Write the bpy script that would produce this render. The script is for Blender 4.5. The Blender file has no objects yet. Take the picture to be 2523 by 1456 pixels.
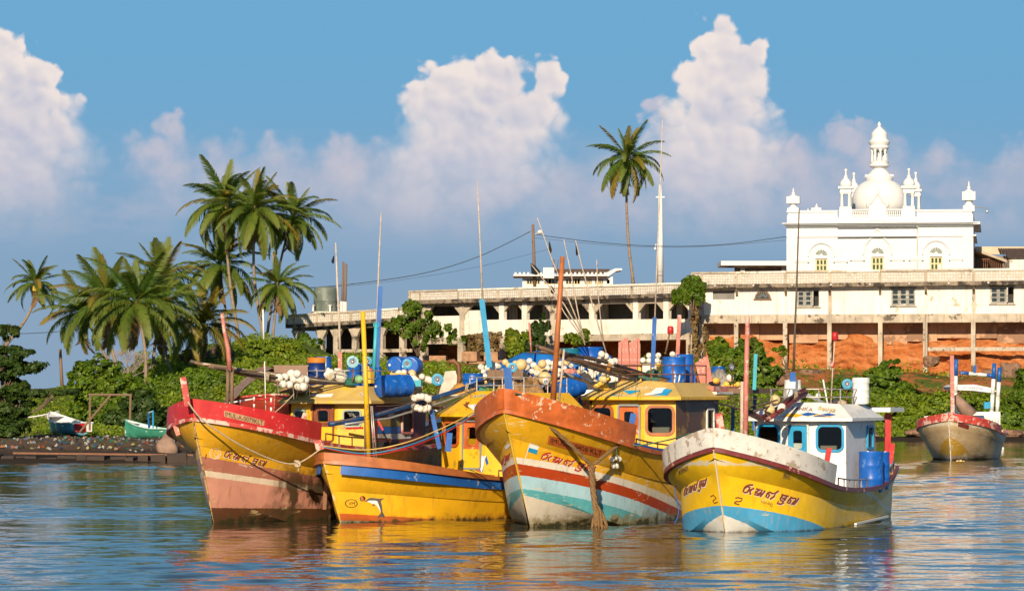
import bpy, bmesh, math, random
import numpy as np
from mathutils import Vector, Matrix
from mathutils.bvhtree import BVHTree
R = math.radians
rnd = random.Random(7)
nrg = np.random.default_rng(7)
S = bpy.context.scene
C = S.collection
F, H, HY, CX = 8500.0, 3.45, 965.0, 1261.5      # focal length (px of a 2523 px wide picture), eye height, horizon row, centre column

# ---------------------------------------------------------------- camera
cd = bpy.data.cameras.new('camera'); cam = bpy.data.objects.new('camera', cd); C.objects.link(cam)
cam.location = (0, 0, H); cam.rotation_euler = (R(90), 0, 0)
cd.sensor_width = 36; cd.lens = F / 2523 * 36; cd.shift_y = (HY - 728) / 2523
cd.clip_start = 1; cd.clip_end = 6000
S.camera = cam
# ---------------------------------------------------------------- light
SUN_EL, SUN_AZ = 24, 9
ld = bpy.data.lights.new('sun', 'SUN'); ld.energy = 5.0; ld.angle = R(0.55); ld.color = (1, .83, .61)
sun = bpy.data.objects.new('sun', ld); C.objects.link(sun)
sdir = Vector((math.sin(R(SUN_AZ)) * math.cos(R(SUN_EL)), math.cos(R(SUN_AZ)) * math.cos(R(SUN_EL)), -math.sin(R(SUN_EL))))
sun.rotation_euler = sdir.to_track_quat('-Z', 'Y').to_euler()
S.view_settings.view_transform = 'Standard'; S.view_settings.look = 'None'
S.view_settings.exposure = 0.38; S.view_settings.gamma = 1.0
S.cycles.max_bounces = 8; S.cycles.transparent_max_bounces = 24
S.cycles.use_denoising = True

def nd(nt, typ, ins=None, out=0, **props):
    n = nt.nodes.new(typ)
    for k, v in props.items(): setattr(n, k, v)
    for k, v in (ins or {}).items():
        if isinstance(v, bpy.types.NodeSocket): nt.links.new(v, n.inputs[k])
        elif v is not None: n.inputs[k].default_value = v
    return n.outputs[out]
def mth(nt, op, a, b=None, c=None, clamp=False):
    return nd(nt, 'ShaderNodeMath', {0: a, 1: b, 2: c}, operation=op, use_clamp=clamp)
def mix(nt, f, a, b, blend='MIX'):
    n = nt.nodes.new('ShaderNodeMix'); n.data_type = 'RGBA'; n.blend_type = blend
    for i, v in ((0, f), (6, a), (7, b)):
        if isinstance(v, bpy.types.NodeSocket): nt.links.new(v, n.inputs[i])
        elif i == 0: n.inputs[0].default_value = v
        else: n.inputs[i].default_value = tuple(v) + (1,) if len(v) == 3 else v
    return n.outputs[2]
def sstep(nt, x, lo, hi, a=0.0, b=1.0, kind='SMOOTHSTEP'):
    return nd(nt, 'ShaderNodeMapRange', {0: x, 1: lo, 2: hi, 3: a, 4: b}, interpolation_type=kind)

# ---------------------------------------------------------------- sky with cumulus
def make_world():
    w = bpy.data.worlds.new('World'); S.world = w; w.use_nodes = True
    w.cycles.sampling_method = 'MANUAL'; w.cycles.sample_map_resolution = 256
    nt = w.node_tree; nt.nodes.clear()
    gen = nd(nt, 'ShaderNodeNewGeometry', out=4)            # incoming
    dirv = nd(nt, 'ShaderNodeTexCoord', out=0)
    sx = nt.nodes.new('ShaderNodeSeparateXYZ'); nt.links.new(dirv, sx.inputs[0])
    X, Y, Z = sx.outputs
    # clear sky: lifted a little so that the band near the horizon keeps its blue
    lift = nd(nt, 'ShaderNodeCombineXYZ', {0: X, 1: Y, 2: mth(nt, 'ADD', mth(nt, 'MULTIPLY', mth(nt, 'ABSOLUTE', Z), 0.86), 0.13)})
    lift = nd(nt, 'ShaderNodeVectorMath', {0: lift}, operation='NORMALIZE')
    sky = nt.nodes.new('ShaderNodeTexSky'); sky.sky_type = 'NISHITA'; sky.sun_disc = False
    sky.sun_elevation = R(SUN_EL); sky.sun_rotation = R(180 + SUN_AZ); sky.altitude = 0
    sky.air_density = 1.0; sky.dust_density = 0.35; sky.ozone_density = 2.0
    nt.links.new(lift, sky.inputs[0])
    skyc = mix(nt, 1.0, sky.outputs[0], (0.80, 0.94, 1.0), 'MULTIPLY')
    hyp = mth(nt, 'SQRT', mth(nt, 'ADD', mth(nt, 'MULTIPLY', X, X), mth(nt, 'MULTIPLY', Y, Y)))
    k = F / 1000
    az = mth(nt, 'ARCTAN2', X, Y)
    u = mth(nt, 'ADD', mth(nt, 'MULTIPLY', az, k), CX / 1000)
    u = mth(nt, 'WRAP', u, 2.95, -0.35)                       # the same kind of towers all round the horizon
    v = mth(nt, 'SUBTRACT', HY / 1000, mth(nt, 'MULTIPLY', mth(nt, 'DIVIDE', Z, mth(nt, 'MAXIMUM', hyp, 0.02)), k))   # grows downward
    p = nd(nt, 'ShaderNodeCombineXYZ', {0: u, 1: v, 2: 0.0})
    nz = nd(nt, 'ShaderNodeTexNoise', {0: p, 2: 7.0, 3: 3.0, 4: .55}, out=1, noise_dimensions='2D')
    wv = nd(nt, 'ShaderNodeVectorMath', {0: nd(nt, 'ShaderNodeVectorMath', {0: nz, 1: (.5, .5, .5)}, operation='SUBTRACT'), 1: (.055, .055, 0)}, operation='MULTIPLY')
    pw = nd(nt, 'ShaderNodeVectorMath', {0: p, 1: wv}, operation='ADD')
    def field(blobs, sm):
        d = None
        for (bx, by, r) in blobs:
            dd = mth(nt, 'SUBTRACT', nd(nt, 'ShaderNodeVectorMath', {0: pw, 1: (bx / 1000, by / 1000, 0)}, out=1, operation='DISTANCE'), r / 1000)
            d = dd if d is None else mth(nt, 'SMOOTH_MIN', d, dd, sm)
        return d
    el = mth(nt, 'DIVIDE', Z, mth(nt, 'MAXIMUM', hyp, .02))
    low = mix(nt, sstep(nt, el, .01, .105), (2.85, 4.15, 5.75), (1.75, 4.45, 7.15))
    skyc = mix(nt, sstep(nt, el, .10, .45), low, skyc)
    bright = [(62, 128, 40), (10, 150, 70), (85, 215, 85), (25, 290, 140), (155, 270, 60), (125, 345, 95), (30, 430, 140),
              (1182, 175, 62), (1088, 205, 66), (1215, 225, 95), (1335, 205, 62), (1050, 270, 75), (1140, 300, 130), (1290, 290, 100), (1075, 390, 110), (1210, 400, 130), (1020, 470, 90),
              (1778, 95, 55), (1740, 140, 56), (1862, 135, 42), (1808, 180, 92), (1700, 185, 48), (1770, 265, 122), (1850, 270, 50), (1690, 310, 84), (1790, 350, 120), (1740, 430, 140)]
    haze = [(400, 318, 52), (378, 365, 56), (430, 420, 80), (60, 470, 130), (560, 430, 90), (700, 425, 90), (850, 420, 85), (1010, 520, 110), (1150, 520, 100), (1270, 480, 80), (1390, 490, 75),
            (1612, 265, 34), (1650, 330, 60), (1480, 470, 75), (1560, 520, 80), (1700, 520, 140), (1850, 480, 130), (1945, 400, 62), (2080, 352, 62), (2140, 400, 80), (2000, 490, 125), (2200, 440, 85), (2300, 400, 38), (2508, 395, 50), (2490, 520, 75), (2380, 540, 80)]
    vor = nd(nt, 'ShaderNodeTexVoronoi', {0: pw, 2: 13.0, 3: 1.0, 4: .5}, voronoi_dimensions='2D', feature='F1')
    vor2 = nd(nt, 'ShaderNodeTexVoronoi', {0: pw, 2: 38.0}, voronoi_dimensions='2D', feature='F1')
    bil = mth(nt, 'ADD', mth(nt, 'MULTIPLY', mth(nt, 'SUBTRACT', vor, .4), .05), mth(nt, 'ADD', mth(nt, 'MULTIPLY', mth(nt, 'SUBTRACT', vor2, .4), .014), mth(nt, 'MULTIPLY', mth(nt, 'SUBTRACT', nd(nt, 'ShaderNodeTexNoise', {0: p, 2: 60.0, 3: 2.0}, noise_dimensions='2D'), .5), .012)))
    dB = mth(nt, 'ADD', field(bright, .03), bil)
    dH = mth(nt, 'ADD', field(haze, .05), mth(nt, 'MULTIPLY', bil, 1.1))
    fine = nd(nt, 'ShaderNodeTexNoise', {0: p, 2: 9.0, 3: 5.0, 4: .6}, noise_dimensions='2D')
    soft = sstep(nt, v, .20, .50, .011, .12)                    # edges dissolve towards the base of the towers
    mB = sstep(nt, mth(nt, 'DIVIDE', dB, soft), -1.0, .9, 1.0, 0.0)
    mB = mth(nt, 'MULTIPLY', mB, sstep(nt, v, .36, .60, 1.0, .0))
    mH = sstep(nt, mth(nt, 'DIVIDE', dH, sstep(nt, v, .28, .50, .014, .10)), -1.0, .9, 1.0, 0.0)
    mH = mth(nt, 'MULTIPLY', mH, sstep(nt, v, .42, .66, .85, .0))
    mH = mth(nt, 'MULTIPLY', mH, sstep(nt, fine, .25, .6, .6, 1.0))
    # billow shading: difference of the billow field towards the sun side
    pl = nd(nt, 'ShaderNodeVectorMath', {0: pw, 1: (.010, -.016, 0)}, operation='ADD')
    vl = nd(nt, 'ShaderNodeTexVoronoi', {0: pl, 2: 13.0, 3: 1.0, 4: .5}, voronoi_dimensions='2D', feature='F1')
    shade = mth(nt, 'MULTIPLY', mth(nt, 'SUBTRACT', vl, vor), .75)
    big = nd(nt, 'ShaderNodeTexNoise', {0: pl, 2: 4.5, 3: 3.0, 4: .5}, noise_dimensions='2D')
    core = sstep(nt, dB, -.09, .0, -.12, .22)                     # lit rims, greyer hearts
    lum = mth(nt, 'ADD', mth(nt, 'ADD', mth(nt, 'ADD', shade, core), mth(nt, 'MULTIPLY', mth(nt, 'SUBTRACT', big, .5), 1.0)), .62, clamp=True)
    lum = mth(nt, 'MULTIPLY', lum, sstep(nt, v, .12, .52, 1.0, .5))
    veil = nd(nt, 'ShaderNodeTexNoise', {0: nd(nt, 'ShaderNodeMapping', {0: pw, 3: (1.6, 4.5, 1)}), 2: 1.6, 3: 4.0, 4: .55}, noise_dimensions='2D')
    mV = mth(nt, 'MULTIPLY', mth(nt, 'MULTIPLY', sstep(nt, v, .30, .44), sstep(nt, v, .50, .66, 1, 0)), sstep(nt, veil, .36, .62, .06, .50))
    skyv = mix(nt, mV, skyc, (5.0, 5.3, 6.6))
    cB = mix(nt, lum, (5.8, 6.0, 7.3), (9.8, 8.7, 8.2))
    cH = mix(nt, fine, (4.6, 5.1, 6.6), (7.2, 6.6, 7.2))
    col = mix(nt, mH, skyv, cH)
    col = mix(nt, mB, col, cB)
    band = mth(nt, 'MULTIPLY', mth(nt, 'GREATER_THAN', v, 0.0), mth(nt, 'LESS_THAN', v, .66))     # clouds stand only in this belt of the sky
    bg = nd(nt, 'ShaderNodeMixShader', {0: band, 1: nd(nt, 'ShaderNodeBackground', {0: skyc, 1: 0.069}), 2: nd(nt, 'ShaderNodeBackground', {0: col, 1: 0.069})})
    out = nt.nodes.new('ShaderNodeOutputWorld'); nt.links.new(bg, out.inputs[0])
make_world()

# ---------------------------------------------------------------- helpers
def W(px, py, Y): return Vector(((px - CX) / F * Y, Y, H + (HY - py) / F * Y))
def G(px, py): return W(px, py, F * H / (py - HY))

class MB:
    """collects shapes; build() links them as one mesh object"""
    def __init__(s): s.v = []; s.f = []
    def add(s, vs, fs):
        o = len(s.v); s.v.extend([tuple(q) for q in vs]); s.f.extend([tuple(i + o for i in f) for f in fs]); return s
    def box(s, c, d, M=None):
        x, y, z = d[0] / 2, d[1] / 2, d[2] / 2
        vs = [Vector((a * x, b * y, e * z)) for a in (-1, 1) for b in (-1, 1) for e in (-1, 1)]
        c = Vector(c)
        vs = [(M @ q if M else q) + c for q in vs]
        return s.add(vs, [(0, 1, 3, 2), (4, 6, 7, 5), (0, 4, 5, 1), (2, 3, 7, 6), (0, 2, 6, 4), (1, 5, 7, 3)])
    def bar(s, a, b, w, h, up=(0, 0, 1)):
        a = Vector(a); b = Vector(b); t = (b - a).normalized(); up = Vector(up)
        x = t.cross(up)
        if x.length < 1e-4: x = t.cross(Vector((0, 1, 0)))
        x.normalize(); y = x.cross(t)
        vs = [p + x * (i * w / 2) + y * (j * h / 2) for p in (a, b) for i, j in ((-1, -1), (1, -1), (1, 1), (-1, 1))]
        return s.add(vs, [(3, 2, 1, 0), (4, 5, 6, 7), (0, 1, 5, 4), (1, 2, 6, 5), (2, 3, 7, 6), (3, 0, 4, 7)])
    def tube(s, pts, r, n=7, cap=True):
        pts = [Vector(p) for p in pts]; m = len(pts)
        rs = r if isinstance(r, (list, tuple)) else [r] * m
        t0 = (pts[1] - pts[0]).normalized()
        x = t0.cross(Vector((0, 0, 1)))
        if x.length < 1e-3: x = Vector((1, 0, 0))
        x.normalize(); vs = []
        for i, p in enumerate(pts):
            t = (pts[min(i + 1, m - 1)] - pts[max(i - 1, 0)]).normalized()
            x = (x - t * x.dot(t)).normalized(); y = t.cross(x)
            vs += [p + (x * math.cos(2 * math.pi * k / n) + y * math.sin(2 * math.pi * k / n)) * rs[i] for k in range(n)]
        fs = [(i * n + k, i * n + (k + 1) % n, (i + 1) * n + (k + 1) % n, (i + 1) * n + k) for i in range(m - 1) for k in range(n)]
        if cap: fs += [tuple(range(n))[::-1], tuple((m - 1) * n + k for k in range(n))]
        return s.add(vs, fs)
    def lathe(s, prof, n=16, c=(0, 0, 0), M=None, cap=True):
        c = Vector(c); vs = []
        for r, z in prof:
            for k in range(n):
                q = Vector((r * math.cos(2 * math.pi * k / n), r * math.sin(2 * math.pi * k / n), z)); vs.append((M @ q if M else q) + c)
        m = len(prof)
        fs = [(i * n + k, i * n + (k + 1) % n, (i + 1) * n + (k + 1) % n, (i + 1) * n + k) for i in range(m - 1) for k in range(n)]
        if cap: fs += [tuple(range(n))[::-1], tuple((m - 1) * n + k for k in range(n))]
        return s.add(vs, fs)
    def ell(s, c, r, n=10, m=6, M=None):
        r = r if isinstance(r, (tuple, list)) else (r, r, r)
        prof = [(max(math.sin(math.pi * i / m), .02), -math.cos(math.pi * i / m)) for i in range(m + 1)]
        T = Matrix.Diagonal(Vector(r)); T = (M @ T) if M else T
        return s.lathe(prof, n, c, T)
    def poly(s, pts, thick=None, nrm=None):
        n = len(pts); pts = [Vector(p) for p in pts]
        if thick is None: return s.add(pts, [tuple(range(n))])
        q = [p + Vector(nrm) * thick for p in pts]
        return s.add(pts + q, [tuple(range(n))[::-1], tuple(range(n, 2 * n))] + [(i, (i + 1) % n, n + (i + 1) % n, n + i) for i in range(n)])
    def build(s, name, mat, parent=None, loc=None, smooth=False, world=False):
        """world=True: vertices are world coordinates, loc (or the parent's place) becomes the origin"""
        off = Vector((0, 0, 0))
        if world: off = Vector(loc) if loc is not None else (wloc(parent) if parent else Vector((0, 0, 0)))
        me = bpy.data.meshes.new(name)
        me.from_pydata([(a - off.x, b - off.y, c - off.z) for a, b, c in s.v], [], s.f)
        return link(name, me, mat, parent, loc, smooth)
def link(name, me, mat, parent=None, loc=None, smooth=False):
    o = bpy.data.objects.new(name, me); C.objects.link(o)
    if mat is not None: me.materials.append(mat)
    if smooth:
        me.polygons.foreach_set('use_smooth', [True] * len(me.polygons)); 
        if smooth is not True: me.set_sharp_from_angle(angle=R(smooth))
    if parent: o.parent = parent
    if loc is not None and not parent: o.location = loc
    return o
def wloc(o):
    p = Vector(o.location)
    while o.parent: o = o.parent; p = p + Vector(o.location)
    return p
def tag(o, label=None, cat=None, group=None, kind=None):
    if label: o['label'] = label
    if cat: o['category'] = cat
    if group: o['group'] = group
    if kind: o['kind'] = kind
    return o
def thing(name, label, cat, loc=(0, 0, 0), rz=0, group=None):
    o = bpy.data.objects.new(name, None); C.objects.link(o); o.empty_display_size = .2
    o.location = loc; o.rotation_euler = (0, 0, rz)
    return tag(o, label, cat, group)
def dup(o, parent=None, loc=None, rot=None):
    c = o.copy(); C.objects.link(c); c.parent = parent
    if loc is not None: c.location = loc
    if rot is not None: c.rotation_euler = rot
    for ch in o.children: dup(ch, c)
    return c

# ---------------------------------------------------------------- materials
MATS = {}
def newmat(name):
    m = bpy.data.materials.new(name); m.use_nodes = True; nt = m.node_tree; nt.nodes.clear()
    out = nt.nodes.new('ShaderNodeOutputMaterial'); bs = nt.nodes.new('ShaderNodeBsdfPrincipled')
    nt.links.new(bs.outputs[0], out.inputs[0]); return m, nt, bs
def setin(nt, bs, **kw):
    for k, v in kw.items():
        k = k.replace('_', ' ')
        if isinstance(v, bpy.types.NodeSocket): nt.links.new(v, bs.inputs[k])
        else: bs.inputs[k].default_value = v
def obco(nt, sc=(1, 1, 1)):
    c = nd(nt, 'ShaderNodeTexCoord', out=3)
    if sc == (1, 1, 1): return c
    return nd(nt, 'ShaderNodeMapping', {0: c, 3: sc})
def surf(name, col, rough=.55, var=.18, scale=2.0, wear=None, wamt=.3, wscale=4.0, bump=.0, bscale=30, metal=0, spec=.4, streak=None, stretch=(1, 1, 1), island=0, worldco=False):
    """weathered paint, plaster, timber, plastic: colour variation, worn patches, streaks, fine relief"""
    if name in MATS: return MATS[name]
    m, nt, bs = newmat(name); MATS[name] = m
    co = nd(nt, 'ShaderNodeNewGeometry', out=0) if worldco else obco(nt)
    if stretch != (1, 1, 1): co = nd(nt, 'ShaderNodeMapping', {0: co, 3: stretch})
    n1 = nd(nt, 'ShaderNodeTexNoise', {0: co, 2: scale, 3: 5.0, 4: .6})
    c = mix(nt, sstep(nt, n1, .3, .7), [x * (1 - var) for x in col], [min(1, x * (1 + var * .7)) for x in col])
    if island:
        ri = nd(nt, 'ShaderNodeNewGeometry', out=8)
        c = mix(nt, mth(nt, 'MULTIPLY', ri, island), c, [min(1, x * 1.7 + .02) for x in col])
    if streak:
        st = nd(nt, 'ShaderNodeMapping', {0: co, 3: (6, 6, .35)})
        ns = nd(nt, 'ShaderNodeTexNoise', {0: st, 2: scale, 3: 4.0, 4: .6})
        c = mix(nt, sstep(nt, ns, .5, .75, 0, .75), c, streak)
    if wear:
        n2 = nd(nt, 'ShaderNodeTexNoise', {0: co, 2: wscale, 3: 8.0, 4: .68})
        n7 = nd(nt, 'ShaderNodeTexNoise', {0: co, 2: wscale * .22, 3: 3.0})          # wear comes in clusters, not evenly
        nw = mth(nt, 'ADD', n2, mth(nt, 'MULTIPLY', mth(nt, 'SUBTRACT', n7, .52), .55))
        c = mix(nt, sstep(nt, nw, .64 - wamt * .35, .69 - wamt * .3), c, wear)
    r = sstep(nt, n1, .3, .7, rough * .85, min(1, rough * 1.15))
    setin(nt, bs, Base_Color=c, Roughness=r, Metallic=metal, Specular_IOR_Level=spec)
    if bump:
        nb = nd(nt, 'ShaderNodeTexNoise', {0: co, 2: bscale, 3: 4.0})
        bm = nd(nt, 'ShaderNodeBump', {'Strength': bump, 'Distance': .02, 'Height': nb}); nt.links.new(bm, bs.inputs['Normal'])
    return m
def hexc(h):
    c = [int(h[i:i + 2], 16) / 255 for i in (0, 2, 4)]
    return tuple(x / 12.92 if x <= .04045 else ((x + .055) / 1.055) ** 2.4 for x in c)

YEL = (.74, .42, .015); YEL2 = (.72, .50, .02); RED = (.50, .022, .022); ORG = (.50, .115, .025); BLU = (.010, .10, .42); WHT = (.74, .73, .69)
m_yel = surf('yellow_paint', YEL, .42, .12, 1.6, wear=(.42, .24, .02), wamt=.12, bump=.06)
m_tan = surf('faded_yellow_paint', (.56, .38, .11), .5, .12, 1.4, wear=(.62, .40, .04), wamt=.2)
m_org = surf('orange_paint', ORG, .42, .25, 3, wear=(.62, .44, .30), wamt=.13, wscale=9, bump=.1)
m_brn = surf('brown_orange_paint', (.40, .13, .04), .45, .2, 3)
m_red = surf('red_paint', RED, .42, .15, 2, wear=(.58, .38, .30), wamt=.08, wscale=9, bump=.08)
m_redworn = surf('worn_red_paint', (.46, .05, .035), .5, .2, 3, wear=(.60, .40, .33), wamt=.42, wscale=5, bump=.15)
m_maroon = surf('maroon_paint', (.16, .028, .025), .5, .25, 2.5, wear=(.35, .2, .16), wamt=.08)
m_blue = surf('blue_paint', (.012, .10, .36), .4, .15, 2, wear=(.25, .3, .4), wamt=.06)
m_drum = surf('blue_plastic', (.006, .105, .46), .4, .2, 3, wear=(.10, .20, .42), wamt=.18, wscale=6, spec=.5, streak=(.03, .09, .25), bump=.15, bscale=6)
m_teal = surf('teal_paint', (.05, .38, .46), .42, .12, 2)
m_cyan = surf('cyan_paint', (.02, .27, .50), .38, .1, 2)
m_white = surf('white_paint', WHT, .45, .06, 2, wear=(.55, .47, .38), wamt=.12, wscale=5)
m_whiteworn = surf('worn_white_paint', (.64, .61, .56), .5, .1, 3, wear=(.38, .30, .22), wamt=.28, wscale=4.5, bump=.15)
m_float = surf('white_foam', (.72, .69, .60), .55, .12, 1.5, wear=(.42, .33, .22), wamt=.26, wscale=2.5)
m_cream = surf('cream_foam', (.66, .47, .22), .5, .15, 5, wear=(.4, .28, .12), wamt=.1, wscale=9)
m_yfloat = surf('yellow_foam', (.72, .45, .06), .5, .15, 5)
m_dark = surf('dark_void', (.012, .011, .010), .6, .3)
m_inner = surf('cabin_lining', (.16, .11, .075), .6, .3)
m_rust = surf('rusty_steel', (.20, .085, .04), .6, .35, 12, metal=.2)
m_steel = surf('galvanised_tube', (.42, .40, .37), .4, .15, 8, metal=.5, wear=(.28, .13, .06), wamt=.2, wscale=14)
m_wood = surf('weathered_timber', (.20, .125, .075), .75, .3, 6, stretch=(8, 8, 1), bump=.3)
m_bamboo = surf('bamboo', (.50, .40, .30), .6, .25, 7)
m_pole = surf('dark_pole', (.09, .065, .05), .6, .3, 7)
m_pink = surf('pink_paint', (.50, .17, .13), .55, .2, 4, wear=(.55, .4, .33), wamt=.3, wscale=5)
m_rope = surf('coir_rope', (.20, .115, .045), .9, .3, 25, bump=.6, bscale=60)
m_ropel = surf('pale_rope', (.46, .36, .24), .85, .2, 20)
m_ropeg = surf('green_rope', (.03, .13, .09), .8, .2, 20)
m_tarp = surf('brown_tarpaulin', (.26, .165, .115), .7, .25, 2, bump=.5, bscale=6)
m_tarpb = surf('blue_tarpaulin', (.012, .13, .42), .4, .25, 2, bump=.6, bscale=5)
m_cloth = surf('sack_cloth', (.55, .49, .40), .85, .25, 3, bump=.6, bscale=9)
m_black = surf('black_cloth', (.012, .012, .015), .8, .2)
m_black2 = surf('black_rubber', (.016, .015, .014), .5, .2)
m_alu = surf('grey_alloy', (.35, .36, .35), .4, .1, metal=.4)
m_text = surf('maroon_lettering', (.20, .045, .03), .5, .2, 6)
m_textr = surf('red_lettering', (.42, .04, .012), .5, .15, 6)
m_ink = surf('black_lettering', (.02, .014, .012), .5, .3, 6)
m_textw = surf('white_lettering', (.72, .60, .44), .5, .1, 6)
def glassmat():
    m = bpy.data.materials.new('window_glass'); m.use_nodes = True; nt = m.node_tree; nt.nodes.clear()
    out = nt.nodes.new('ShaderNodeOutputMaterial')
    t = nd(nt, 'ShaderNodeBsdfTransparent', {0: (.62, .66, .64, 1)}); g = nd(nt, 'ShaderNodeBsdfGlossy', {0: (1, 1, 1, 1), 1: .06})
    fr = nd(nt, 'ShaderNodeFresnel', {0: 1.5})
    nt.links.new(nd(nt, 'ShaderNodeMixShader', {0: fr, 1: t, 2: g}), out.inputs[0]); return m
m_glass = glassmat()
m_lens = surf('lamp_reflector', (.8, .8, .78), .15, .05, metal=.9)
# ================================================================ water
def grade(segs):
    out = []
    for a, b, n in segs: out += list(np.linspace(a, b, n, endpoint=False))
    return np.array(out + [segs[-1][1]])
def make_water():
    xs = grade([(-3000, -300, 8), (-300, -60, 12), (-60, -26, 50), (-26, 26, 300), (26, 60, 50), (60, 300, 12), (300, 3000, 8)])
    ys = grade([(-300, 20, 10), (20, 52, 60), (52, 104, 420), (104, 180, 260), (180, 280, 90), (280, 3500, 14)])
    Xg, Yg = np.meshgrid(xs, ys)
    Z = np.zeros_like(Xg)
    fade = np.clip((Yg - 30) / 20, 0, 1) * np.clip((26 + np.maximum(0, (Yg - 104) * .3) - np.abs(Xg)) / 6, 0, 1) * np.clip((280 - Yg) / 80, 0, 1)
    patch = np.clip(.85 + .55 * np.sin(Xg * .21 + Yg * .07 + 1.0 + .8 * np.sin(Yg * .2)) * np.sin(Yg * .16 - Xg * .05) + .3 * np.sin(Xg * .47 - Yg * .31 + np.sin(Xg * .3)), .25, 1.8)
    lim = np.where(Yg < 104, .42, np.where(Yg < 180, 1.0, 3.5))
    for i in range(64):
        lam = .5 * (8.0 ** (nrg.random() ** 1.1)); th = R(90) + nrg.normal(0, .62)
        kx, ky = math.cos(th) * 2 * math.pi / lam, math.sin(th) * 2 * math.pi / lam
        amp = .0098 * lam ** .80 / 2 / math.pi
        ph = nrg.random() * 6.28
        warp = .5 * np.sin(Xg * .17 * (1 + i % 3) + i) + .4 * np.sin(Yg * .11 + i * 1.7)
        Z += np.where(lam > lim * .95, amp, 0) * np.sin(kx * Xg + ky * Yg + ph + warp)
    Z *= fade * patch
    nx, ny = len(xs), len(ys)
    me = bpy.data.meshes.new('water'); me.vertices.add(nx * ny)
    me.vertices.foreach_set('co', np.stack([Xg, Yg, Z], -1).astype(np.float32).ravel())
    idx = np.arange(nx * ny).reshape(ny, nx)
    q = np.stack([idx[:-1, :-1], idx[:-1, 1:], idx[1:, 1:], idx[1:, :-1]], -1).reshape(-1, 4)
    me.loops.add(q.size); me.loops.foreach_set('vertex_index', q.ravel().astype(np.int32))
    me.polygons.add(len(q)); me.polygons.foreach_set('loop_start', np.arange(0, q.size, 4, dtype=np.int32))
    me.update(calc_edges=True); me.validate()
    m, nt, bs = newmat('harbour_water')
    co = nd(nt, 'ShaderNodeNewGeometry', out=0)
    c1 = nd(nt, 'ShaderNodeMapping', {0: co, 3: (1.0, 1.5, 1)})
    n1 = nd(nt, 'ShaderNodeTexNoise', {0: c1, 2: 1.7, 3: 3.0, 4: .55})
    n2 = nd(nt, 'ShaderNodeTexNoise', {0: nd(nt, 'ShaderNodeMapping', {0: co, 3: (.5, .9, 1)}), 2: .55, 3: 2.0})
    b1 = nd(nt, 'ShaderNodeBump', {'Strength': 1.0, 'Distance': .012, 'Height': n1})
    b2 = nd(nt, 'ShaderNodeBump', {'Strength': 1.0, 'Distance': .02, 'Height': n2, 'Normal': b1})
    setin(nt, bs, Base_Color=(.018, .026, .016, 1), Roughness=.035, IOR=1.45, Specular_IOR_Level=.5, Normal=b2)
    return tag(link('water', me, m, smooth=True), kind='structure')
make_water()

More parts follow.
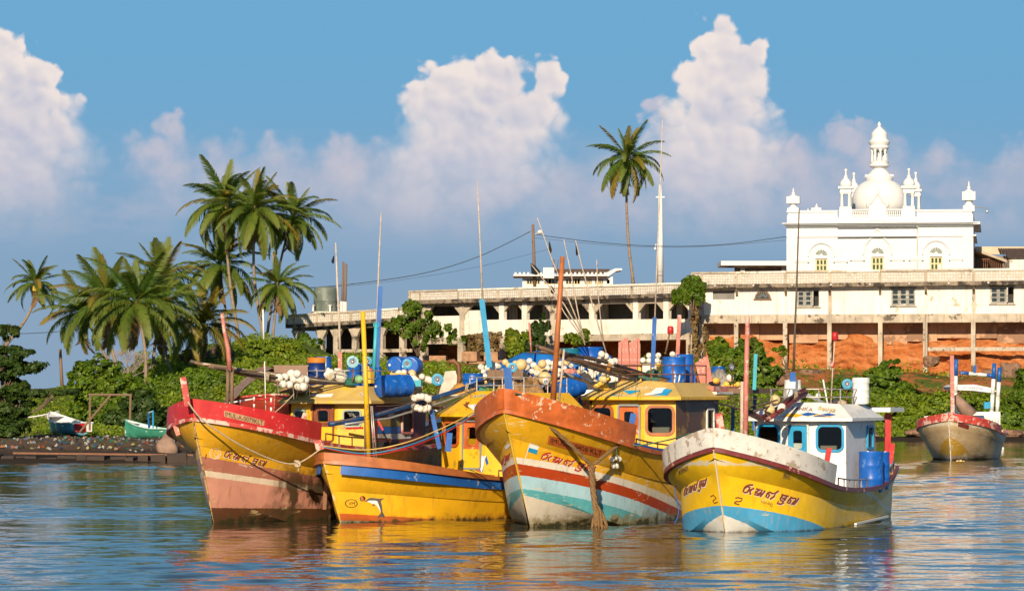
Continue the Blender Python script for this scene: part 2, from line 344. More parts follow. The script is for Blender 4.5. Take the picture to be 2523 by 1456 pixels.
# ================================================================ hull paint
def hullmat(name, top, bands, scuff=(.70, .58, .36), scuffamt=.3, dirt=(.10, .06, .025), dirtz=.28, dirtamt=.9, primer=None, drip=(.22, .10, .03), stain=None):
    m, nt, bs = newmat(name)
    co = obco(nt); sp = nt.nodes.new('ShaderNodeSeparateXYZ'); nt.links.new(co, sp.inputs[0])
    l = mth(nt, 'MULTIPLY', sp.outputs[0], -1.0); z = sp.outputs[2]
    n1 = nd(nt, 'ShaderNodeTexNoise', {0: co, 2: 1.3, 3: 5.0, 4: .6})
    wob = mth(nt, 'MULTIPLY', mth(nt, 'SUBTRACT', nd(nt, 'ShaderNodeTexNoise', {0: co, 2: 9.0, 3: 2.0}), .5), .03)
    zz = mth(nt, 'ADD', z, wob)
    c = mix(nt, sstep(nt, n1, .3, .7), [x * .86 for x in top], [min(1, x * 1.08) for x in top])
    if primer:      # patches of pale undercoat in a band (z0, slope, width, colour)
        z0, k, wd, pc = primer
        d = mth(nt, 'ABSOLUTE', mth(nt, 'SUBTRACT', z, mth(nt, 'ADD', mth(nt, 'MULTIPLY', l, k), z0)))
        pn = nd(nt, 'ShaderNodeTexNoise', {0: nd(nt, 'ShaderNodeMapping', {0: co, 3: (1, 1, 2.5)}), 2: 2.6, 3: 5.0, 4: .65})
        f = sstep(nt, mth(nt, 'SUBTRACT', mth(nt, 'MULTIPLY', pn, 2 * wd), d), wd * .72, wd * .78)
        c = mix(nt, f, c, pc)
    for (z0, k, k2, col) in bands:
        b = mth(nt, 'ADD', mth(nt, 'MULTIPLY', l, mth(nt, 'ADD', mth(nt, 'MULTIPLY', l, k2), k)), z0)
        f = sstep(nt, mth(nt, 'SUBTRACT', b, zz), -.004, .004)
        c = mix(nt, f, c, mix(nt, sstep(nt, n1, .3, .7), [x * .88 for x in col], [min(1, x * 1.08) for x in col]))
    n3 = nd(nt, 'ShaderNodeTexNoise', {0: nd(nt, 'ShaderNodeMapping', {0: co, 3: (.8, .8, 5)}), 2: 3.0, 3: 9.0, 4: .72})
    n3 = mth(nt, 'ADD', n3, mth(nt, 'MULTIPLY', mth(nt, 'SUBTRACT', nd(nt, 'ShaderNodeTexNoise', {0: co, 2: .9, 3: 2.0}), .52), .5))
    c = mix(nt, sstep(nt, n3, .68 - scuffamt * .3, .72 - scuffamt * .26, 0, .8), c, scuff)
    n4 = nd(nt, 'ShaderNodeTexNoise', {0: nd(nt, 'ShaderNodeMapping', {0: co, 3: (7, 7, .45)}), 2: 1.0, 3: 5.0, 4: .65})
    c = mix(nt, sstep(nt, n4, .52, .80, 0, .6), c, drip)
    n6 = nd(nt, 'ShaderNodeTexNoise', {0: co, 2: 1.7, 3: 8.0, 4: .68})
    c = mix(nt, sstep(nt, n6, .56, .76, 0, .5), c, [x * .6 for x in drip])
    if stain:       # soot and oil where the hull has lain against others: (from, to, top)
        sn = nd(nt, 'ShaderNodeTexNoise', {0: nd(nt, 'ShaderNodeMapping', {0: co, 3: (1.6, 1.6, 1.0)}), 2: 1.6, 3: 7.0, 4: .62})
        f = mth(nt, 'MULTIPLY', sstep(nt, l, stain[0], stain[0] + .5), sstep(nt, z, stain[2] - .8, stain[2] + .2, 1, 0))
        c = mix(nt, mth(nt, 'MULTIPLY', f, sstep(nt, sn, .40, .58, .1, .95)), c, (.055, .035, .016))
    n5 = nd(nt, 'ShaderNodeTexNoise', {0: co, 2: 4.0, 3: 6.0, 4: .65})
    dz = mth(nt, 'SUBTRACT', z, mth(nt, 'MULTIPLY', mth(nt, 'SUBTRACT', n5, .45), dirtz * 3.2))
    c = mix(nt, sstep(nt, dz, dirtz * .1, dirtz, dirtamt, 0), c, dirt)
    c = mix(nt, sstep(nt, dz, -.03, .05, .85, 0), c, (.035, .035, .012))
    nb = nd(nt, 'ShaderNodeTexNoise', {0: co, 2: 5.0, 3: 6.0})
    bm = nd(nt, 'ShaderNodeBump', {'Strength': .25, 'Distance': .03, 'Height': nb})
    setin(nt, bs, Base_Color=c, Roughness=sstep(nt, n3, .35, .7, .30, .55), Specular_IOR_Level=.45, Normal=bm)
    return m

# ================================================================ boats
class Boat:
    def __init__(s, name, label, bow, theta, p, cat='boat', loc=None):
        s.p = p; s.th = R(theta); s.f = Vector((-math.sin(s.th), -math.cos(s.th), 0)); s.pt = Vector((math.cos(s.th), -math.sin(s.th), 0))
        loc = loc if loc is not None else G(*bow)
        s.loc = Vector(loc); s.root = thing(name, label, cat, loc, math.atan2(s.f.y, s.f.x))
        s.root['group'] = 'fishing boats moored in the harbour'
        s.bvh = {}
    def w(s, l, y, z): return s.loc - s.f * l + s.pt * y + Vector((0, 0, z))
    def loc_of(s, v):
        d = v - s.loc; return Vector((d.dot(s.f), d.dot(s.pt), d.z))
    # line j -> (l, half breadth, z) at parameter t
    def l0(s, zb): return -s.p['a'] * (max(zb, 0) / s.p['zt']) ** .95 if zb >= 0 else .12
    def line(s, j, l):
        zb, zm, q, hb, Rr, pw = s.p['lines'][j]; L = s.p['L']; l0 = s.l0(zb)
        a = min(1, max(0, (l - l0) / Rr)); b = hb * (1 - (1 - a) ** pw)
        tt = max(0, (l - .5 * L) / (.5 * L)); b *= 1 - s.p.get('sn', .25) * tt * tt
        t = min(1, max(0, (l - l0) / (s.p.get('Lm', 8) - l0)))
        z = zm + (zb - zm) * (1 - t) ** q + (s.p.get('zs', .3) * max(0, (l - .55 * L) / (.45 * L)) ** 2 if j >= 2 else 0)
        return b, z
    def stations(s, zb, n, end=None):
        l0 = s.l0(zb); e = end if end is not None else s.p['L']
        return [l0 + (e - l0) * (i / n) ** 1.7 for i in range(n + 1)]
    def hull(s, mat, stemmat, railmat, n=44):
        P = s.p; nl = len(P['lines']); rows = []
        seq = []
        for j in range(nl):
            if j == P.get('lap', 2): seq += [(j, -.035, -.012), (j, 0, .012)]
            else: seq.append((j, 0, 0))
        def row(j, dy, dz, side):
            out = []
            for i, l in enumerate(s.stations(P['lines'][j][0], n)):
                b, z = s.line(j, l); b = max(0, b + dy * min(1, i / 4)) + .02
                out.append((-l, side * b, z + dz * min(1, i / 4)))
            return out
        vs = []; fs = []
        for side in (1, -1):
            base = []
            for k, (j, dy, dz) in enumerate(seq):
                r = row(j, dy, dz, side)
                if base and not (k > 0 and seq[k - 1][0] == j):       # subdivide the panel between two lines
                    prev = base[-1]
                    for q in (1 / 3, 2 / 3):
                        bow = .02 * math.sin(q * math.pi)
                        base.append([(a[0] * (1 - q) + b[0] * q, a[1] * (1 - q) + b[1] * q + side * bow * min(1, i / 6), a[2] * (1 - q) + b[2] * q) for i, (a, b) in enumerate(zip(prev, r))])
                base.append(r)
            o = len(vs); m = n + 1
            for r in base: vs += r
            for a in range(len(base) - 1):
                for i in range(n):
                    q = (o + a * m + i, o + a * m + i + 1, o + (a + 1) * m + i + 1, o + (a + 1) * m + i)
                    fs.append(q[::-1] if side == 1 else q)
            s.prof = base
            if side == 1: pr = [r[-1] for r in base]
            else:                                                  # transom
                st = [r[-1] for r in base]; o2 = len(vs); vs += pr + st; k = len(pr)
                fs += [(o2 + i, o2 + i + 1, o2 + k + i + 1, o2 + k + i) for i in range(k - 1)]
        mb = MB(); mb.add(vs, fs); h = mb.build('hull', mat, s.root, smooth=22)
        s.hv, s.hf = vs, fs; s.bvh['hull'] = BVHTree.FromPolygons([Vector(v) for v in vs], fs)
        # stem strip
        st = MB(); w2 = .018
        zt = P['lines'][-1][0]
        pts = [(s.l0(z), z) for z in np.linspace(0, zt, 9)]; pts = [(.1, -.3)] + pts
        V = []
        for l, z in pts: V += [(-l + .03, -w2, z), (-l + .03, w2, z), (-l - .10, w2 + .03, z), (-l - .10, -w2 - .03, z)]
        st.add(V, [(4 * i + k, 4 * i + (k + 1) % 4, 4 * i + 4 + (k + 1) % 4, 4 * i + 4 + k) for i in range(len(pts) - 1) for k in range(4)])
        st.build('stem', stemmat, s.root)
        # rub rail along the sheer
        for side in (1, -1):
            s.strip('rub_rail', railmat, nl - 1, side, -.02, .085, -.05, .055, 0, P['L'], 40)
        # deck
        d = MB(); ls = s.stations(P['lines'][-1][0], 24)
        V = []
        dk = P.get('deck', .25)
        for l in ls:
            b, z = s.line(nl - 1, l); b2, z2 = s.line(nl - 2, l); k = min(1, dk / max(.1, z - z2)); bb = max(.0, b + (b2 - b) * k - .03)
            V += [(-l, bb, z - dk), (-l, -bb, z - dk)]
        d.add(V, [(2 * i, 2 * i + 1, 2 * i + 3, 2 * i + 2) for i in range(len(ls) - 1)]); d.build('deck', surf('worn_deck', (.16, .11, .08), .7, .3, 3), s.root)
    def strip(s, name, mat, j, side, d0, d1, z0, z1, la, lb, n=30, flare=0, taper=None, dz=0):
        """box section that follows line j; d: outboard offsets, z: heights above it"""
        V = []
        zb = s.p['lines'][j][0]; l0 = max(s.l0(zb), la if la else -99)
        for i in range(n + 1):
            l = l0 + (lb - l0) * (i / n) ** 1.6
            b, z = s.line(j, l); k = min(1, i / 2.0) if not la else 1
            tp = 1 if taper is None else taper(l)
            za, zc = z + z0 + dz, z + z0 + dz + (z1 - z0) * tp
            rk = s.p.get('rake', .12) * (zc - za) if not la else 0       # bow top reaches forward
            fw = rk * max(0, 1 - i / (n * .5))
            V += [(-l, side * (b + d0 * k), za), (-l + .03, side * (b + d1 * k + (.0 if k else .02)), za), (-l + fw, side * (b + (d1 + flare * tp) * k + (.0 if k else .02)), zc), (-l + fw - .05, side * max(0, b + (d0 + flare * tp) * k), zc)]
        mb = MB(); fs = []
        for i in range(n):
            for k in range(4):
                q = (4 * i + k, 4 * i + (k + 1) % 4, 4 * i + 4 + (k + 1) % 4, 4 * i + 4 + k); fs.append(q if side == 1 else q[::-1])
        fs += [(0, 1, 2, 3), tuple(4 * n + k for k in (3, 2, 1, 0))]
        mb.add(V, fs); o = mb.build(name, mat, s.root, smooth=30)
        s.bvh.setdefault(name, []).append(([Vector(v) for v in V], fs)) if isinstance(s.bvh.get(name, []), list) else None
        return o
    def hit(s, px, py, key):
        t = s.bvh[key]
        if isinstance(t, list):
            vs = []; fs = []
            for a, b in t: o = len(vs); vs += a; fs += [tuple(i + o for i in f) for f in b]
            t = s.bvh[key] = BVHTree.FromPolygons(vs, fs)
        o = Vector((0, 0, H)); d = (W(px, py, 100) - o).normalized()
        ol = s.loc_of(o); dl = Vector((d.dot(s.f), d.dot(s.pt), d.z))
        h = t.ray_cast(ol, dl)
        return (h[0], h[1] if h[1].dot(dl) < 0 else -h[1]) if h[0] is not None else None
    def decal(s, name, mat, polys, key='hull', off=.006, parent=None):
        """flat print: polygons in picture coordinates laid on the surface"""
        mb = MB()
        for vs, fs in polys:
            pts = []
            ok = True
            for (x, y) in vs:
                h = s.hit(x, y, key)
                if h is None: ok = False; break
                pts.append(h[0] + h[1] * off)
            if ok: mb.add(pts, fs)
        if mb.v: return mb.build(name, mat, parent or s.root)

def stroke(pts, w):
    """2D ribbon along a polyline -> one list of (verts, faces)"""
    pts = [Vector((p[0], p[1])) for p in pts]; V = []; n = len(pts)
    for i, p in enumerate(pts):
        t = (pts[min(i + 1, n - 1)] - pts[max(i - 1, 0)]); t = t.normalized() if t.length else Vector((1, 0))
        a = Vector((-t.y, t.x)) * (w / 2); e = t * (w * .4) * (-1 if i == 0 else 1 if i == n - 1 else 0)
        V += [tuple(p + a + e), tuple(p - a + e)]
    return (V, [(2 * i, 2 * i + 1, 2 * i + 3, 2 * i + 2) for i in range(n - 1)])
def disc(c, rx, ry, n=20, r0=0, a0=0):
    if r0: return ([(c[0] + rx * k * math.cos(2 * math.pi * i / n), c[1] + ry * k * math.sin(2 * math.pi * i / n)) for k in (r0, 1) for i in range(n)], [(i, (i + 1) % n, n + (i + 1) % n, n + i) for i in range(n)])
    return ([(c[0] + rx * math.cos(2 * math.pi * i / n), c[1] + ry * math.sin(2 * math.pi * i / n)) for i in range(n)], [tuple(range(n))])
_fc = {}
def text2d(txt, o, ax, ay, squash=1.0):
    """text outlines mapped to picture coordinates: o = start of base line, ax = vector of the whole line, ay = vector of cap height"""
    cu = bpy.data.curves.new('t', 'FONT'); cu.body = txt; cu.resolution_u = 2
    ob = bpy.data.objects.new('t', cu); me = ob.to_mesh()
    vs = [(v.co.x, v.co.y) for v in me.vertices]; fs = [tuple(p.vertices) for p in me.polygons]
    ob.to_mesh_clear(); bpy.data.objects.remove(ob); bpy.data.curves.remove(cu)
    x0 = min(v[0] for v in vs); x1 = max(v[0] for v in vs); ch = .73
    return [([(o[0] + ax[0] * (x - x0) / (x1 - x0) + ay[0] * y / ch, o[1] + ax[1] * (x - x0) / (x1 - x0) + ay[1] * y / ch) for x, y in vs], fs)]
# letter strokes of the boats' painted name, traced as polylines (x grows to the right, y down)
NAME = [[(590, 280), (500, 275), (400, 310), (335, 370), (295, 480), (340, 515), (420, 505), (490, 410), (505, 350), (430, 325), (360, 360)],
        [(620, 385), (545, 430), (510, 480), (522, 560)], [(720, 400), (800, 420), (890, 440), (840, 560), (760, 600), (660, 575), (690, 490), (790, 450)], [(720, 520), (770, 550), (830, 520)], [(975, 465), (910, 550), (840, 630)],
        [(1130, 500), (1060, 530), (1010, 640), (1070, 685), (1120, 590), (1090, 540)], [(1140, 500), (1210, 540), (1310, 540), (1260, 640), (1160, 710)], [(1320, 520), (1395, 470)],
        [(1520, 575), (1600, 605), (1705, 625)], [(1540, 600), (1470, 690), (1470, 750), (1540, 790), (1610, 740), (1660, 640)], [(1540, 700), (1600, 690)], [(1400, 800), (1365, 845), (1480, 880), (1560, 830)],
        [(1800, 660), (1860, 690), (1960, 690), (1930, 770), (1830, 870)], [(1790, 690), (1720, 760), (1690, 830), (1750, 850), (1800, 760), (1760, 720)], [(2035, 700), (1970, 790), (1890, 880)]]
NAME2 = [[(860, 800), (900, 790), (890, 840), (870, 830)], [(930, 830), (980, 770), (990, 850), (940, 850)], [(1010, 870), (1040, 800), (1070, 880)], [(1090, 830), (1130, 820), (1130, 890), (1090, 880), (1095, 840)], [(1160, 850), (1150, 930), (1200, 940)], [(1170, 860), (1220, 860), (1210, 910)]]
def name_px(strokes, o, sx, sy, slope, w, base=(260, 520), bslope=.21):
    out = []
    for st in strokes:
        pts = []
        for x, y in st:
            xn = (x - base[0]) ; yn = (y - base[1]) - bslope * xn
            pts.append((o[0] + xn * sx, o[1] + yn * sy + slope * xn * sx))
        out.append(stroke(pts, w))
    return out

def rring(w, h, r, t, d, n=5):
    """rounded rectangle ring in the xz plane, centred, depth d towards -y; returns verts, faces"""
    def loop(w, h, r):
        out = []
        for cx, cz, a0 in ((w / 2 - r, h / 2 - r, 0), (-w / 2 + r, h / 2 - r, 90), (-w / 2 + r, -h / 2 + r, 180), (w / 2 - r, -h / 2 + r, 270)):
            for i in range(n + 1): a = R(a0 + 90 * i / n); out.append((cx + r * math.cos(a), cz + r * math.sin(a)))
        return out
    A = loop(w + 2 * t, h + 2 * t, r + t); B = loop(w, h, r); m = len(A)
    V = [(x, 0, z) for x, z in A] + [(x, -d, z) for x, z in A] + [(x, -d, z) for x, z in B] + [(x, .03, z) for x, z in B]
    Fs = []
    for k in range(3): Fs += [(k * m + i, k * m + (i + 1) % m, (k + 1) * m + (i + 1) % m, (k + 1) * m + i) for i in range(m)]
    return V, Fs, B
class Facet:
    """vertical wall panel p0->p1 (plan, local) from z0 to z1, outward normal to the right of p0->p1; u metres along, z height"""
    def __init__(s, p0, p1, z0, z1, lean=0):
        s.p0 = Vector((*p0, 0)); s.p1 = Vector((*p1, 0)); s.z0, s.z1 = z0, z1
        s.t = (s.p1 - s.p0); s.len = s.t.length; s.t.normalize(); s.n = Vector((s.t.y, -s.t.x, 0)); s.lean = lean
    def pt(s, u, z, o=0): return s.p0 + s.t * u + s.n * (o - s.lean * (z - s.z0)) + Vector((0, 0, z))
    def M(s): return Matrix((s.t, -s.n, Vector((0, 0, 1)))).transposed()
    def wall(s, mb, holes=()):
        us = sorted({0, s.len, *[h[0] for h in holes], *[h[1] for h in holes]}); zs = sorted({s.z0, s.z1, *[h[2] for h in holes], *[h[3] for h in holes]})
        for i in range(len(us) - 1):
            for k in range(len(zs) - 1):
                uc, zc = (us[i] + us[i + 1]) / 2, (zs[k] + zs[k + 1]) / 2
                if any(h[0] < uc < h[1] and h[2] < zc < h[3] for h in holes): continue
                mb.add([s.pt(us[i], zs[k]), s.pt(us[i + 1], zs[k]), s.pt(us[i + 1], zs[k + 1]), s.pt(us[i], zs[k + 1])], [(0, 1, 2, 3)])
    def window(s, hole, fmat, root, r=.1, t=.07, d=.05, glass=True, name='window'):
        w, h = hole[1] - hole[0], hole[3] - hole[2]; V, Fs, B = rring(w - .02, h - .02, r, t, d)
        M = s.M(); c = s.pt((hole[0] + hole[1]) / 2, (hole[2] + hole[3]) / 2, .004)
        ob = MB().add([M @ Vector(v) + c for v in V], Fs).build(name, fmat, root, smooth=40)
        if glass: MB().add([M @ Vector((x, -.01, z)) + c for x, z in B], [tuple(range(len(B)))]).build('pane', m_glass, ob)
        return ob

def cabin(b, lc, ln, wid, zd, ze, zt, wallmat, sidemat, roofmat, lipmat, wins, fmat, doormat, doorf, door_u=None, inset=(.55, .3), over=.2, pedge=.28, sidewins=(), winr=.12, wint=.08, lower=None, sideover=None):
    """wheelhouse: faceted front with windows and a door, side walls, roof with a sloping visor. lengths along the boat from the stem"""
    hw = wid / 2; wc = hw * .36
    root = b.root; L0, L1 = -lc, -(lc + ln)
    fr = [(L0 - pedge, -hw), (L0, -wc), (L0, wc), (L0 - pedge, hw)]     # starboard -> port along the front (viewer's left to right)
    facs = [Facet(fr[0], fr[1], zd, ze, .05), Facet(fr[1], fr[2], zd, ze, .05), Facet(fr[2], fr[3], zd, ze, .05), Facet(fr[3], (L1, hw), zd, ze), Facet((L1, hw), (L1, -hw), zd, ze), Facet((L1, -hw), fr[0], zd, ze)]
    holes = [[], [], [], [], [], []]
    for fi, h in wins: holes[fi].append(h)
    for h in sidewins: holes[3].append(h[:4])
    mb = MB()
    for i in (0, 1, 2): facs[i].wall(mb, holes[i])
    w1 = mb.build('cabin_front', wallmat, root)
    b.bvh['front'] = BVHTree.FromPolygons([Vector(v) for v in mb.v], mb.f)
    mb = MB()
    for i in (3, 4, 5): facs[i].wall(mb, holes[i])
    mb.build('cabin_side', sidemat, root); b.bvh['side'] = BVHTree.FromPolygons([Vector(v) for v in mb.v], mb.f)
    # dark lining behind the openings
    k = .06
    inn = [(L0 - pedge - .3, -hw + k), (L0 - .35, -wc), (L0 - .35, wc), (L0 - pedge - .3, hw - k), (L1 + k, hw - k), (L1 + k, -hw + k)]
    mb = MB(); mb.add([(x, y, zd + .02) for x, y in inn] + [(x, y, ze - .03) for x, y in inn], [tuple(range(6))] + [(3, 4, 10, 9), (4, 5, 11, 10), (5, 0, 6, 11)] + [tuple(range(6, 12))]); mb.build('lining', m_inner, root)
    # seat, wheel column and bits seen through the glass
    mb = MB(); mb.box((L0 - 1.0, hw * .45, zd + 1.0), (.12, .5, .55)).box((L0 - .55, -hw * .4, zd + .95), (.3, .5, .2)); mb.build('seat', surf('seat_vinyl', (.32, .28, .22), .5), root)
    mb = MB(); mb.box((L0 - 1.2, -hw * .3, zd + 1.55), (.3, .7, .25)).box((L0 - .9, hw * .1, zd + .8), (.2, .35, .3)); mb.build('locker', m_teal, root)
    for fi, h in wins:
        if len(h) > 4: continue
        facs[fi].window(h, fmat, root, winr, wint)
    for h in sidewins: facs[3].window(h[:4], h[4], root, .04, .06)
    # door in the middle facet
    f = facs[1]; u0, u1, z0, z1 = door_u or (.12, f.len - .12, zd + .25, ze - .1)
    dr = MB()
    hz0, hz1 = z0 + (z1 - z0) * .5, z1 - .14; hu0, hu1 = u0 + .13, u1 - .13
    V, Fs, B = rring(u1 - u0, z1 - z0, .04, .05, .05); M = f.M(); c = f.pt((u0 + u1) / 2, (z0 + z1) / 2, .004)
    fo = MB().add([M @ Vector(v) + c for v in V], Fs).build('door_frame', doorf, root)
    dd = Facet((0, 0), (1, 0), z0, z1)
    pan = MB(); us = [u0, hu0, hu1, u1]; zs = [z0, hz0 - .12, hz0, hz1, z1]
    lo = MB()
    for i in range(3):
        for kx in range(4):
            if i == 1 and kx == 2: continue
            q = [f.pt(us[i], zs[kx], .016), f.pt(us[i + 1], zs[kx], .016), f.pt(us[i + 1], zs[kx + 1], .016), f.pt(us[i], zs[kx + 1], .016)]
            (lo if (kx == 0) else pan).add(q, [(0, 1, 2, 3)])
    dob = pan.build('door', doormat, root)
    lo.build('lower_panel', lower or wallmat, dob)
    f.window((hu0, hu1, hz0, hz1), doormat, dob, .07, .05, .04, name='window')
    # roof
    ov = over; so = sideover or over
    eo = [(L0 - pedge + ov * .7, -hw - so), (L0 + ov, -wc), (L0 + ov, wc), (L0 - pedge + ov * .7, hw + so), (L1 - .15, hw + so), (L1 - .15, -hw - so)]
    tp = [(L0 - pedge - inset[0], -hw + inset[1]), (L0 - inset[0] + .05, -wc), (L0 - inset[0] + .05, wc), (L0 - pedge - inset[0], hw - inset[1]), (L1 + .1, hw - inset[1]), (L1 + .1, -hw + inset[1])]
    lip = MB(); lip.add([(x, y, ze - .02) for x, y in eo] + [(x, y, ze + .06) for x, y in eo], [(5, 4, 3, 2, 1, 0)] + [(i, (i + 1) % 6, 6 + (i + 1) % 6, 6 + i) for i in range(6)])
    lip.build('roof_edge', lipmat, root)
    rf = MB(); V = [(x, y, ze + .06) for x, y in eo] + [(x, y, zt + (.05 if i in (1, 2) else 0)) for i, (x, y) in enumerate(tp)]
    rf.add(V, [(i, (i + 1) % 6, 6 + (i + 1) % 6, 6 + i) for i in range(6)] + [(6, 7, 8, 9), (6, 9, 10, 11)])
    rf.build('roof', roofmat, root); b.bvh['roof'] = BVHTree.FromPolygons([Vector(v) for v in V], rf.f)
    b.cab = dict(facs=facs, eo=eo, tp=tp, ze=ze, zt=zt, L0=L0, L1=L1, hw=hw)
    return facs
# ---------------------------------------------------------------- the four boats in front
# lines: (height at the stem, height amidships, sheer power, half breadth, bluffness length, bluffness power): keel, chine, knuckle, sheer
MB_YEL = (.72, .40, .012)
boatC = Boat('fishing_boat', 'yellow fishing boat with tall orange bow bulwark and white, red and blue hull stripes', (1310, 1297), 24,
    dict(a=2.0, zt=3.46, L=11.5, sn=.3, zs=.25, lap=2, deck=.45, lines=[(-.6, -.75, 1.5, .25, 5, 1.4), (1.30, -.35, 3.6, 1.62, 5.0, 2.4), (2.32, .92, 2.4, 1.85, 6.0, 2.5), (2.97, 1.74, 3.0, 2.0, 5.2, 3.4)]))
boatC.hull(hullmat('striped_hull_paint', (.76, .40, .014), [(1.60, -.185, .0, (.72, .66, .54)), (1.44, -.195, .0, (.44, .055, .012)), (1.18, -.195, .0, (.40, .62, .70)), (.86, -.20, 0, (.10, .40, .44)), (.66, -.30, 0, (.66, .58, .46))], dirtz=.30, dirt=(.26, .20, .09)), surf('stem_yellow', (.72, .46, .05), .45, wear=(.6, .5, .3), wamt=.25), m_org)
boatA = Boat('fishing_boat', 'weathered yellow fishing boat with bright red bow bulwark and tall red stem post', (529, 1288), 25,
    dict(a=1.3, zt=3.2, L=12, sn=.3, zs=.2, lap=2, deck=.45, lines=[(-.6, -.75, 1.5, .25, 5, 1.4), (.95, -.35, 4.0, 1.45, 5.0, 2.0), (2.05, 1.15, 2.4, 1.68, 5.5, 2.6), (2.74, 1.85, 2.9, 1.95, 4.5, 4.2)]))
boatA.hull(hullmat('weathered_hull_paint', (.70, .36, .018), [(1.62, -.19, .012, (.40, .15, .10)), (1.30, -.16, .008, (.68, .55, .40)), (1.15, -.16, .008, (.58, .26, .18)), (.40, -.03, 0, (.12, .045, .02))], scuff=(.55, .42, .18), scuffamt=.3, dirtz=.34, dirt=(.09, .045, .02), drip=(.20, .09, .02), stain=(1.1, 9, 1.75)), surf('stem_worn', (.60, .40, .16), .6, .3, 4, wear=(.2, .12, .05), wamt=.4), m_redworn)
boatB = Boat('fishing_boat', 'small low yellow fishing boat with orange rim, blue band and painted dolphin', (841, 1287), 37,
    dict(a=.8, zt=1.85, L=10, sn=.3, zs=.15, lap=2, Lm=7, deck=.3, lines=[(-.5, -.6, 1.5, .22, 4, 1.4), (.22, -.3, 4, 1.45, 3.6, 2.6), (.86, .38, 1.6, 1.62, 4.2, 2.6), (1.62, 1.0, 1.6, 1.75, 3.8, 3.2)]))
boatB.hull(hullmat('amber_hull_paint', (.76, .40, .012), [(.24, -.085, 0, (.50, .10, .02)), (.06, -.05, 0, (.10, .33, .30))], scuff=(.70, .48, .10), scuffamt=.12, dirtz=.16, dirt=(.30, .10, .02), dirtamt=.6), surf('stem_amber', (.74, .46, .05), .45, wear=(.75, .62, .35), wamt=.25), m_brn)
boatD = Boat('fishing_boat', 'bright yellow fishing boat with peeling white bow bulwark and white wheelhouse', (1789, 1312), 20,
    dict(a=1.27, zt=2.5, L=11.6, sn=.28, zs=.45, lap=2, deck=.2, Lm=7.5, lines=[(-.5, -.6, 1.5, .3, 4, 1.5), (.70, -.35, 8, 1.72, 3.8, 3.2), (1.48, .48, 2.4, 1.88, 4.6, 3.0), (2.05, .92, 3.4, 2.0, 4.4, 3.9)]))
boatD.hull(hullmat('bright_hull_paint', (.82, .50, .012), [(.60, -.21, 0, (.07, .33, .56)), (.28, -.62, 0, (.72, .70, .64))], scuff=(.74, .58, .25), scuffamt=.12, dirtz=.06, dirtamt=.25, primer=(1.62, -.13, .17, (.70, .60, .42)), drip=(.55, .33, .03)), surf('stem_white', (.68, .56, .36), .5, .15, 4, wear=(.7, .42, .03), wamt=.3), surf('maroon_rail', (.17, .03, .03), .45, .2, 4, wear=(.6, .4, .3), wamt=.15))
for b, mt, h, end, th, fl in ((boatC, m_org, .50, 2.0, .07, .06), (boatA, m_red, .47, 2.2, .07, .0), (boatD, m_whiteworn, .47, 2.6, .08, .05)):
    for sd in (1, -1):
        b.strip('bulwark', mt, 3, sd, 0.0, th, .06, .06 + h, 0, end if sd == 1 else end + .3, 30, fl)
for sd in (1, -1):
    boatB.strip('bulwark', m_brn, 3, sd, 0, .07, .05, .25, 0, 4.3, 30, .0, taper=lambda l: max(.15, 1 - max(0, l + .8) / 5.6))
    boatB.strip('blue_band', m_blue, 3, sd, .0, .015, -.30, -.05, -.45, 10, 30)
# ================================================================ ground
SHX = [-400, -60, -30, -17, -12, -7, 2, 14, 24, 60, 400]; SHY = [160, 163, 166, 168, 178, 205, 232, 242, 244, 240, 236]
CP = []   # control points (X, Y, z)
def cp(px, py, Y): q = W(px, py, Y); CP.append((q.x, q.y, q.z))
for a in [(200, 1085, 205), (60, 1075, 212), (330, 1085, 205), (420, 1075, 215), (170, 1066, 222), (40, 1040, 240), (100, 1030, 242), (100, 1003, 266), (220, 1010, 262), (-80, 1003, 266), (360, 968, 245), (300, 950, 255), (410, 935, 255), (470, 915, 262), (560, 945, 245), (540, 885, 275),
          (645, 833, 302), (600, 831, 300), (712, 829, 306), (768, 864, 308), (730, 845, 300), (560, 850, 292), (650, 905, 262), (700, 930, 255), (760, 900, 275), (850, 910, 285), (900, 900, 300), (1000, 925, 280), (1100, 905, 310), (1250, 905, 306), (1400, 905, 300), (1550, 895, 298), (1300, 960, 270), (1500, 960, 265), (1700, 960, 272), (1800, 905, 292), (2000, 918, 290), (2200, 925, 288), (2400, 935, 286), (2520, 940, 285), (2250, 1000, 266), (2450, 1010, 262), (2600, 940, 285), (1900, 985, 264), (2250, 1058, 248), (2400, 1058, 247), (2050, 1055, 247)]: cp(*a)
for a in [(790, 885, 314), (830, 897, 310), (880, 903, 308), (950, 908, 306), (790, 890, 302), (745, 868, 304), (820, 905, 290), (60, 990, 290), (150, 985, 290), (250, 975, 290), (330, 960, 290), (400, 945, 300), (440, 915, 300), (490, 885, 310), (100, 985, 320), (250, 980, 325), (380, 960, 330), (20, 1000, 270), (200, 1000, 275)]: cp(*a)
CP += [(-40, 300, 2.2), (-60, 280, 2), (-30, 340, 2.2), (-22, 300, 5.0), (-24, 330, 7.5), (-10, 340, 8.3), (10, 340, 8), (40, 330, 7), (70, 300, 5), (70, 250, 1.0), (-80, 220, 1.2), (-60, 200, .5), (90, 340, 6)]
CPa = np.array(CP)
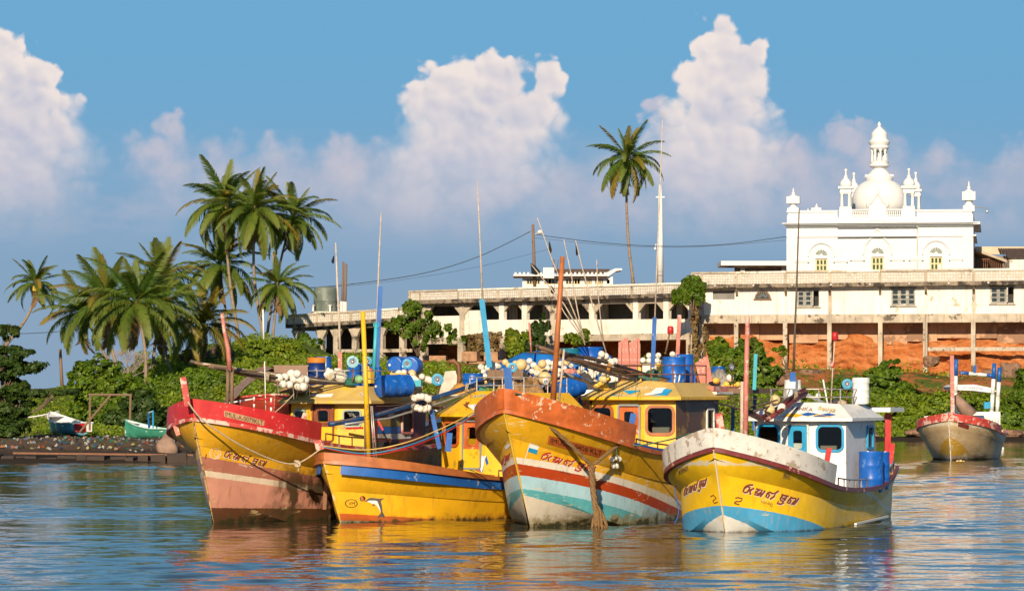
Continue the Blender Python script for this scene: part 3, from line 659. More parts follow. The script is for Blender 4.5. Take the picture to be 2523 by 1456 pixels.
def terrain_z(X, Y):
    X = np.asarray(X, float); Y = np.asarray(Y, float)
    d2 = (X[..., None] - CPa[:, 0]) ** 2 + ((Y[..., None] - CPa[:, 1]) * .8) ** 2 + 6.0
    w = d2 ** -2.6
    z = (w * CPa[:, 2]).sum(-1) / w.sum(-1)
    sh = np.interp(X, SHX, SHY); s = Y - sh
    up = np.clip(s / 16, 0, 1); up = up * up * (3 - 2 * up)
    z = np.where(s > 0, .18 * np.clip(s / 1.2, 0, 1) + z * up, np.maximum(-2.0, s * .25))
    far = np.clip((Y - 345) / 60, 0, 1); z = z * (1 - far) + 1.2 * far
    wide = np.clip((np.abs(X) - 90) / 60, 0, 1) * (s > 0); z = z * (1 - wide) + 1.0 * wide
    return z
def bumps(X, Y): return .16 * np.sin(X * .9 + 1.3 * np.sin(Y * .5)) * np.sin(Y * .8 + X * .2) + .07 * np.sin(X * 2.3 + Y) * np.sin(Y * 2.1)
def make_ground():
    xs = grade([(-3000, -300, 6), (-300, -70, 14), (-70, 70, 150), (70, 300, 14), (300, 3000, 6)]); ys = grade([(150, 350, 170), (350, 600, 16), (600, 3500, 10)])
    Xg, Yg = np.meshgrid(xs, ys); Z = terrain_z(Xg, Yg)
    s = Yg - np.interp(Xg, SHX, SHY); Z = Z + bumps(Xg, Yg) * np.clip(s / 6, 0, 1)
    V = np.stack([Xg, Yg, Z], -1).reshape(-1, 3); nx, ny = len(xs), len(ys); idx = np.arange(nx * ny).reshape(ny, nx)
    q = np.stack([idx[:-1, :-1], idx[:-1, 1:], idx[1:, 1:], idx[1:, :-1]], -1).reshape(-1, 4)
    me = bpy.data.meshes.new('ground'); me.from_pydata(V.tolist(), [], q.tolist())
    m, nt, bs = newmat('shore_ground'); co = nd(nt, 'ShaderNodeNewGeometry', out=0)
    sp = nt.nodes.new('ShaderNodeSeparateXYZ'); nt.links.new(co, sp.inputs[0])
    n1 = nd(nt, 'ShaderNodeTexNoise', {0: co, 2: .35, 3: 8.0, 4: .65}); n2 = nd(nt, 'ShaderNodeTexNoise', {0: co, 2: 2.5, 3: 6.0, 4: .6})
    grass = mix(nt, n2, (.030, .055, .008), (.10, .13, .02)); soil = mix(nt, n2, (.055, .035, .022), (.17, .11, .07)); redsoil = mix(nt, n2, (.24, .07, .022), (.42, .15, .05))
    soil = mix(nt, sstep(nt, sp.outputs[0], -18, -6), soil, mix(nt, sstep(nt, sp.outputs[2], 2.5, 4.5), soil, redsoil))
    f = mth(nt, 'MULTIPLY', sstep(nt, n1, .42, .55, 1.0, .0), sstep(nt, sp.outputs[2], .5, 1.4))
    f2 = mth(nt, 'MAXIMUM', f, mth(nt, 'MULTIPLY', sstep(nt, sp.outputs[0], -14, -9, 1, 0), sstep(nt, sp.outputs[2], .7, 1.6)))
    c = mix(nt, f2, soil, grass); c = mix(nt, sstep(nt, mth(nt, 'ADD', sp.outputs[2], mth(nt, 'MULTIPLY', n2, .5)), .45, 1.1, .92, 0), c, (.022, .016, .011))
    bm = nd(nt, 'ShaderNodeBump', {'Strength': .8, 'Distance': .12, 'Height': n2}); setin(nt, bs, Base_Color=c, Roughness=.95, Specular_IOR_Level=.15, Normal=bm)
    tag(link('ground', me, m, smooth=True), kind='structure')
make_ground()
def gz(x, y): return float(terrain_z(np.array([x]), np.array([y]))[0])

# ================================================================ long terraces, mosque
m_plaster = surf('aged_white_plaster', (.76, .71, .62), .85, .10, .5, wear=(.45, .36, .25), wamt=.10, wscale=.9, streak=(.40, .32, .23), bump=.15, bscale=8, spec=.2)
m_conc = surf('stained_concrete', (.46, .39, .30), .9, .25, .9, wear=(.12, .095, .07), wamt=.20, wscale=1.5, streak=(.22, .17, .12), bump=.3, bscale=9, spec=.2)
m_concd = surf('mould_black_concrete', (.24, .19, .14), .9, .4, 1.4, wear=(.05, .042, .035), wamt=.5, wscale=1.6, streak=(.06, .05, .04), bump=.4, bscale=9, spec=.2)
m_bright = surf('fresh_whitewash', (.68, .675, .66), .8, .05, .5, spec=.2, bump=.05, streak=(.63, .61, .58))
m_shut = surf('cream_joinery', (.60, .50, .28), .6, .1, 3)
m_greyw = surf('grey_joinery', (.30, .29, .25), .7, .2, 3, wear=(.5, .48, .42), wamt=.3)
m_greeng = surf('green_glass', (.05, .085, .03), .15, .3, 3, spec=.6)
m_drkg = surf('dark_glass', (.035, .045, .05), .12, .3, 3, spec=.6)
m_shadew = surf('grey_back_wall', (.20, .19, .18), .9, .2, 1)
def latticemat():
    m, nt, bs = newmat('pierced_block_lattice'); co = obco(nt)
    v = nd(nt, 'ShaderNodeTexVoronoi', {0: co, 2: 4.2, 'Randomness': .15}, voronoi_dimensions='3D', feature='F1')
    n = nd(nt, 'ShaderNodeTexNoise', {0: co, 2: .8, 3: 6.0, 4: .65})
    c = mix(nt, sstep(nt, v, .30, .52), (.82, .78, .72), (.50, .45, .38)); c = mix(nt, sstep(nt, n, .54, .74, 0, .7), c, (.20, .16, .12))
    bm = nd(nt, 'ShaderNodeBump', {'Strength': 1.0, 'Distance': .10, 'Height': v}, invert=True); setin(nt, bs, Base_Color=c, Roughness=.9, Specular_IOR_Level=.2, Normal=bm)
    return m
m_latt = latticemat()
class Wall:
    """vertical plane through two picture columns at given distances; s along, d inward (away from the viewer), z up"""
    def __init__(s, pxa, Ya, pxb, Yb):
        s.a = W(pxa, HY, Ya); s.b = W(pxb, HY, Yb); s.a.z = s.b.z = 0; s.t = (s.b - s.a); s.len = s.t.length; s.t.normalize(); s.n = Vector((-s.t.y, s.t.x, 0))
        s.rz = math.atan2(s.t.y, s.t.x); s.M = Matrix((s.t, s.n, Vector((0, 0, 1)))).transposed()
    def sz(s, px, py, d=0):
        o = s.a + s.n * d; k = (px - CX) / F             # (o + t*u).x = k * (o + t*u).y
        u = (k * o.y - o.x) / (s.t.x - k * s.t.y); Y = o.y + s.t.y * u
        return u, H + (HY - py) / F * Y
    def s(s_, px, d=0): return s_.sz(px, HY, d)[0]
    def z(s_, px, py, d=0): return s_.sz(px, py, d)[1]
    def thing(s, name, label, cat, group=None): return thing(name, label, cat, s.a, s.rz, group)
def wbox(mb, s0, s1, d0, d1, z0, z1): return mb.box(((s0 + s1) / 2, (d0 + d1) / 2, (z0 + z1) / 2), (s1 - s0, d1 - d0, z1 - z0))
def panelwall(mb, s0, s1, z0, z1, holes, d=0, depth=.25):
    us = sorted({s0, s1, *[h[0] for h in holes], *[h[1] for h in holes]}); zs = sorted({z0, z1, *[h[2] for h in holes], *[h[3] for h in holes]})
    for i in range(len(us) - 1):
        for k in range(len(zs) - 1):
            uc, zc = (us[i] + us[i + 1]) / 2, (zs[k] + zs[k + 1]) / 2
            if any(h[0] < uc < h[1] and h[2] < zc < h[3] for h in holes): continue
            mb.add([(us[i], d, zs[k]), (us[i + 1], d, zs[k]), (us[i + 1], d, zs[k + 1]), (us[i], d, zs[k + 1])], [(0, 1, 2, 3)])
    for h in holes:
        a, b, c, e = h[:4]
        mb.add([(a, d, c), (b, d, c), (b, d, e), (a, d, e), (a, d + depth, c), (b, d + depth, c), (b, d + depth, e), (a, d + depth, e)], [(0, 4, 5, 1), (1, 5, 6, 2), (2, 6, 7, 3), (3, 7, 4, 0)])
def parapet(w, root, s0, s1, zf, posts, top=1.05, cop=.16, d=-.55):
    """lattice panels between posts, coping on top, mouldy slab edge beneath; zf(s) = slab top"""
    ps = [s0] + [p for p in posts if s0 + .5 < p < s1 - .5] + [s1]
    for p in ps[:-1]: wbox(MB(), p - .12, p + .12, d - .07, d + .2, zf(p), zf(p) + top).build('parapet_post', m_conc, root)
    for a, b in zip(ps, ps[1:]):
        za, zb = zf(a), zf(b); n = Vector((0, -1, 0))
        def bx(name, m, d0, d1, l0, l1):
            V = [(x, dd, (za if x == a else zb) + l) for x in (a, b) for dd in (d0, d1) for l in (l0, l1)]
            return MB().add(V, [(0, 1, 3, 2), (4, 6, 7, 5), (0, 4, 5, 1), (2, 3, 7, 6), (0, 2, 6, 4), (1, 5, 7, 3)]).build(name, m, root)
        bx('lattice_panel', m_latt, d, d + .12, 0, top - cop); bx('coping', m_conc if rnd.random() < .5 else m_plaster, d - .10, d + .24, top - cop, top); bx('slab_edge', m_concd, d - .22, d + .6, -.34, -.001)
# ---- right terrace
WR = Wall(1690, 295, 2560, 289)
def build_right():
    r = WR.thing('terrace_building', 'long white terrace wall on concrete columns below the mosque', 'building')
    zf = lambda s: WR.z(1690, 700) + (WR.z(2540, 690) - WR.z(1690, 700)) * s / WR.len - .06
    s0, s1 = WR.s(1708), WR.len + 4
    cols = [1730, 1816.5, 1937, 2045, 2169, 2281.7, 2399.6, 2530]; cs = [WR.s(c) for c in cols]
    zb0, zb1 = WR.z(1730, 797), WR.z(1730, 776)
    parapet(WR, r, s0, s1, zf, cs)
    wn = [(1964, 2019, 756, 715), (2196, 2255.5, 753, 711), (2440, 2499, 748, 706)]; holes = []
    for a, b, c, e in wn: holes.append((WR.s(a), WR.s(b), WR.z(a, c), WR.z(a, e)))
    vent = (WR.s(1756), WR.s(1810), WR.z(1756, 738), WR.z(1756, 716))
    mb = MB(); panelwall(mb, s0, s1, zb1, zf(s1) + .1, holes + [vent], .0, .22); mb.add([(s0, 0, zb1), (s0, 8, zb1), (s0, 8, zf(s0)), (s0, 0, zf(s0))], [(0, 1, 2, 3)]); mb.build('wall', m_plaster, r)
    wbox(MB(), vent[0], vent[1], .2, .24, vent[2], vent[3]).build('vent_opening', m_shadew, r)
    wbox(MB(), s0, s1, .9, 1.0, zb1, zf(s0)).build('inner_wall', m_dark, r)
    for i, h in enumerate(holes):
        fr = MB(); a, b, c, e = h
        for q in ((a, b, c - .02, c + .07), (a, b, e - .07, e)): wbox(fr, q[0], q[1], .0, .12, q[2], q[3])
        for x in (a, b - .07, a + (b - a) / 3 - .04, a + (b - a) * 2 / 3 - .04): wbox(fr, x, x + .08, .01, .11, c + .07, e - .07)
        wo = fr.build('window', m_greyw, r)
        for k in range(3):
            x0 = a + (b - a) * k / 3 + .06; x1 = a + (b - a) * (k + 1) / 3 - .06
            opened = (i == 0 and k == 2) or (i == 2 and k == 2)
            sh = MB(); n = 3
            if opened: wbox(sh, x0, x0 + .10, -.4, .05, c + .1, e - .1); sh.build('casement', m_greyw, wo); continue
            for q in range(n + 1): z = c + .12 + (e - c - .24) * q / n; wbox(sh, x0, x1, .03, .07, z - .04, z + .04)
            wbox(sh, x0, x0 + .07, .032, .072, c + .09, e - .09); wbox(sh, x1 - .07, x1, .032, .072, c + .09, e - .09)
            ca = sh.build('casement', m_greyw, wo)
            for q in range(n): z = c + .12 + (e - c - .24) * q / n; wbox(MB(), x0 + .07, x1 - .07, .05, .06, z + .04, z + (e - c - .24) / n - .04).build('pane', m_drkg, ca)
        wbox(MB(), a - .12, b + .12, -.14, .02, c - .10, c - .02).build('sill', m_conc, r)
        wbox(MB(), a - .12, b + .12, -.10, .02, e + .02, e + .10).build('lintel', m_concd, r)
    # half-round fan light
    fc = ((WR.s(1861) + WR.s(1897)) / 2, WR.z(1880, 736)); rr = (WR.s(1897) - WR.s(1861)) / 2
    fl = MB(); arc = [(math.cos(R(x)), math.sin(R(x))) for x in range(0, 181, 15)]
    fl.tube([(fc[0] + rr * c, -.03, fc[1] + rr * s_) for c, s_ in arc], .09, 5); wbox(fl, fc[0] - rr - .15, fc[0] + rr + .15, -.12, .02, fc[1] - .12, fc[1])
    fo = fl.build('fanlight', m_wood, r)
    MB().add([(fc[0] + rr * c, -.012, fc[1] + rr * s_) for c, s_ in arc], [tuple(range(len(arc)))[::-1]]).build('pane', m_drkg, fo)
    sp = MB()
    for x in range(20, 170, 20): sp.bar((fc[0] + .2 * math.cos(R(x)), -.03, fc[1] + .2 * math.sin(R(x))), (fc[0] + rr * .92 * math.cos(R(x)), -.03, fc[1] + rr * .92 * math.sin(R(x))), .04, .03)
    sp.build('glazing_bar', m_greyw, fo)
    for i, c in enumerate(cs):
        wbox(MB(), c - .14, c + .14, -.16, -.002, zb1, zf(c) - .32).build('pilaster', m_plaster if i % 3 else m_conc, r)
        x, y = (WR.a + WR.t * c).xy; zg = gz(x, y - .4) - .6
        MB().box((c + rnd.uniform(-.05, .05), -.25, (zb0 + zg) / 2), (.36, .36, zb0 - zg)).build('column', m_conc, r)
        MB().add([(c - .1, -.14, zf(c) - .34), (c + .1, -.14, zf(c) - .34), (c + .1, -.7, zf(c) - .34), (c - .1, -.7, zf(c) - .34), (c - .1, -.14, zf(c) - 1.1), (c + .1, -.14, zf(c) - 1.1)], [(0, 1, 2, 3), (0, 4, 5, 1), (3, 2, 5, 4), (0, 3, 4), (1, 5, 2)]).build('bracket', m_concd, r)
    ee = sorted(cs + [s1])
    for a, b in zip(ee, ee[1:]): wbox(MB(), a + .005, b - .005, -.42, .15, zb0, zb1).build('beam', m_conc, r)
    wbox(MB(), s0, s1, .16, 9, zb0 + .15, zb1).build('floor_slab', m_conc, r)
    zt = WR.z(2400, 860); wbox(MB(), WR.s(2287), s1, -.40, -.12, zt - .16, zt + .16).build('tie_beam', m_conc, r)
    for c in np.arange(s0 + 2, s1, 3.3): MB().tube([(c, -.5, zf(c) - .12), (c, -.95, zf(c) - .16)], .07, 6).build('drain_pipe', m_white, r)
build_right()
# red earth cliff and old foundation wall behind the columns
def build_cliff():
    n, mrow = 260, 60; V = []; zt = WR.z(1730, 797) + .5
    m, nt, bs = newmat('red_earth'); co = nd(nt, 'ShaderNodeNewGeometry', out=0)
    n1 = nd(nt, 'ShaderNodeTexNoise', {0: nd(nt, 'ShaderNodeMapping', {0: co, 3: (.35, .35, 1.2)}), 2: 1.0, 3: 9.0, 4: .65}); n2 = nd(nt, 'ShaderNodeTexNoise', {0: co, 2: 3.0, 3: 8.0, 4: .65})
    c = mix(nt, sstep(nt, n1, .3, .7), (.42, .115, .03), (.62, .25, .09)); c = mix(nt, sstep(nt, n2, .56, .7, 0, .7), c, (.20, .07, .03))
    c = mix(nt, sstep(nt, n1, .60, .72, 0, .7), c, (.60, .40, .24))
    bm = nd(nt, 'ShaderNodeBump', {'Strength': 1.0, 'Distance': .35, 'Height': n2}); setin(nt, bs, Base_Color=c, Roughness=.95, Specular_IOR_Level=.1, Normal=bm)
    sN = np.linspace(WR.s(1712), WR.len + 4, n)
    for i, s in enumerate(sN):
        for k in range(mrow):
            q = k / (mrow - 1); z = 2.8 + (zt - 2.8) * q
            ed = WR.z(2000, 828) + .35 * math.sin(s * .5) + .25 * math.sin(s * 1.3 + 1)       # brow where the earth meets the old plinth
            d = 2.35 + .3 * math.sin(s * .7 + z) + .16 * math.sin(s * 2.1 + z * 2.3) + .14 * math.sin(s * 4.7 + 2 * math.sin(z * 3)) * math.sin(z * 5 + s) + .10 * math.sin(z * 9 + 1.5 * math.sin(s * 1.7)) + rnd.uniform(-.05, .05) - max(0, ed - z) * .36 - (.45 if z < ed else 0) * min(1, (ed - z) * 3)
            V.append((s, d, z))
    F_ = [(i * mrow + k, (i + 1) * mrow + k, (i + 1) * mrow + k + 1, i * mrow + k + 1) for i in range(n - 1) for k in range(mrow - 1)]
    me = bpy.data.meshes.new('cliff'); me.from_pydata(V, [], F_); o = link('cliff', me, m, smooth=True); o.location = WR.a; o.rotation_euler = (0, 0, WR.rz); tag(o, kind='structure')
    f = WR.thing('foundation_wall', 'stained pinkish plinth wall in shade under the white terrace', 'wall')
    mw = surf('pinkish_old_plaster', (.50, .29, .17), .9, .2, .6, wear=(.26, .15, .09), wamt=.28, wscale=.8, streak=(.34, .22, .15), bump=.3, bscale=6)
    zc = WR.z(2000, 838)
    xs = list(np.linspace(WR.s(1720), WR.len + 4, 14))
    for a, b in zip(xs, xs[1:]): wbox(MB(), a, b - .02, 1.75 + rnd.uniform(-.06, .06), 2.3, zc + rnd.uniform(-.5, .2), zt).build('plaster_panel', mw, f)
build_cliff()

# ---- middle arcade
WM = Wall(1019, 316, 1715, 296)
def build_mid():
    r = WM.thing('arcade_building', 'white arcaded terrace with chamfered openings and lattice parapet', 'building')
    L = WM.len; lin = lambda a, b: (lambda s: WM.z(1019, a) + (WM.z(1700, b) - WM.z(1019, a)) * s / L)
    ztop, zpb, zop, zsill, zb1, zb0 = lin(716.5, 691), lin(741, 722), lin(752, 747), lin(789, 786), lin(832, 820), lin(849, 836)
    cols = [1045, 1139, 1237, 1293, 1362, 1459, 1567, 1642, 1703]; cs = [WM.s(c) for c in cols]
    parapet(WM, r, 0, L - .3, lambda s: zpb(s), cs, top=ztop(0) - zpb(0))
    # beam above the openings, columns, chamfer brackets, sill walls
    for i, (a, b) in enumerate(zip(cs, cs[1:])):
        m = (a + b) / 2
        wbox(MB(), a + .26, b - .26, -.02, .30, zop(m), zpb(m) - .35).build('lintel_beam', m_conc, r)
        for x, sg in ((a + .26, 1), (b - .26, -1)):
            ch = min(.9, (b - a) * .24); z = zop(m)
            MB().add([(x, -.015, z), (x + sg * ch, -.015, z), (x, -.015, z - ch), (x, .29, z), (x + sg * ch, .29, z), (x, .29, z - ch)], [(0, 1, 2), (3, 5, 4), (0, 3, 4, 1), (1, 4, 5, 2), (0, 2, 5, 3)]).build('bracket', m_conc, r)
        if i == 0: wbox(MB(), a + .25, b - .25, 0, .25, zb1(m), zop(m) - 1.0).build('sill_wall', m_plaster, r)
        elif i == 1: wbox(MB(), a + .25, b - .25, 0, .25, zb1(m), zsill(m)).build('sill_wall', m_plaster, r); wbox(MB(), a + .25, (a + b) / 2, .1, .3, zsill(m), zop(m) - .5).build('screen_wall', m_plaster, r)
        else: wbox(MB(), a + .25, b - .25, 0, .25, zb1(m), zsill(m)).build('sill_wall', m_plaster, r)
        wbox(MB(), a + .01, b - .01, -.35, .4, zb0(m), zb1(m)).build('beam', m_conc, r)
    for i, c in enumerate(cs):
        wbox(MB(), c - .26, c + .26, -.10, .36, zb1(c) - .01, zpb(c) - .345).build('column', m_conc if i in (1, 4, 0) else m_plaster, r)
        x, y = (WM.a + WM.t * c).xy; zg = gz(x, y - .2) - 1.5
        if i in (0, 1, 2, 6, 8, 4): MB().box((c, -.05, (zb0(c) + zg) / 2), (.62, .55, zb0(c) - zg - .01)).build('pillar', m_conc, r)
    wbox(MB(), -.2, L, .4, 7, zb0(0) + .1, zb1(0) - .1).build('floor_slab', m_conc, r)
    wbox(MB(), -.2, L, .3, 7, zpb(0) - .5, zpb(L) - .36).build('roof_slab', m_conc, r)
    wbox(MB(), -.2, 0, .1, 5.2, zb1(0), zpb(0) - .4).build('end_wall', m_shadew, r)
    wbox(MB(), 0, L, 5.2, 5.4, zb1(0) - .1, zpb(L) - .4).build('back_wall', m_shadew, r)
    for px in (1185, 1268, 1330, 1410, 1510, 1600, 1665): s = WM.s(px); wbox(MB(), s - .3, s + .3, 4.4, 4.9, zb1(s), zpb(s) - .4).build('inner_pier', m_plaster, r)
    # earth face under the building
    V = []; n = 60
    for i in range(n):
        s = -1 + (L + 1.5) * i / (n - 1)
        for k in range(14): z = 3 + (zb0(s) - 3) * k / 13; V.append((s, 4.6 + .5 * math.sin(s * .8 + z) + .3 * math.sin(s * 2 + z * 3) - max(0, 7 - z) * .8, z))
    me = bpy.data.meshes.new('earth_bank'); me.from_pydata(V, [], [(i * 14 + k, (i + 1) * 14 + k, (i + 1) * 14 + k + 1, i * 14 + k + 1) for i in range(n - 1) for k in range(13)])
    o = link('earth_bank', me, bpy.data.materials['red_earth'], smooth=True); o.location = WM.a; o.rotation_euler = (0, 0, WM.rz); tag(o, kind='structure')
    for (px, py), lab in zip(((1080, 895), (1180, 905), (1225, 900), (1300, 905), (1210, 880), (1160, 880)), ('leftmost tan stone block under the arcade', 'tan stone block under the second arcade bay', 'tan stone block right of the second arcade pillar', 'rightmost tan stone block under the arcade', 'upper tan stone block stacked behind two others under the arcade', 'upper left tan stone block in the second arcade bay')):          # loose ashlar blocks
        q = W(px, py + 12, 303); tag(MB().box((0, 0, .5), (1.5 * rnd.uniform(.6, 1), 1.1, 1.1 * rnd.uniform(.7, 1.1)), Matrix.Rotation(rnd.uniform(-.4, .4), 3, 'Z')).build('stone_block', surf('tan_ashlar', (.36, .20, .11), .9, .3, 2, bump=.5, bscale=5), loc=q), lab, 'stone block', 'stone blocks under the arcade')
build_mid()
# ---- left platform
WL = Wall(715, 322, 1015, 315)
def build_left():
    r = WL.thing('platform_building', 'low concrete platform with lattice parapet on splayed columns left of arcade', 'building')
    L = WL.len; lin = lambda a, b: (lambda s: WL.z(715, a) + (WL.z(1000, b) - WL.z(715, a)) * s / L)
    zt, zp, zb = lin(776, 757), lin(800, 782), lin(812, 800)
    cols = [732, 790, 827, 873, 938, 990]; cs = [WL.s(c) for c in cols]
    parapet(WL, r, 0, L, zp, cs, top=zt(0) - zp(0))
    MB().add([(x, d, (zb(x) - .1) if q == 0 else zp(x) - .35) for x in (.3, L + .5) for d in (-.1, 7) for q in (0, 1)], [(0, 1, 3, 2), (4, 6, 7, 5), (0, 4, 5, 1), (2, 3, 7, 6), (0, 2, 6, 4), (1, 5, 7, 3)]).build('floor_slab', m_concd, r)
    for c in cs:
        x, y = (WL.a + WL.t * c).xy; zg = gz(x, y) - 1.0; z1 = zb(c) - .1
        mb = MB(); mb.box((c, .2, (z1 + zg) / 2), (.5, .5, z1 - zg)); co = mb.build('column', m_conc, r)
        MB().add([(c - .7, 0, z1), (c + .7, 0, z1), (c + .26, 0, z1 - .8), (c - .26, 0, z1 - .8), (c - .7, .4, z1), (c + .7, .4, z1), (c + .26, .4, z1 - .8), (c - .26, .4, z1 - .8)], [(3, 2, 1, 0), (4, 5, 6, 7), (0, 1, 5, 4), (1, 2, 6, 5), (3, 0, 4, 7)]).build('capital', m_conc, r)
    zt2 = WL.z(930, 868); wbox(MB(), cs[2], L, -.1, .1, zt2, zt2 + .3).build('tie_beam', m_conc, r)
    wbox(MB(), 0, L, 6, 6.2, 3, zb(0)).build('back_wall', surf('dark_earth', (.10, .05, .03), .95, .4, 1, bump=.5), r)
    # water tank on the roof, drum-like, with its plinth
    q = W(802, 768, 326); t = thing('water_tank', 'grey green round water tank on the left platform roof', 'water tank', q)
    rr = 29 / F * 326; MB().lathe([(rr * .98, 0), (rr, .3), (rr, 1.0), (rr * 1.01, 1.02), (rr, 1.04), (rr, 2.1), (rr * .9, 2.3), (.3, 2.4)], 28).build('tank', surf('tank_plastic', (.13, .16, .135), .5, .25, 1.0, wear=(.25, .26, .23), wamt=.2, wscale=1), t, smooth=35)
    MB().box((0, 0, -.3), (2.6, 2.2, .6)).build('plinth', m_plaster, t)
    for dx in (-1.1, .5, 1.3): MB().lathe([(.1, -.2), (.1, .5), (.16, .5), (.16, .62)], 8, (dx, -1.2, 0)).build('pipe', m_white, t)
build_left()
# ---- pavilion, canopy roof, house, tall pole
def build_roof_things():
    Y = 330; u = Y / F; q = W(1290, 712, Y); r = thing('pavilion', 'small white flat roofed pavilion with cream windows above arcade', 'building', q)
    P = lambda px, py: ((px - 1290) * u, (712 - py) * u)
    x0, z0 = P(1287, 712); x1, z1 = P(1510, 682)
    mb = MB(); hs = []
    for a, b in ((1297, 1331), (1341, 1385), (1393, 1430), (1439, 1459), (1465, 1487)): hs.append((P(a, 0)[0], P(b, 0)[0], P(0, 701)[1], P(0, 686)[1]))
    panelwall(mb, x0, x1, z0, z1, hs + [(P(1495, 0)[0], P(1502, 0)[0], P(0, 699)[1], P(0, 689)[1])], 0, .2); mb.add([(x1, 0, z0), (x1, 5, z0), (x1, 5, z1), (x1, 0, z1)], [(0, 1, 2, 3)]); mb.build('wall', m_bright, r)
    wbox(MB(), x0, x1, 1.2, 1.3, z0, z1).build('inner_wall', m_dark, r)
    for h in hs:
        wm = MB()
        for z in (h[2], h[3] - .07): wbox(wm, h[0], h[1], .02, .1, z, z + .07)
        k = 5
        for i in range(k + 1): x = h[0] + (h[1] - h[0] - .07) * i / k; wbox(wm, x, x + .08, .018, .098, h[2] + .07, h[3] - .07)
        wo = wm.build('window', m_shut, r)
        for i in range(k):
            if rnd.random() < .75: x = h[0] + (h[1] - h[0] - .07) * i / k; wbox(MB(), x + .08, x + (h[1] - h[0] - .07) / k, .05, .06, h[2] + .07, h[3] - .07).build('pane', m_drkg, wo)
    a, zr = P(1265, 681); b, _ = P(1495, 681)
    wbox(MB(), a, b, -1.0, 5.5, zr, zr + .18).build('roof', m_bright, r)
    for i in range(22):
        x = a + .2 + i * (b - a - .4) / 21
        if not 8 < i < 12: wbox(MB(), x - .1, x + .1, -.98, -.78, zr + .18, zr + .36).build('merlon', m_bright, r)
    c, zc = P(1347, 668); wbox(MB(), c - .35, c + .7, -1.05, 0, zr - .2, zc + .3).build('pier', m_bright, r)
    x2, _ = P(1532, 0); MB().add([(b - .4, -.4, zr + .18), (b + .8, -.4, zr + .75), (x2, -.4, zr + .75), (x2, -.4, zr + .58), (b + .9, -.4, zr + .5), (b, -.4, zr - .1), (b - .4, 4, zr + .18), (b + .8, 4, zr + .75), (x2, 4, zr + .75), (x2, 4, zr + .58), (b + .9, 4, zr + .5), (b, 4, zr - .1)], [(5, 4, 3, 2, 1, 0), (6, 7, 8, 9, 10, 11)] + [(i, (i + 1) % 6, 6 + (i + 1) % 6, 6 + i) for i in range(6)]).build('canopy', m_bright, r)
    MB().add([(a + 4.5, 2, zr + .2), (b + .2, 2, zr + .2), (b + .4, 4, zr + .85), (a + 3.5, 4, zr + .85)], [(0, 1, 2, 3)]).build('tin_roof', surf('old_tin', (.13, .085, .06), .7, .4, 3), r)
    # canopy left of the mosque
    Y = 318; u = Y / F; q = W(1775, 672, Y); r = thing('roof_canopy', 'flat white concrete canopy on stub posts beside mosque', 'canopy', q)
    wd = 175 * u; wbox(MB(), 0, wd, -1, 5, 17 * u, 28 * u).build('slab', m_bright, r)
    MB().add([(.1, -.9, 17 * u - .01), (wd, -.9, 17 * u - .01), (wd, -.2, 12 * u), (1.6, -.2, 12 * u), (.1, 5, 17 * u - .01), (wd, 5, 17 * u - .01)], [(0, 1, 2, 3), (3, 2, 5, 4)]).build('soffit', m_conc, r)
    for px in (1830, 1931): x = (px - 1775) * u; wbox(MB(), x - .2, x + .2, 0, .4, -2, 16 * u).build('post', m_bright, r)
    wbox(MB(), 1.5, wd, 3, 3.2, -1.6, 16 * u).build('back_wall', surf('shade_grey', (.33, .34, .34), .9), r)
    # house at the right edge
    Y = 312; u = Y / F; q = W(2399, 658, Y); r = thing('house', 'low house with dark tiled roof at right edge behind mosque', 'house', q); P = lambda px, py: ((px - 2399) * u, (658 - py) * u)
    m_tile = surf('dark_roof_tiles', (.085, .06, .05), .8, .4, 2, stretch=(8, 1, 1), bump=.6, bscale=12)
    a = P(2400, 614); b = P(2475, 642)
    mb = MB(); mb.add([(a[0], -1, a[1]), (a[0], -1, a[1] - .22), (b[0], -1.3, b[1] - .22), (b[0], -1.3, b[1]), (a[0], 4, a[1]), (a[0], 4, a[1] - .22), (b[0], 4, b[1] - .22), (b[0], 4, b[1])], [(0, 1, 2, 3), (7, 6, 5, 4), (0, 3, 7, 4), (1, 5, 6, 2)]); mb.build('barge_board', surf('tan_board', (.42, .34, .24), .7), r)
    c, d = P(2470, 610), P(2620, 610); e, g = P(2485, 638), P(2640, 638)
    mb = MB(); k = 26
    for i in range(k):
        x0 = c[0] + (d[0] - c[0]) * i / k; x1 = c[0] + (d[0] - c[0]) * (i + .92) / k; y0 = e[0] + (g[0] - e[0]) * i / k; y1 = e[0] + (g[0] - e[0]) * (i + .92) / k
        MB().add([(x0, 3, c[1]), (x1, 3, c[1]), (y1, -1, e[1]), (y0, -1, e[1]), (x0 + .08, 3, c[1] + .09), (x1 - .08, 3, c[1] + .09), (y1 - .08, -1, e[1] + .09), (y0 + .08, -1, e[1] + .09)], [(4, 5, 6, 7), (0, 4, 7, 3), (1, 2, 6, 5), (2, 3, 7, 6)]).build('tile_course', m_tile, r)
    s0 = P(2404, 607); wbox(MB(), s0[0], d[0], 3, 3.4, s0[1] - .6, s0[1] + .1).build('ridge_wall', surf('tan_render', (.55, .45, .32), .85, .12, 1), r)
    wbox(MB(), 0, P(2640, 0)[0], 2, 6, -1, 1.1).build('wall', m_shadew, r); wbox(MB(), P(2482, 0)[0], P(2640, 0)[0], -1.4, 2, -.9, P(0, 641)[1]).build('wall', m_plaster, r)
    for i in range(16): x = P(2402, 0)[0] + i * .17; wbox(MB(), x, x + .05, -.6, -.55, -.3, P(0, 640)[1]).build('baluster', m_rust, r)
    wbox(MB(), 0, P(2478, 0)[0], -.62, -.53, P(0, 640)[1], P(0, 638)[1]).build('handrail', m_rust, r)
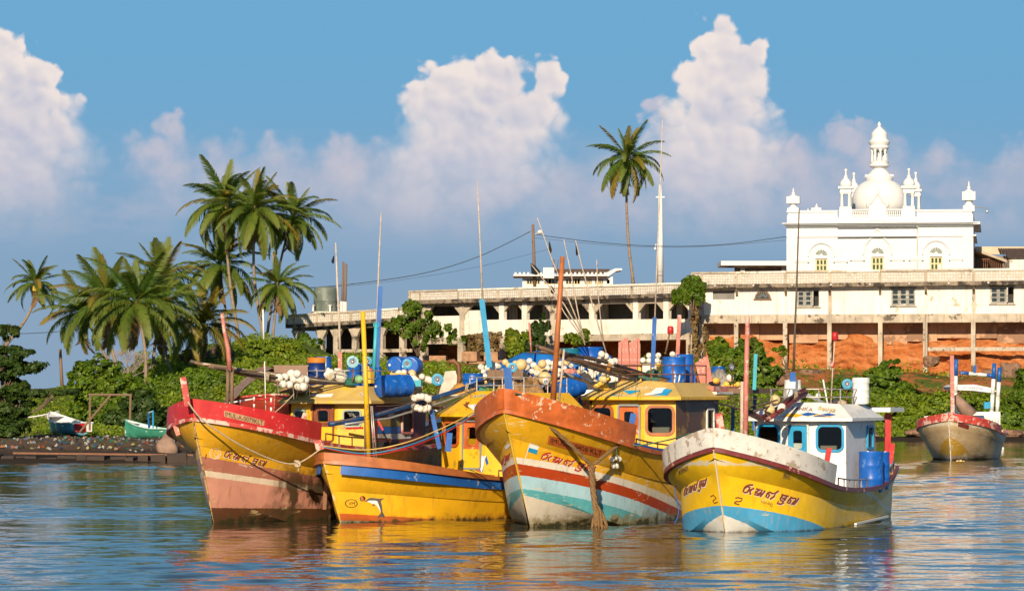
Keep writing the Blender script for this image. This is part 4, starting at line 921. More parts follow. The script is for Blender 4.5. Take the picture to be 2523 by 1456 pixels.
    # tall whitewashed pole with cross-arm
    Y = 332; u = Y / F; q = W(1627, 700, Y); r = thing('lamp_mast', 'tall white tapering pole with short cross-arm beside lone palm', 'pole', q)
    MB().tube([(0, 0, 0), (0, 0, 105 * u), (0.0, 0, 205 * u), (-.02, 0, 245 * u)], [.30, .27, .22, .12], 10).build('shaft', m_bright, r, smooth=True)
    MB().box((-.02, 0, 214 * u), (22 * u, .25, .13)).build('cross_arm', m_bright, r)
    MB().tube([(-.25, 0, 96 * u), (-.45, 0, 98 * u), (-.5, 0, 90 * u)], .04, 5).ell((-.5, 0, 87 * u), .12).build('lamp', m_white, r)
build_roof_things()

# ---- mosque
def build_mosque():
    WQ = Wall(1938, 304.2, 2398, 301.9); r = WQ.thing('mosque', 'white domed mosque with lantern, corner pinnacles and fanlight windows', 'mosque')
    mx = lambda x: 1872.5 + .316 * x; my = lambda y: 262.8 + .316 * y
    P = lambda x, y, d=0: WQ.sz(mx(x), my(y), d)
    L = WQ.len; k = L / (1640 - 218); T = lambda z: z
    z0 = P(930, 1330)[1]; zc = P(930, 910)[1]; D = L * .95
    wins = [(432, 525, 1275, 1185), (868, 965, 1270, 1172), (1325, 1422, 1258, 1170)]
    hs = [(P(a, 0)[0], P(b, 0)[0], z0 + .02, P(a, e)[1]) for a, b, c, e in wins]
    mb = MB(); panelwall(mb, 0, L, z0, zc, hs, 0, .3); mb.add([(L, 0, z0), (L, D, z0), (L, D, zc), (L, 0, zc), (0, 0, z0), (0, D, z0), (0, D, zc), (0, 0, zc)], [(0, 1, 2, 3), (7, 6, 5, 4)]); mb.build('wall', m_bright, r)
    def trim(name, pts, s0, s1, dd, m=m_bright):        # stepped moulding: (z0,z1,proj)
        b = MB()
        for za, zb, pr in pts: b.box(((s0 + s1) / 2, -pr / 2 + .02, (za + zb) / 2), (s1 - s0 + 2 * pr * dd, pr + .04, zb - za))
        return b.build(name, m, r)
    zr = lambda y: P(930, y)[1]
    sA, sB = P(605, 0)[0], P(1222, 0)[0]
    for s0, s1, ofs in ((0, sA - .02, 0), (sA, sB, .28), (sB + .02, L, 0)):
        trim('cornice', [(zr(935), zr(924), .25 + ofs), (zr(924) + .003, zr(913), .5 + ofs), (zr(913) + .003, zr(905), .72 + ofs)], s0, s1, .5 if not ofs else 0)
        trim('architrave', [(zr(1015), zr(1002), .12 + ofs)], s0, s1, 0)
        n = int((s1 - s0) / .5)
        for i in range(n): s = s0 + (s1 - s0) * (i + .5) / n; wbox(MB(), s - .1, s + .1, -.07 - ofs, .05, zr(943), zr(935) - .004).build('dentil', m_bright, r)
    wbox(MB(), sA, sB, -.26, .02, z0, zr(936)).build('centre_bay', m_bright, r) if False else None
    # side cornice
    wbox(MB(), L, L + .6, -.6, D, zr(924), zr(905)).build('cornice', m_bright, r); wbox(MB(), L, L + .25, -.2, D, zr(1015), zr(1002)).build('architrave', m_bright, r)
    # parapets
    zp = zr(822); zcp = zr(895)
    for s0, s1 in ((0.1, sA), (sB, L - .1)):
        wbox(MB(), s0, s1, .0, .35, zr(905) + .003, zp).build('parapet', m_bright, r); wbox(MB(), s0 - .08, s1 + .02, -.08, .42, zp, zp + .18).build('coping', m_bright, r)
    wbox(MB(), L - .4, L - .02, .36, D, zr(905), zp).build('parapet', m_bright, r); wbox(MB(), .02, .4, .36, D, zr(905), zp).build('parapet', m_bright, r)
    wbox(MB(), sA + .01, sB - .01, -.2, .3, zr(905) + .003, zr(862)).build('balustrade_base', m_bright, r)
    # balustrade
    for a, b in ((720, 855), (968, 1112)):
        s0, s1 = P(a, 0)[0], P(b, 0)[0]; wbox(MB(), s0, s1, -.15, .2, zr(812), zr(800)).build('handrail', m_bright, r)
        for i in range(9):
            s = s0 + (s1 - s0) * (i + .5) / 9; h = zr(812) - zr(862)
            MB().lathe([(.07, 0), (.07, .08 * h), (.05, .12 * h), (.10, .35 * h), (.04, .6 * h), (.09, .85 * h), (.08, h)], 8, (s, .02, zr(862))).build('baluster', m_bright, r, smooth=True)
    # piers under the turrets and the turrets (open canopies on four columns)
    def turret(s, d, zb, sc, full=True):
        t = MB(); h = zr(795) - zb
        if full: wbox(MB(), s - .75 * sc, s + .75 * sc, d - .65 * sc, d + .65 * sc, zb, zr(800)).build('turret_base', m_bright, r)
        zz = zr(800); hb = zr(700) - zr(800)
        to = MB().box((s, d, zz + .12), (1.35 * sc, 1.3 * sc, .24)).build('turret', m_bright, r); MB().box((s, d, zz + hb * 1.42), (1.25 * sc, 1.2 * sc, hb * .42)).build('entablature', m_bright, to); MB().box((s, d, zz + hb * 1.70), (1.65 * sc, 1.6 * sc, .22)).build('cornice', m_bright, to)
        for i in (-1, 1):
            for j in (-1, 1): MB().lathe([(.2, 0), (.15, .2), (.14, hb * .95), (.22, hb * 1.1), (.24, hb * 1.22)], 8, (s + i * .42 * sc, d + j * .42 * sc, zz + .2)).build('column', m_bright, to, smooth=True)
        for j in (-1, 1): MB().tube([(s + .3 * math.cos(R(a)), d + j * .5 * sc, zz + hb * 1.08 + .28 * math.sin(R(a))) for a in range(0, 181, 30)], .09, 5).build('arch', m_bright, to)
        e = zz + hb * 1.70 + .11
        MB().lathe([(a_, b_ * .70) for a_, b_ in ((.62 * sc, 0), (.70 * sc, .25), (.64 * sc, .55), (.48 * sc, .8), (.28 * sc, 1.0), (.15, 1.15), (.20, 1.25), (.07, 1.45), (.09, 1.9), (.15, 2.0), (.12, 2.15), (.03, 2.25))], 12, (s, d, e)).build('cupola', m_bright, to, smooth=True)
    sl, sr = P(668, 0)[0], P(1160, 0)[0]
    turret(sl, .3, zr(905), .78); turret(sr, .3, zr(905), .78); turret(P(728, 0, 4.5)[0], 5.5, zr(905), .66, False); turret(P(1212, 0, 4.5)[0], 5.5, zr(905), .66, False)
    # central gable
    sc0 = P(918, 0)[0]
    g = MB(); pr = [(-66, 890), (-66, 775), (-40, 750), (-22, 720), (0, 690), (22, 720), (40, 750), (66, 775), (66, 890)]
    pts = [(sc0 + a * k, zr(b)) for a, b in pr]; g.poly([(a, -.3, b) for a, b in pts], .5, (0, 1, 0)); go = g.build('gable', m_bright, r)
    MB().tube([(sc0 + a * k * 1.06, -.32, zr(b) + .1) for a, b in pr[1:-1]], .12, 5).build('gable_moulding', m_bright, go); MB().lathe([(.14, 0), (.2, .15), (.06, .4), (.1, .55), (.02, .75)], 8, (sc0, -.1, zr(692))).build('finial', m_bright, go)
    for sg in (-1, 1): MB().ell((sc0 + sg * 66 * k, -.1, zr(768)), .28, 8, 6).build('volute', m_bright, go)
    # dome and lantern, set back
    d = 5.0; sD, _ = P(930, 0, d); kk = k * 1.016; zd = lambda y: P(930, y, d)[1]
    MB().lathe([(205 * kk, zd(840)), (207 * kk, zd(760)), (207 * kk, zd(715)), (202 * kk, zd(690)), (192 * kk, zd(660)), (176 * kk, zd(635)), (155 * kk, zd(612)), (130 * kk, zd(594)), (104 * kk, zd(582))], 40, (sD, d, 0)).build('dome', m_bright, r, smooth=True)
    lt = MB(); lt.lathe([(98 * kk, zd(584)), (108 * kk, zd(560)), (106 * kk, zd(545)), (92 * kk, zd(543)), (84 * kk, zd(530)), (66 * kk, zd(508)), (50 * kk, zd(493)), (44 * kk, zd(484)), (62 * kk, zd(476)), (78 * kk, zd(466)), (78 * kk, zd(455)), (68 * kk, zd(450)), (72 * kk, zd(430)), (60 * kk, zd(426)), (12 * kk, zd(425)), (12 * kk, zd(340)), (62 * kk, zd(338)), (74 * kk, zd(325)), (74 * kk, zd(312)), (68 * kk, zd(306)), (80 * kk, zd(285)), (82 * kk, zd(275)), (66 * kk, zd(262)), (60 * kk, zd(245)), (62 * kk, zd(215)), (56 * kk, zd(205)), (44 * kk, zd(188)), (28 * kk, zd(174)), (16 * kk, zd(165)), (10 * kk, zd(155)), (16 * kk, zd(143)), (10 * kk, zd(133)), (4 * kk, zd(120))], 24, (sD, d, 0))
    lo = lt.build('lantern', m_bright, r, smooth=35)
    for i in range(8):
        a = 2 * math.pi * i / 8 + .2; MB().lathe([(13 * kk, zd(427)), (9 * kk, zd(415)), (9 * kk, zd(355)), (14 * kk, zd(345)), (14 * kk, zd(338))], 8, (sD + 54 * kk * math.cos(a), d + 54 * kk * math.sin(a), 0)).build('column', m_bright, lo, smooth=True)
    for i in range(24): a = 2 * math.pi * i / 24; MB().box((sD + 104 * kk * math.cos(a), d + 104 * kk * math.sin(a), zd(541)), (.12, .12, .2)).build('dentil', m_bright, lo)
    # corner pinnacles
    def pin(s, d, zb, h, sc):
        t = MB(); t.box((s, d, zb + .1 * h), (1.0 * sc, 1.0 * sc, .2 * h)).lathe([(.45 * sc, .2 * h), (.28 * sc, .3 * h), (.36 * sc, .42 * h)], 8, (s, d, zb)).box((s, d, zb + .54 * h), (1.15 * sc, 1.0 * sc, .3 * h)); o = t.build('pinnacle', m_bright, r)
        MB().lathe([(.5 * sc, 0), (.3 * sc, .05 * h), (.1 * sc, .1 * h), (.2 * sc, .16 * h), (.06 * sc, .2 * h), (.1 * sc, .24 * h), (.02, .38 * h)], 8, (s, d, zb + .69 * h)).build('finial', m_bright, o, smooth=True)
    pin(P(258, 0)[0], .4, zp, zr(640) - zp, 1.0); pin(P(1628, 0)[0], .4, zp, zr(600) - zp, 1.0)
    pin(P(345, 0)[0], 6, zp, zr(765) - zp, .5); pin(P(408, 0)[0], 7, zp, zr(725) - zp, .8)
    MB().tube([(L + .1, -.2, zr(790)), (L + 1.2, -.2, zr(800)), (L + 1.2, -.2, zr(815))], .04, 5).ell((L + 1.2, -.2, zr(826)), .14).build('lamp_arm', m_steel, r)
    # windows with fan lights, hood mouldings
    for i, (h, (a, b, c, e)) in enumerate(zip(hs, wins)):
        s0, s1, za, zb = h; sm = (s0 + s1) / 2; hw = (s1 - s0) / 2
        fr = MB()
        for x in (s0, s0 + (2 * hw - .12) / 3, s0 + (2 * hw - .12) * 2 / 3, s1 - .12): wbox(fr, x, x + .13, .12, .2, za, zb - .13)
        for j in range(4): z = za + (zb - .13 - za) * j / 3.0; wbox(fr, s0 + .01, s1 - .01, .125, .195, z, z + .13)
        wo = fr.build('window', m_shut, r)
        for j in range(3):
            for q in range(3): x = s0 + (2 * hw - .12) * q / 3; z = za + (zb - .13 - za) * j / 3; wbox(MB(), x + .13, x + (2 * hw - .12) / 3, .15, .16, z + .13, z + (zb - .13 - za) / 3).build('pane', m_white if (i == 2 and q == 2 and j == 1) else m_greeng, wo)
        fz = zb + .28
        fan = MB()
        for q in range(9): a0 = R(4 + q * 172 / 9); a1 = R(4 + q * 172 / 9 + 12); fan.add([(sm + .28 * hw * math.cos(a0), -.012, fz + .28 * hw * math.sin(a0)), (sm + hw * math.cos(a0), -.012, fz + hw * .95 * math.sin(a0)), (sm + hw * math.cos(a1), -.012, fz + hw * .95 * math.sin(a1)), (sm + .28 * hw * math.cos(a1), -.012, fz + .28 * hw * math.sin(a1))], [(3, 2, 1, 0)])
        fan.build('fanlight', m_greeng, r)
        ho = 2.2 * hw
        if i != 1: pts = [(sm + ho * math.cos(R(x)), -.05, fz - .1 + ho * 1.05 * math.sin(R(x))) for x in range(0, 181, 12)]
        else: pts = [(sm + ho * 1.05, -.05, fz - .1), (sm + ho * .9, -.05, fz + .8), (sm + ho * .5, -.05, fz + 1.35), (sm + ho * .25, -.05, fz + 1.9), (sm, -.05, fz + 2.2), (sm - ho * .25, -.05, fz + 1.9), (sm - ho * .5, -.05, fz + 1.35), (sm - ho * .9, -.05, fz + .8), (sm - ho * 1.05, -.05, fz - .1)]
        MB().tube(pts, .10, 6).build('hood_moulding', m_bright, r)
        for sg in (-1, 1):
            x = sm + sg * (ho + .55); wbox(MB(), x - .5, x + .5, -.16, .02, z0, fz - .6).build('pilaster', m_bright, r); wbox(MB(), x - .65, x + .65, -.24, .02, fz - .6, fz - .3).build('capital', m_bright, r)
    MB().tube([(sB + .05, -.5, zr(940)), (sB + .05, -.14, zr(955)), (sB + .05, -.14, z0)], .06, 6).build('downpipe', surf('pipe_grey', (.5, .47, .42), .6), r)
    for s in (.5, L - .5): wbox(MB(), s - .42, s + .42, -.12, .02, z0, zr(1015)).build('corner_pilaster', m_bright, r)
build_mosque()
# ================================================================ vegetation
def leafmat(name, c1, c2, trans=.35, tip=None, rough=.5, obj=False):
    m = bpy.data.materials.new(name); m.use_nodes = True; nt = m.node_tree; nt.nodes.clear(); out = nt.nodes.new('ShaderNodeOutputMaterial')
    ri = nd(nt, 'ShaderNodeNewGeometry', out=8)
    if obj: ri = mth(nt, 'ADD', mth(nt, 'MULTIPLY', nd(nt, 'ShaderNodeObjectInfo', out=5), .6), mth(nt, 'MULTIPLY', ri, .4))
    c = mix(nt, ri, c1, c2)
    pn = nd(nt, 'ShaderNodeTexNoise', {0: nd(nt, 'ShaderNodeNewGeometry', out=0), 2: .45, 3: 4.0, 4: .6})      # different plants grow in patches
    c = mix(nt, sstep(nt, pn, .52, .70, 0, .45), c, [x * y for x, y in zip(c1, (.75, .62, .9))]); c = mix(nt, sstep(nt, pn, .30, .44, .55, 0), c, [c2[0] * 1.25, c2[1] * .92, c2[2]])
    if tip:
        sp = nt.nodes.new('ShaderNodeSeparateXYZ'); nt.links.new(nd(nt, 'ShaderNodeTexCoord', out=3), sp.inputs[0])
        c = mix(nt, sstep(nt, mth(nt, 'ADD', sp.outputs[0], mth(nt, 'MULTIPLY', ri, .5)), .55, 1.35, 0, .75), c, tip)
    d = nd(nt, 'ShaderNodeBsdfDiffuse', {0: c}); t = nd(nt, 'ShaderNodeBsdfTranslucent', {0: mix(nt, .5, c, (.25, .30, .02))}); g = nd(nt, 'ShaderNodeBsdfGlossy', {0: (1, 1, 1, 1), 1: rough})
    s = nd(nt, 'ShaderNodeMixShader', {0: trans, 1: d, 2: t}); s = nd(nt, 'ShaderNodeMixShader', {0: .018, 1: s, 2: g}); nt.links.new(s, out.inputs[0]); return m
l_palm = leafmat('palm_leaf', (.050, .12, .013), (.19, .27, .034), .45, tip=(.24, .24, .05), obj=True)
l_palmy = leafmat('young_palm_leaf', (.08, .105, .012), (.24, .20, .025), .35, tip=(.34, .22, .03), obj=True)
l_dead = leafmat('dead_palm_leaf', (.16, .085, .04), (.30, .19, .09), .2)
l_bush = leafmat('shrub_leaf', (.038, .095, .006), (.17, .26, .015), .38)
l_bushd = leafmat('dark_shrub_leaf', (.016, .042, .008), (.06, .105, .014), .3)
l_lime = leafmat('lime_weed_leaf', (.065, .125, .005), (.25, .33, .015), .4)
l_dry = leafmat('dry_grass_blade', (.15, .10, .04), (.30, .20, .08), .2)
m_trunk = surf('palm_bark', (.27, .20, .14), .9, .25, 3, stretch=(1, 1, 7), bump=.6, bscale=4, wear=(.12, .085, .06), wamt=.2)
m_bark = surf('shrub_bark', (.14, .10, .065), .9, .3, 6, bump=.5)
m_nut = surf('coconut_husk', (.42, .30, .04), .6, .3, 3)

def quadmesh(name, V):
    """V: (n,4,3) array of quads"""
    n = len(V); me = bpy.data.meshes.new(name); me.vertices.add(n * 4); me.vertices.foreach_set('co', V.astype(np.float32).ravel())
    me.loops.add(n * 4); me.loops.foreach_set('vertex_index', np.arange(n * 4, dtype=np.int32)); me.polygons.add(n); me.polygons.foreach_set('loop_start', np.arange(0, n * 4, 4, dtype=np.int32)); me.update(calc_edges=True); return me
def leafquads(P, N, size, rg, elong=1.7):
    n = len(P); a = rg.normal(size=(n, 3)); T = np.cross(N, a); T /= np.linalg.norm(T, axis=1)[:, None] + 1e-9; B = np.cross(N, T)
    s = size * rg.uniform(.6, 1.35, n)[:, None]; L = T * s * elong * .5; w = B * s * .5
    bend = N * s * .18
    return np.stack([P - L - bend, P + w, P + L - bend, P - w], 1)
def leafcloud(blobs, n, size, seed, shell=.35, flat=0.0, hang=0.0):
    rg = np.random.default_rng(seed); vol = np.array([b[3] * b[4] * b[5] for b in blobs]) ** (2 / 3); cnt = np.maximum(8, (n * vol / vol.sum()).astype(int)); Ps = []; Ns = []
    for b, c in zip(blobs, cnt):
        # a blob is itself a cluster of small leafy tufts
        k = max(5, int(c / 55)); d = rg.normal(size=(k, 3)); d /= np.linalg.norm(d, axis=1)[:, None]; rad = rg.uniform(shell, 1, k)[:, None] ** .6 * np.where(rg.random(k) < .22, rg.uniform(1.05, 1.35, k), 1.0)[:, None]
        tc = d * rad; ti = rg.integers(0, k, c); e = rg.normal(size=(c, 3)); e /= np.linalg.norm(e, axis=1)[:, None]
        tr = rg.uniform(.09, .36, k)[ti][:, None]; q = tc[ti] + e * tr * rg.uniform(.4, 1, c)[:, None] ** .5
        P = q * np.array(b[3:6]) + np.array(b[:3]); N = e * .9 + tc[ti] * .5 + rg.normal(size=(c, 3)) * .45 + np.array([0, -.15, .5 + flat]); N /= np.linalg.norm(N, axis=1)[:, None]
        if hang: P[:, 2] -= hang * rg.random(c) ** 2
        Ps.append(P); Ns.append(N)
    P = np.concatenate(Ps); N = np.concatenate(Ns); return leafquads(P, N, size, rg)
BN = [0]
def shrub(name, label, cat, base, blobs, Y, n, size, mat, stems=3, depth=.7, group='shrubs on the bank', flat=0, hang=0):
    """blobs in picture coordinates (px, py, rx, ry[, dY]); base = (px, py)"""
    BN[0] += 1; u = Y / F; q = W(base[0], base[1], Y); r = thing(name, label, cat, q, 0, group); bl = []
    for b in blobs:
        dY = b[4] if len(b) > 4 else 0; c = W(b[0], b[1], Y + dY) - q; bl.append((c.x, c.y, c.z, b[2] * u, max(b[2], b[3]) * u * depth, b[3] * u))
    link('foliage', quadmesh('foliage', leafcloud(bl, n, size, BN[0], flat=flat, hang=hang)), mat, r)
    for i, b in enumerate(bl[:stems]):
        x, y, z = b[:3]; MB().tube([(rnd.uniform(-.1, .1), 0, -.6), (x * .35 + rnd.uniform(-.2, .2), y * .4, z * .45), (x, y, z)], [.10, .07, .025], 6).build('stem', m_bark, r, smooth=True)
        for k in range(4): MB().tube([(x * .6, y * .6, z * .6), (x + rnd.uniform(-1, 1) * b[3] * .8, y + rnd.uniform(-.5, .5), z + rnd.uniform(-.3, .9) * b[5])], [.045, .012], 5).build('branch', m_bark, r)
    return r
def frondmesh(i, droop, stiff):
    rg = np.random.default_rng(50 + i); n = 26; pts = [np.zeros(3)]; ang = 0
    for k in range(n): ang = -droop * ((k + 1) / n) ** 1.5; pts.append(pts[-1] + np.array([math.cos(ang), 0, math.sin(ang)]) / n)
    Q = []
    w0 = .016
    for k in range(n):
        a, b = pts[k], pts[k + 1]; w = w0 * (1 - k / n) + .003; Q.append([a + [0, -w, 0], a + [0, w, 0], b + [0, w * .95, 0], b + [0, -w * .95, 0]])
    m = 70
    for k in range(m):
        t = .13 + .87 * (k + .5) / m; f = t * n; i0 = min(int(f), n - 1); p = pts[i0] + (pts[i0 + 1] - pts[i0]) * (f - i0); tg = pts[i0 + 1] - pts[i0]; tg /= np.linalg.norm(tg); up = np.array([-tg[2], 0, tg[0]])
        ln = .205 * (math.sin(math.pi * min(1, t * .83 + .12)) ** .7) * rg.uniform(.85, 1.1)
        for sd in (-1, 1):
            d = np.array([0, sd, 0]) * .80 + tg * (.45 + .5 * t) + up * (.12 - .1 * t) + rg.normal(size=3) * .06; d /= np.linalg.norm(d)
            mid = p + d * ln * .5; dn = d * .62 + np.array([0, 0, -stiff * 1.25]) ; tip = mid + dn / np.linalg.norm(dn) * ln * .5; wv = tg * .0078
            Q.append([p - wv, p + wv, mid + wv * 1.1, mid - wv * 1.1]); Q.append([mid - wv * 1.1, mid + wv * 1.1, tip + wv * .15, tip - wv * .15])
    return quadmesh('frond', np.array(Q))
FR = [frondmesh(0, .35, .35), frondmesh(1, .9, .55), frondmesh(2, 1.35, .8), frondmesh(3, 1.0, 1.0), frondmesh(4, 1.7, .9)]
for me in FR: me.materials.append(l_palm)
FRY = [m.copy() for m in FR]; FRD = [m.copy() for m in FR]
for me in FRY: me.materials.clear(); me.materials.append(l_palmy)
for me in FRD: me.materials.clear(); me.materials.append(l_dead)
def palm(label, crown, base, Y, fl, n=26, young=False, bend=.0, dead=3, tr=.17, low=-55, nuts=True, mid=None):
    u = Y / F; q = W(base[0], base[1], Y); c = W(crown[0], crown[1], Y) - q; r = thing('palm_tree', label, 'palm tree', q, 0, 'coconut palms on the shore'); L = fl * u * 1.10; n = int(n * 1.3); tr = tr * .68
    pts = []
    for i in range(11):
        t = i / 10; off = bend * math.sin(math.pi * t)
        if mid: mm = (W(mid[0], mid[1], Y) - q); p = (1 - t) ** 2 * Vector((0, 0, 0)) + 2 * t * (1 - t) * (mm * 2 - c * .5) + t * t * c
        else: p = c * t + Vector((off, 0, 0))
        pts.append(p)
    pts[0] = pts[0] - Vector((0, 0, .5))
    MB().tube(pts, [tr * (1.5 if i == 0 else 1.15 - .035 * i) for i in range(11)], 9).build('trunk', m_trunk, r, smooth=True)
    MB().lathe([(tr * .7, -.5), (tr * 1.5, -.1), (tr * 1.3, .35), (.05, .7)], 9, c).build('crown_shaft', m_bark, r, smooth=True)
    az = rnd.random() * 6.28
    for i in range(n):
        t = i / (n - 1); el = 82 - (82 - low) * t ** .85 + rnd.uniform(-6, 6); az += 2.399963 + rnd.uniform(-.25, .25)
        v = 0 if el > 55 else (1 if el > 20 else (2 if el > -10 else 3)); 
        if rnd.random() < .25: v = min(4, v + 1)
        isd = i >= n - dead; src = FRD if isd else (FRY if (young or rnd.random() < .18) else FR)
        o = bpy.data.objects.new('frond', src[v]); C.objects.link(o); o.parent = r; o.location = c + Vector((0, 0, .25 * t))
        s = L * rnd.uniform(.88, 1.1) * (.82 if el > 65 else 1) * (.85 if isd else 1); o.scale = (s, s, s); o.rotation_euler = (rnd.uniform(-.35, .35), -R(el if not isd else -75 + rnd.uniform(-10, 10)), az)
    if nuts:
        for k in range(7): a = rnd.random() * 6.28; MB().ell((0, 0, 0), (.14, .14, .17), 8, 6).build('coconut', m_nut, r, smooth=True).location = c + Vector((.33 * math.cos(a), .33 * math.sin(a), -.25 - .2 * rnd.random()))
    return r
palm('slim palm leaning right at the far left edge of the shore', (88, 700), (0, 865), 262, 82, 22, dead=5, mid=(70, 775), tr=.16)
palm('broad low palm with straight trunk in front of the left palm clump', (335, 752), (358, 966), 245, 150, 23, low=-40, dead=2, bend=.3)
palm('leftmost palm of the low clump, pale leaning trunk behind shrub', (262, 745), (300, 935), 256, 140, 26, low=-45, bend=-.3)
palm('palm rising behind the middle of the low clump', (398, 692), (372, 945), 262, 120, 24, low=-35)
palm('palm with curved trunk leaning left at right end of the low clump', (395, 770), (428, 936), 254, 125, 24, low=-45, bend=-.25)
palm('low palm at the left of the clump with arching fronds', (205, 775), (285, 945), 259, 118, 24, low=-40, bend=.2)
palm('stocky young palm with yellow drooping fronds on the slope', (500, 805), (492, 905), 268, 125, 24, young=True, low=-30, dead=2)
palm('tall palm at the left of the hilltop trio', (556, 505), (590, 836), 320, 122, 30, low=-60, bend=-.35, tr=.2)
palm('tall palm in the middle of the hilltop trio, pale slender trunk', (630, 520), (652, 838), 317, 120, 30, low=-62, bend=-.55, tr=.2)
palm('tall palm at the right of the hilltop trio leaning right', (722, 535), (655, 838), 321, 108, 27, low=-62, mid=(690, 650))
palm('shorter palm behind the hilltop trio with low crown', (540, 655), (566, 836), 323, 118, 26, low=-55)
palm('small palm with drooping fronds beside the left platform', (684, 705), (672, 832), 316, 92, 24, low=-62, dead=4)
palm('lone tall palm standing behind the arcaded terrace', (1545, 392), (1562, 700), 336, 98, 30, low=-68, dead=3, mid=(1546, 560), tr=.2)

shrub('almond_tree', 'dark layered broad leaved tree at the left edge of the picture', 'tree', (12, 1085), [(10, 815, 36, 22), (15, 870, 62, 20), (5, 905, 85, 24), (60, 966, 60, 10), (150, 962, 52, 5), (0, 950, 70, 26), (25, 1000, 62, 24), (0, 1045, 75, 34), (60, 905, 30, 12)], 196, 16000, .22, l_bushd, 5, group=None, flat=.5)
shrub('shrub', 'tall bright green shrub behind the beached blue boat', 'shrub', (250, 1060), [(240, 925, 52, 40), (205, 945, 38, 45), (275, 965, 55, 50), (230, 1000, 62, 48), (330, 985, 55, 50), (300, 1030, 80, 38)], 228, 22000, .20, l_bush, 4)
shrub('shrub', 'darker shrub between the palm trunks and the green skiff', 'shrub', (340, 1065), [(345, 1000, 48, 42), (310, 1040, 55, 30), (365, 1035, 45, 30)], 222, 9000, .19, l_bushd, 3)
shrub('shrub', 'rounded glossy shrub behind the red bow post', 'shrub', (470, 1010), [(475, 955, 68, 42), (420, 968, 46, 42), (530, 950, 48, 36), (470, 985, 90, 30), (500, 925, 40, 20)], 236, 20000, .21, l_bush, 4)
for i, (lab, bl, Y, n) in enumerate([('shrub thicket high on slope below the hilltop palms', [(640, 865, 60, 26), (585, 905, 55, 30), (700, 875, 55, 26)], 285, 11000), ('shrub thicket lower on slope above the tarpaulin boat', [(620, 920, 75, 30), (700, 910, 60, 28), (560, 935, 50, 25)], 262, 12000), ('climbing shrub under the left end of the platform', [(760, 850, 34, 28), (740, 880, 50, 25)], 305, 9000), ('shrub beside the platform columns', [(850, 895, 34, 22), (815, 905, 40, 25), (900, 910, 50, 16)], 300, 8000)]): shrub('shrub', lab, 'shrub', (bl[0][0], 950), bl, Y, n, .22, l_lime if i < 2 else l_bush, 2)
shrub('fig_tree', 'green tree sprouting at the left corner of the arcade', 'tree', (1030, 860), [(1020, 775, 42, 30), (985, 800, 32, 26), (1055, 795, 30, 28), (1000, 745, 16, 12), (1030, 830, 26, 20), (965, 795, 22, 12), (1100, 812, 32, 12), (1120, 828, 22, 8), (1045, 855, 14, 14)], 305, 4600, .22, l_bush, 6, group=None, hang=.5)
shrub('creeper', 'dense light green creeper hanging from the arcade sill', 'creeper', (1280, 880), [(1275, 840, 30, 26), (1260, 820, 18, 14), (1295, 860, 26, 18)], 303, 9000, .17, l_lime, 2, group=None, hang=.8)
shrub('shrub', 'dark upright shrub in front of the arcade beside creeper', 'shrub', (1325, 885), [(1325, 825, 22, 34), (1340, 800, 14, 22), (1315, 855, 24, 22)], 301, 5000, .20, l_bushd, 2)
shrub('grass_tuft', 'dry brown grass hanging over the arcade ledge', 'grass', (1195, 840), [(1195, 828, 34, 12), (1165, 830, 20, 8)], 306, 2500, .28, l_dry, 0, group='grass on the arcade ledge', hang=1.6)
shrub('grass_tuft', 'small green weeds on the arcade ledge right of the brown mast', 'grass', (1425, 838), [(1420, 828, 34, 9), (1440, 818, 14, 10)], 303, 1500, .22, l_lime, 0, group='grass on the arcade ledge', hang=.6)
shrub('creeper', 'leafy creeper hanging where the two terraces meet', 'creeper', (1705, 760), [(1705, 695, 26, 16), (1690, 715, 20, 12), (1725, 712, 16, 18), (1668, 718, 14, 9)], 291, 4500, .24, l_bush, 3, group=None, hang=.9)
shrub('creeper', 'dark dead creeper trunk below the terrace junction', 'creeper', (1712, 880), [(1712, 770, 10, 50), (1712, 850, 14, 40), (1735, 830, 12, 30)], 292, 2500, .2, l_dry, 2, group=None, hang=.6)
for lab, bl, Y, n, mt in [('bushy green shrub on the bank left of the boulder', [(1845, 870, 42, 40), (1800, 890, 50, 40), (1880, 915, 45, 32), (1800, 930, 60, 35), (1760, 905, 40, 40), (1860, 955, 60, 30)], 276, 20000, l_bush), ('spreading green shrub in front of the red cliff', [(2165, 935, 58, 28), (2100, 960, 56, 28), (2190, 905, 28, 20), (2225, 975, 50, 32), (2150, 985, 80, 35)], 270, 20000, l_bush), ('low green shrub behind the far moored boat', [(2320, 1000, 62, 34), (2270, 1025, 60, 30), (2390, 1010, 70, 38), (2330, 982, 36, 18), (2430, 995, 46, 28)], 256, 18000, l_lime), ('tall leafy shrub at the right edge of the bank', [(2510, 995, 40, 40), (2540, 950, 34, 45), (2470, 1025, 55, 32), (2520, 1040, 60, 25)], 252, 14000, l_bush), ('trailing green shrub above the water by the white wheelhouse', [(2230, 1035, 60, 22), (2190, 1010, 50, 25), (2080, 1010, 60, 35), (2000, 1000, 60, 35)], 256, 12000, l_lime), ('small shrub in the shade under the terrace columns', [(1960, 945, 30, 14), (1770, 850, 28, 20), (1925, 865, 16, 12)], 284, 4000, l_lime)]: shrub('shrub', lab, 'shrub', (bl[0][0], bl[0][1] + 45), bl, Y, n, .21, mt, 3)
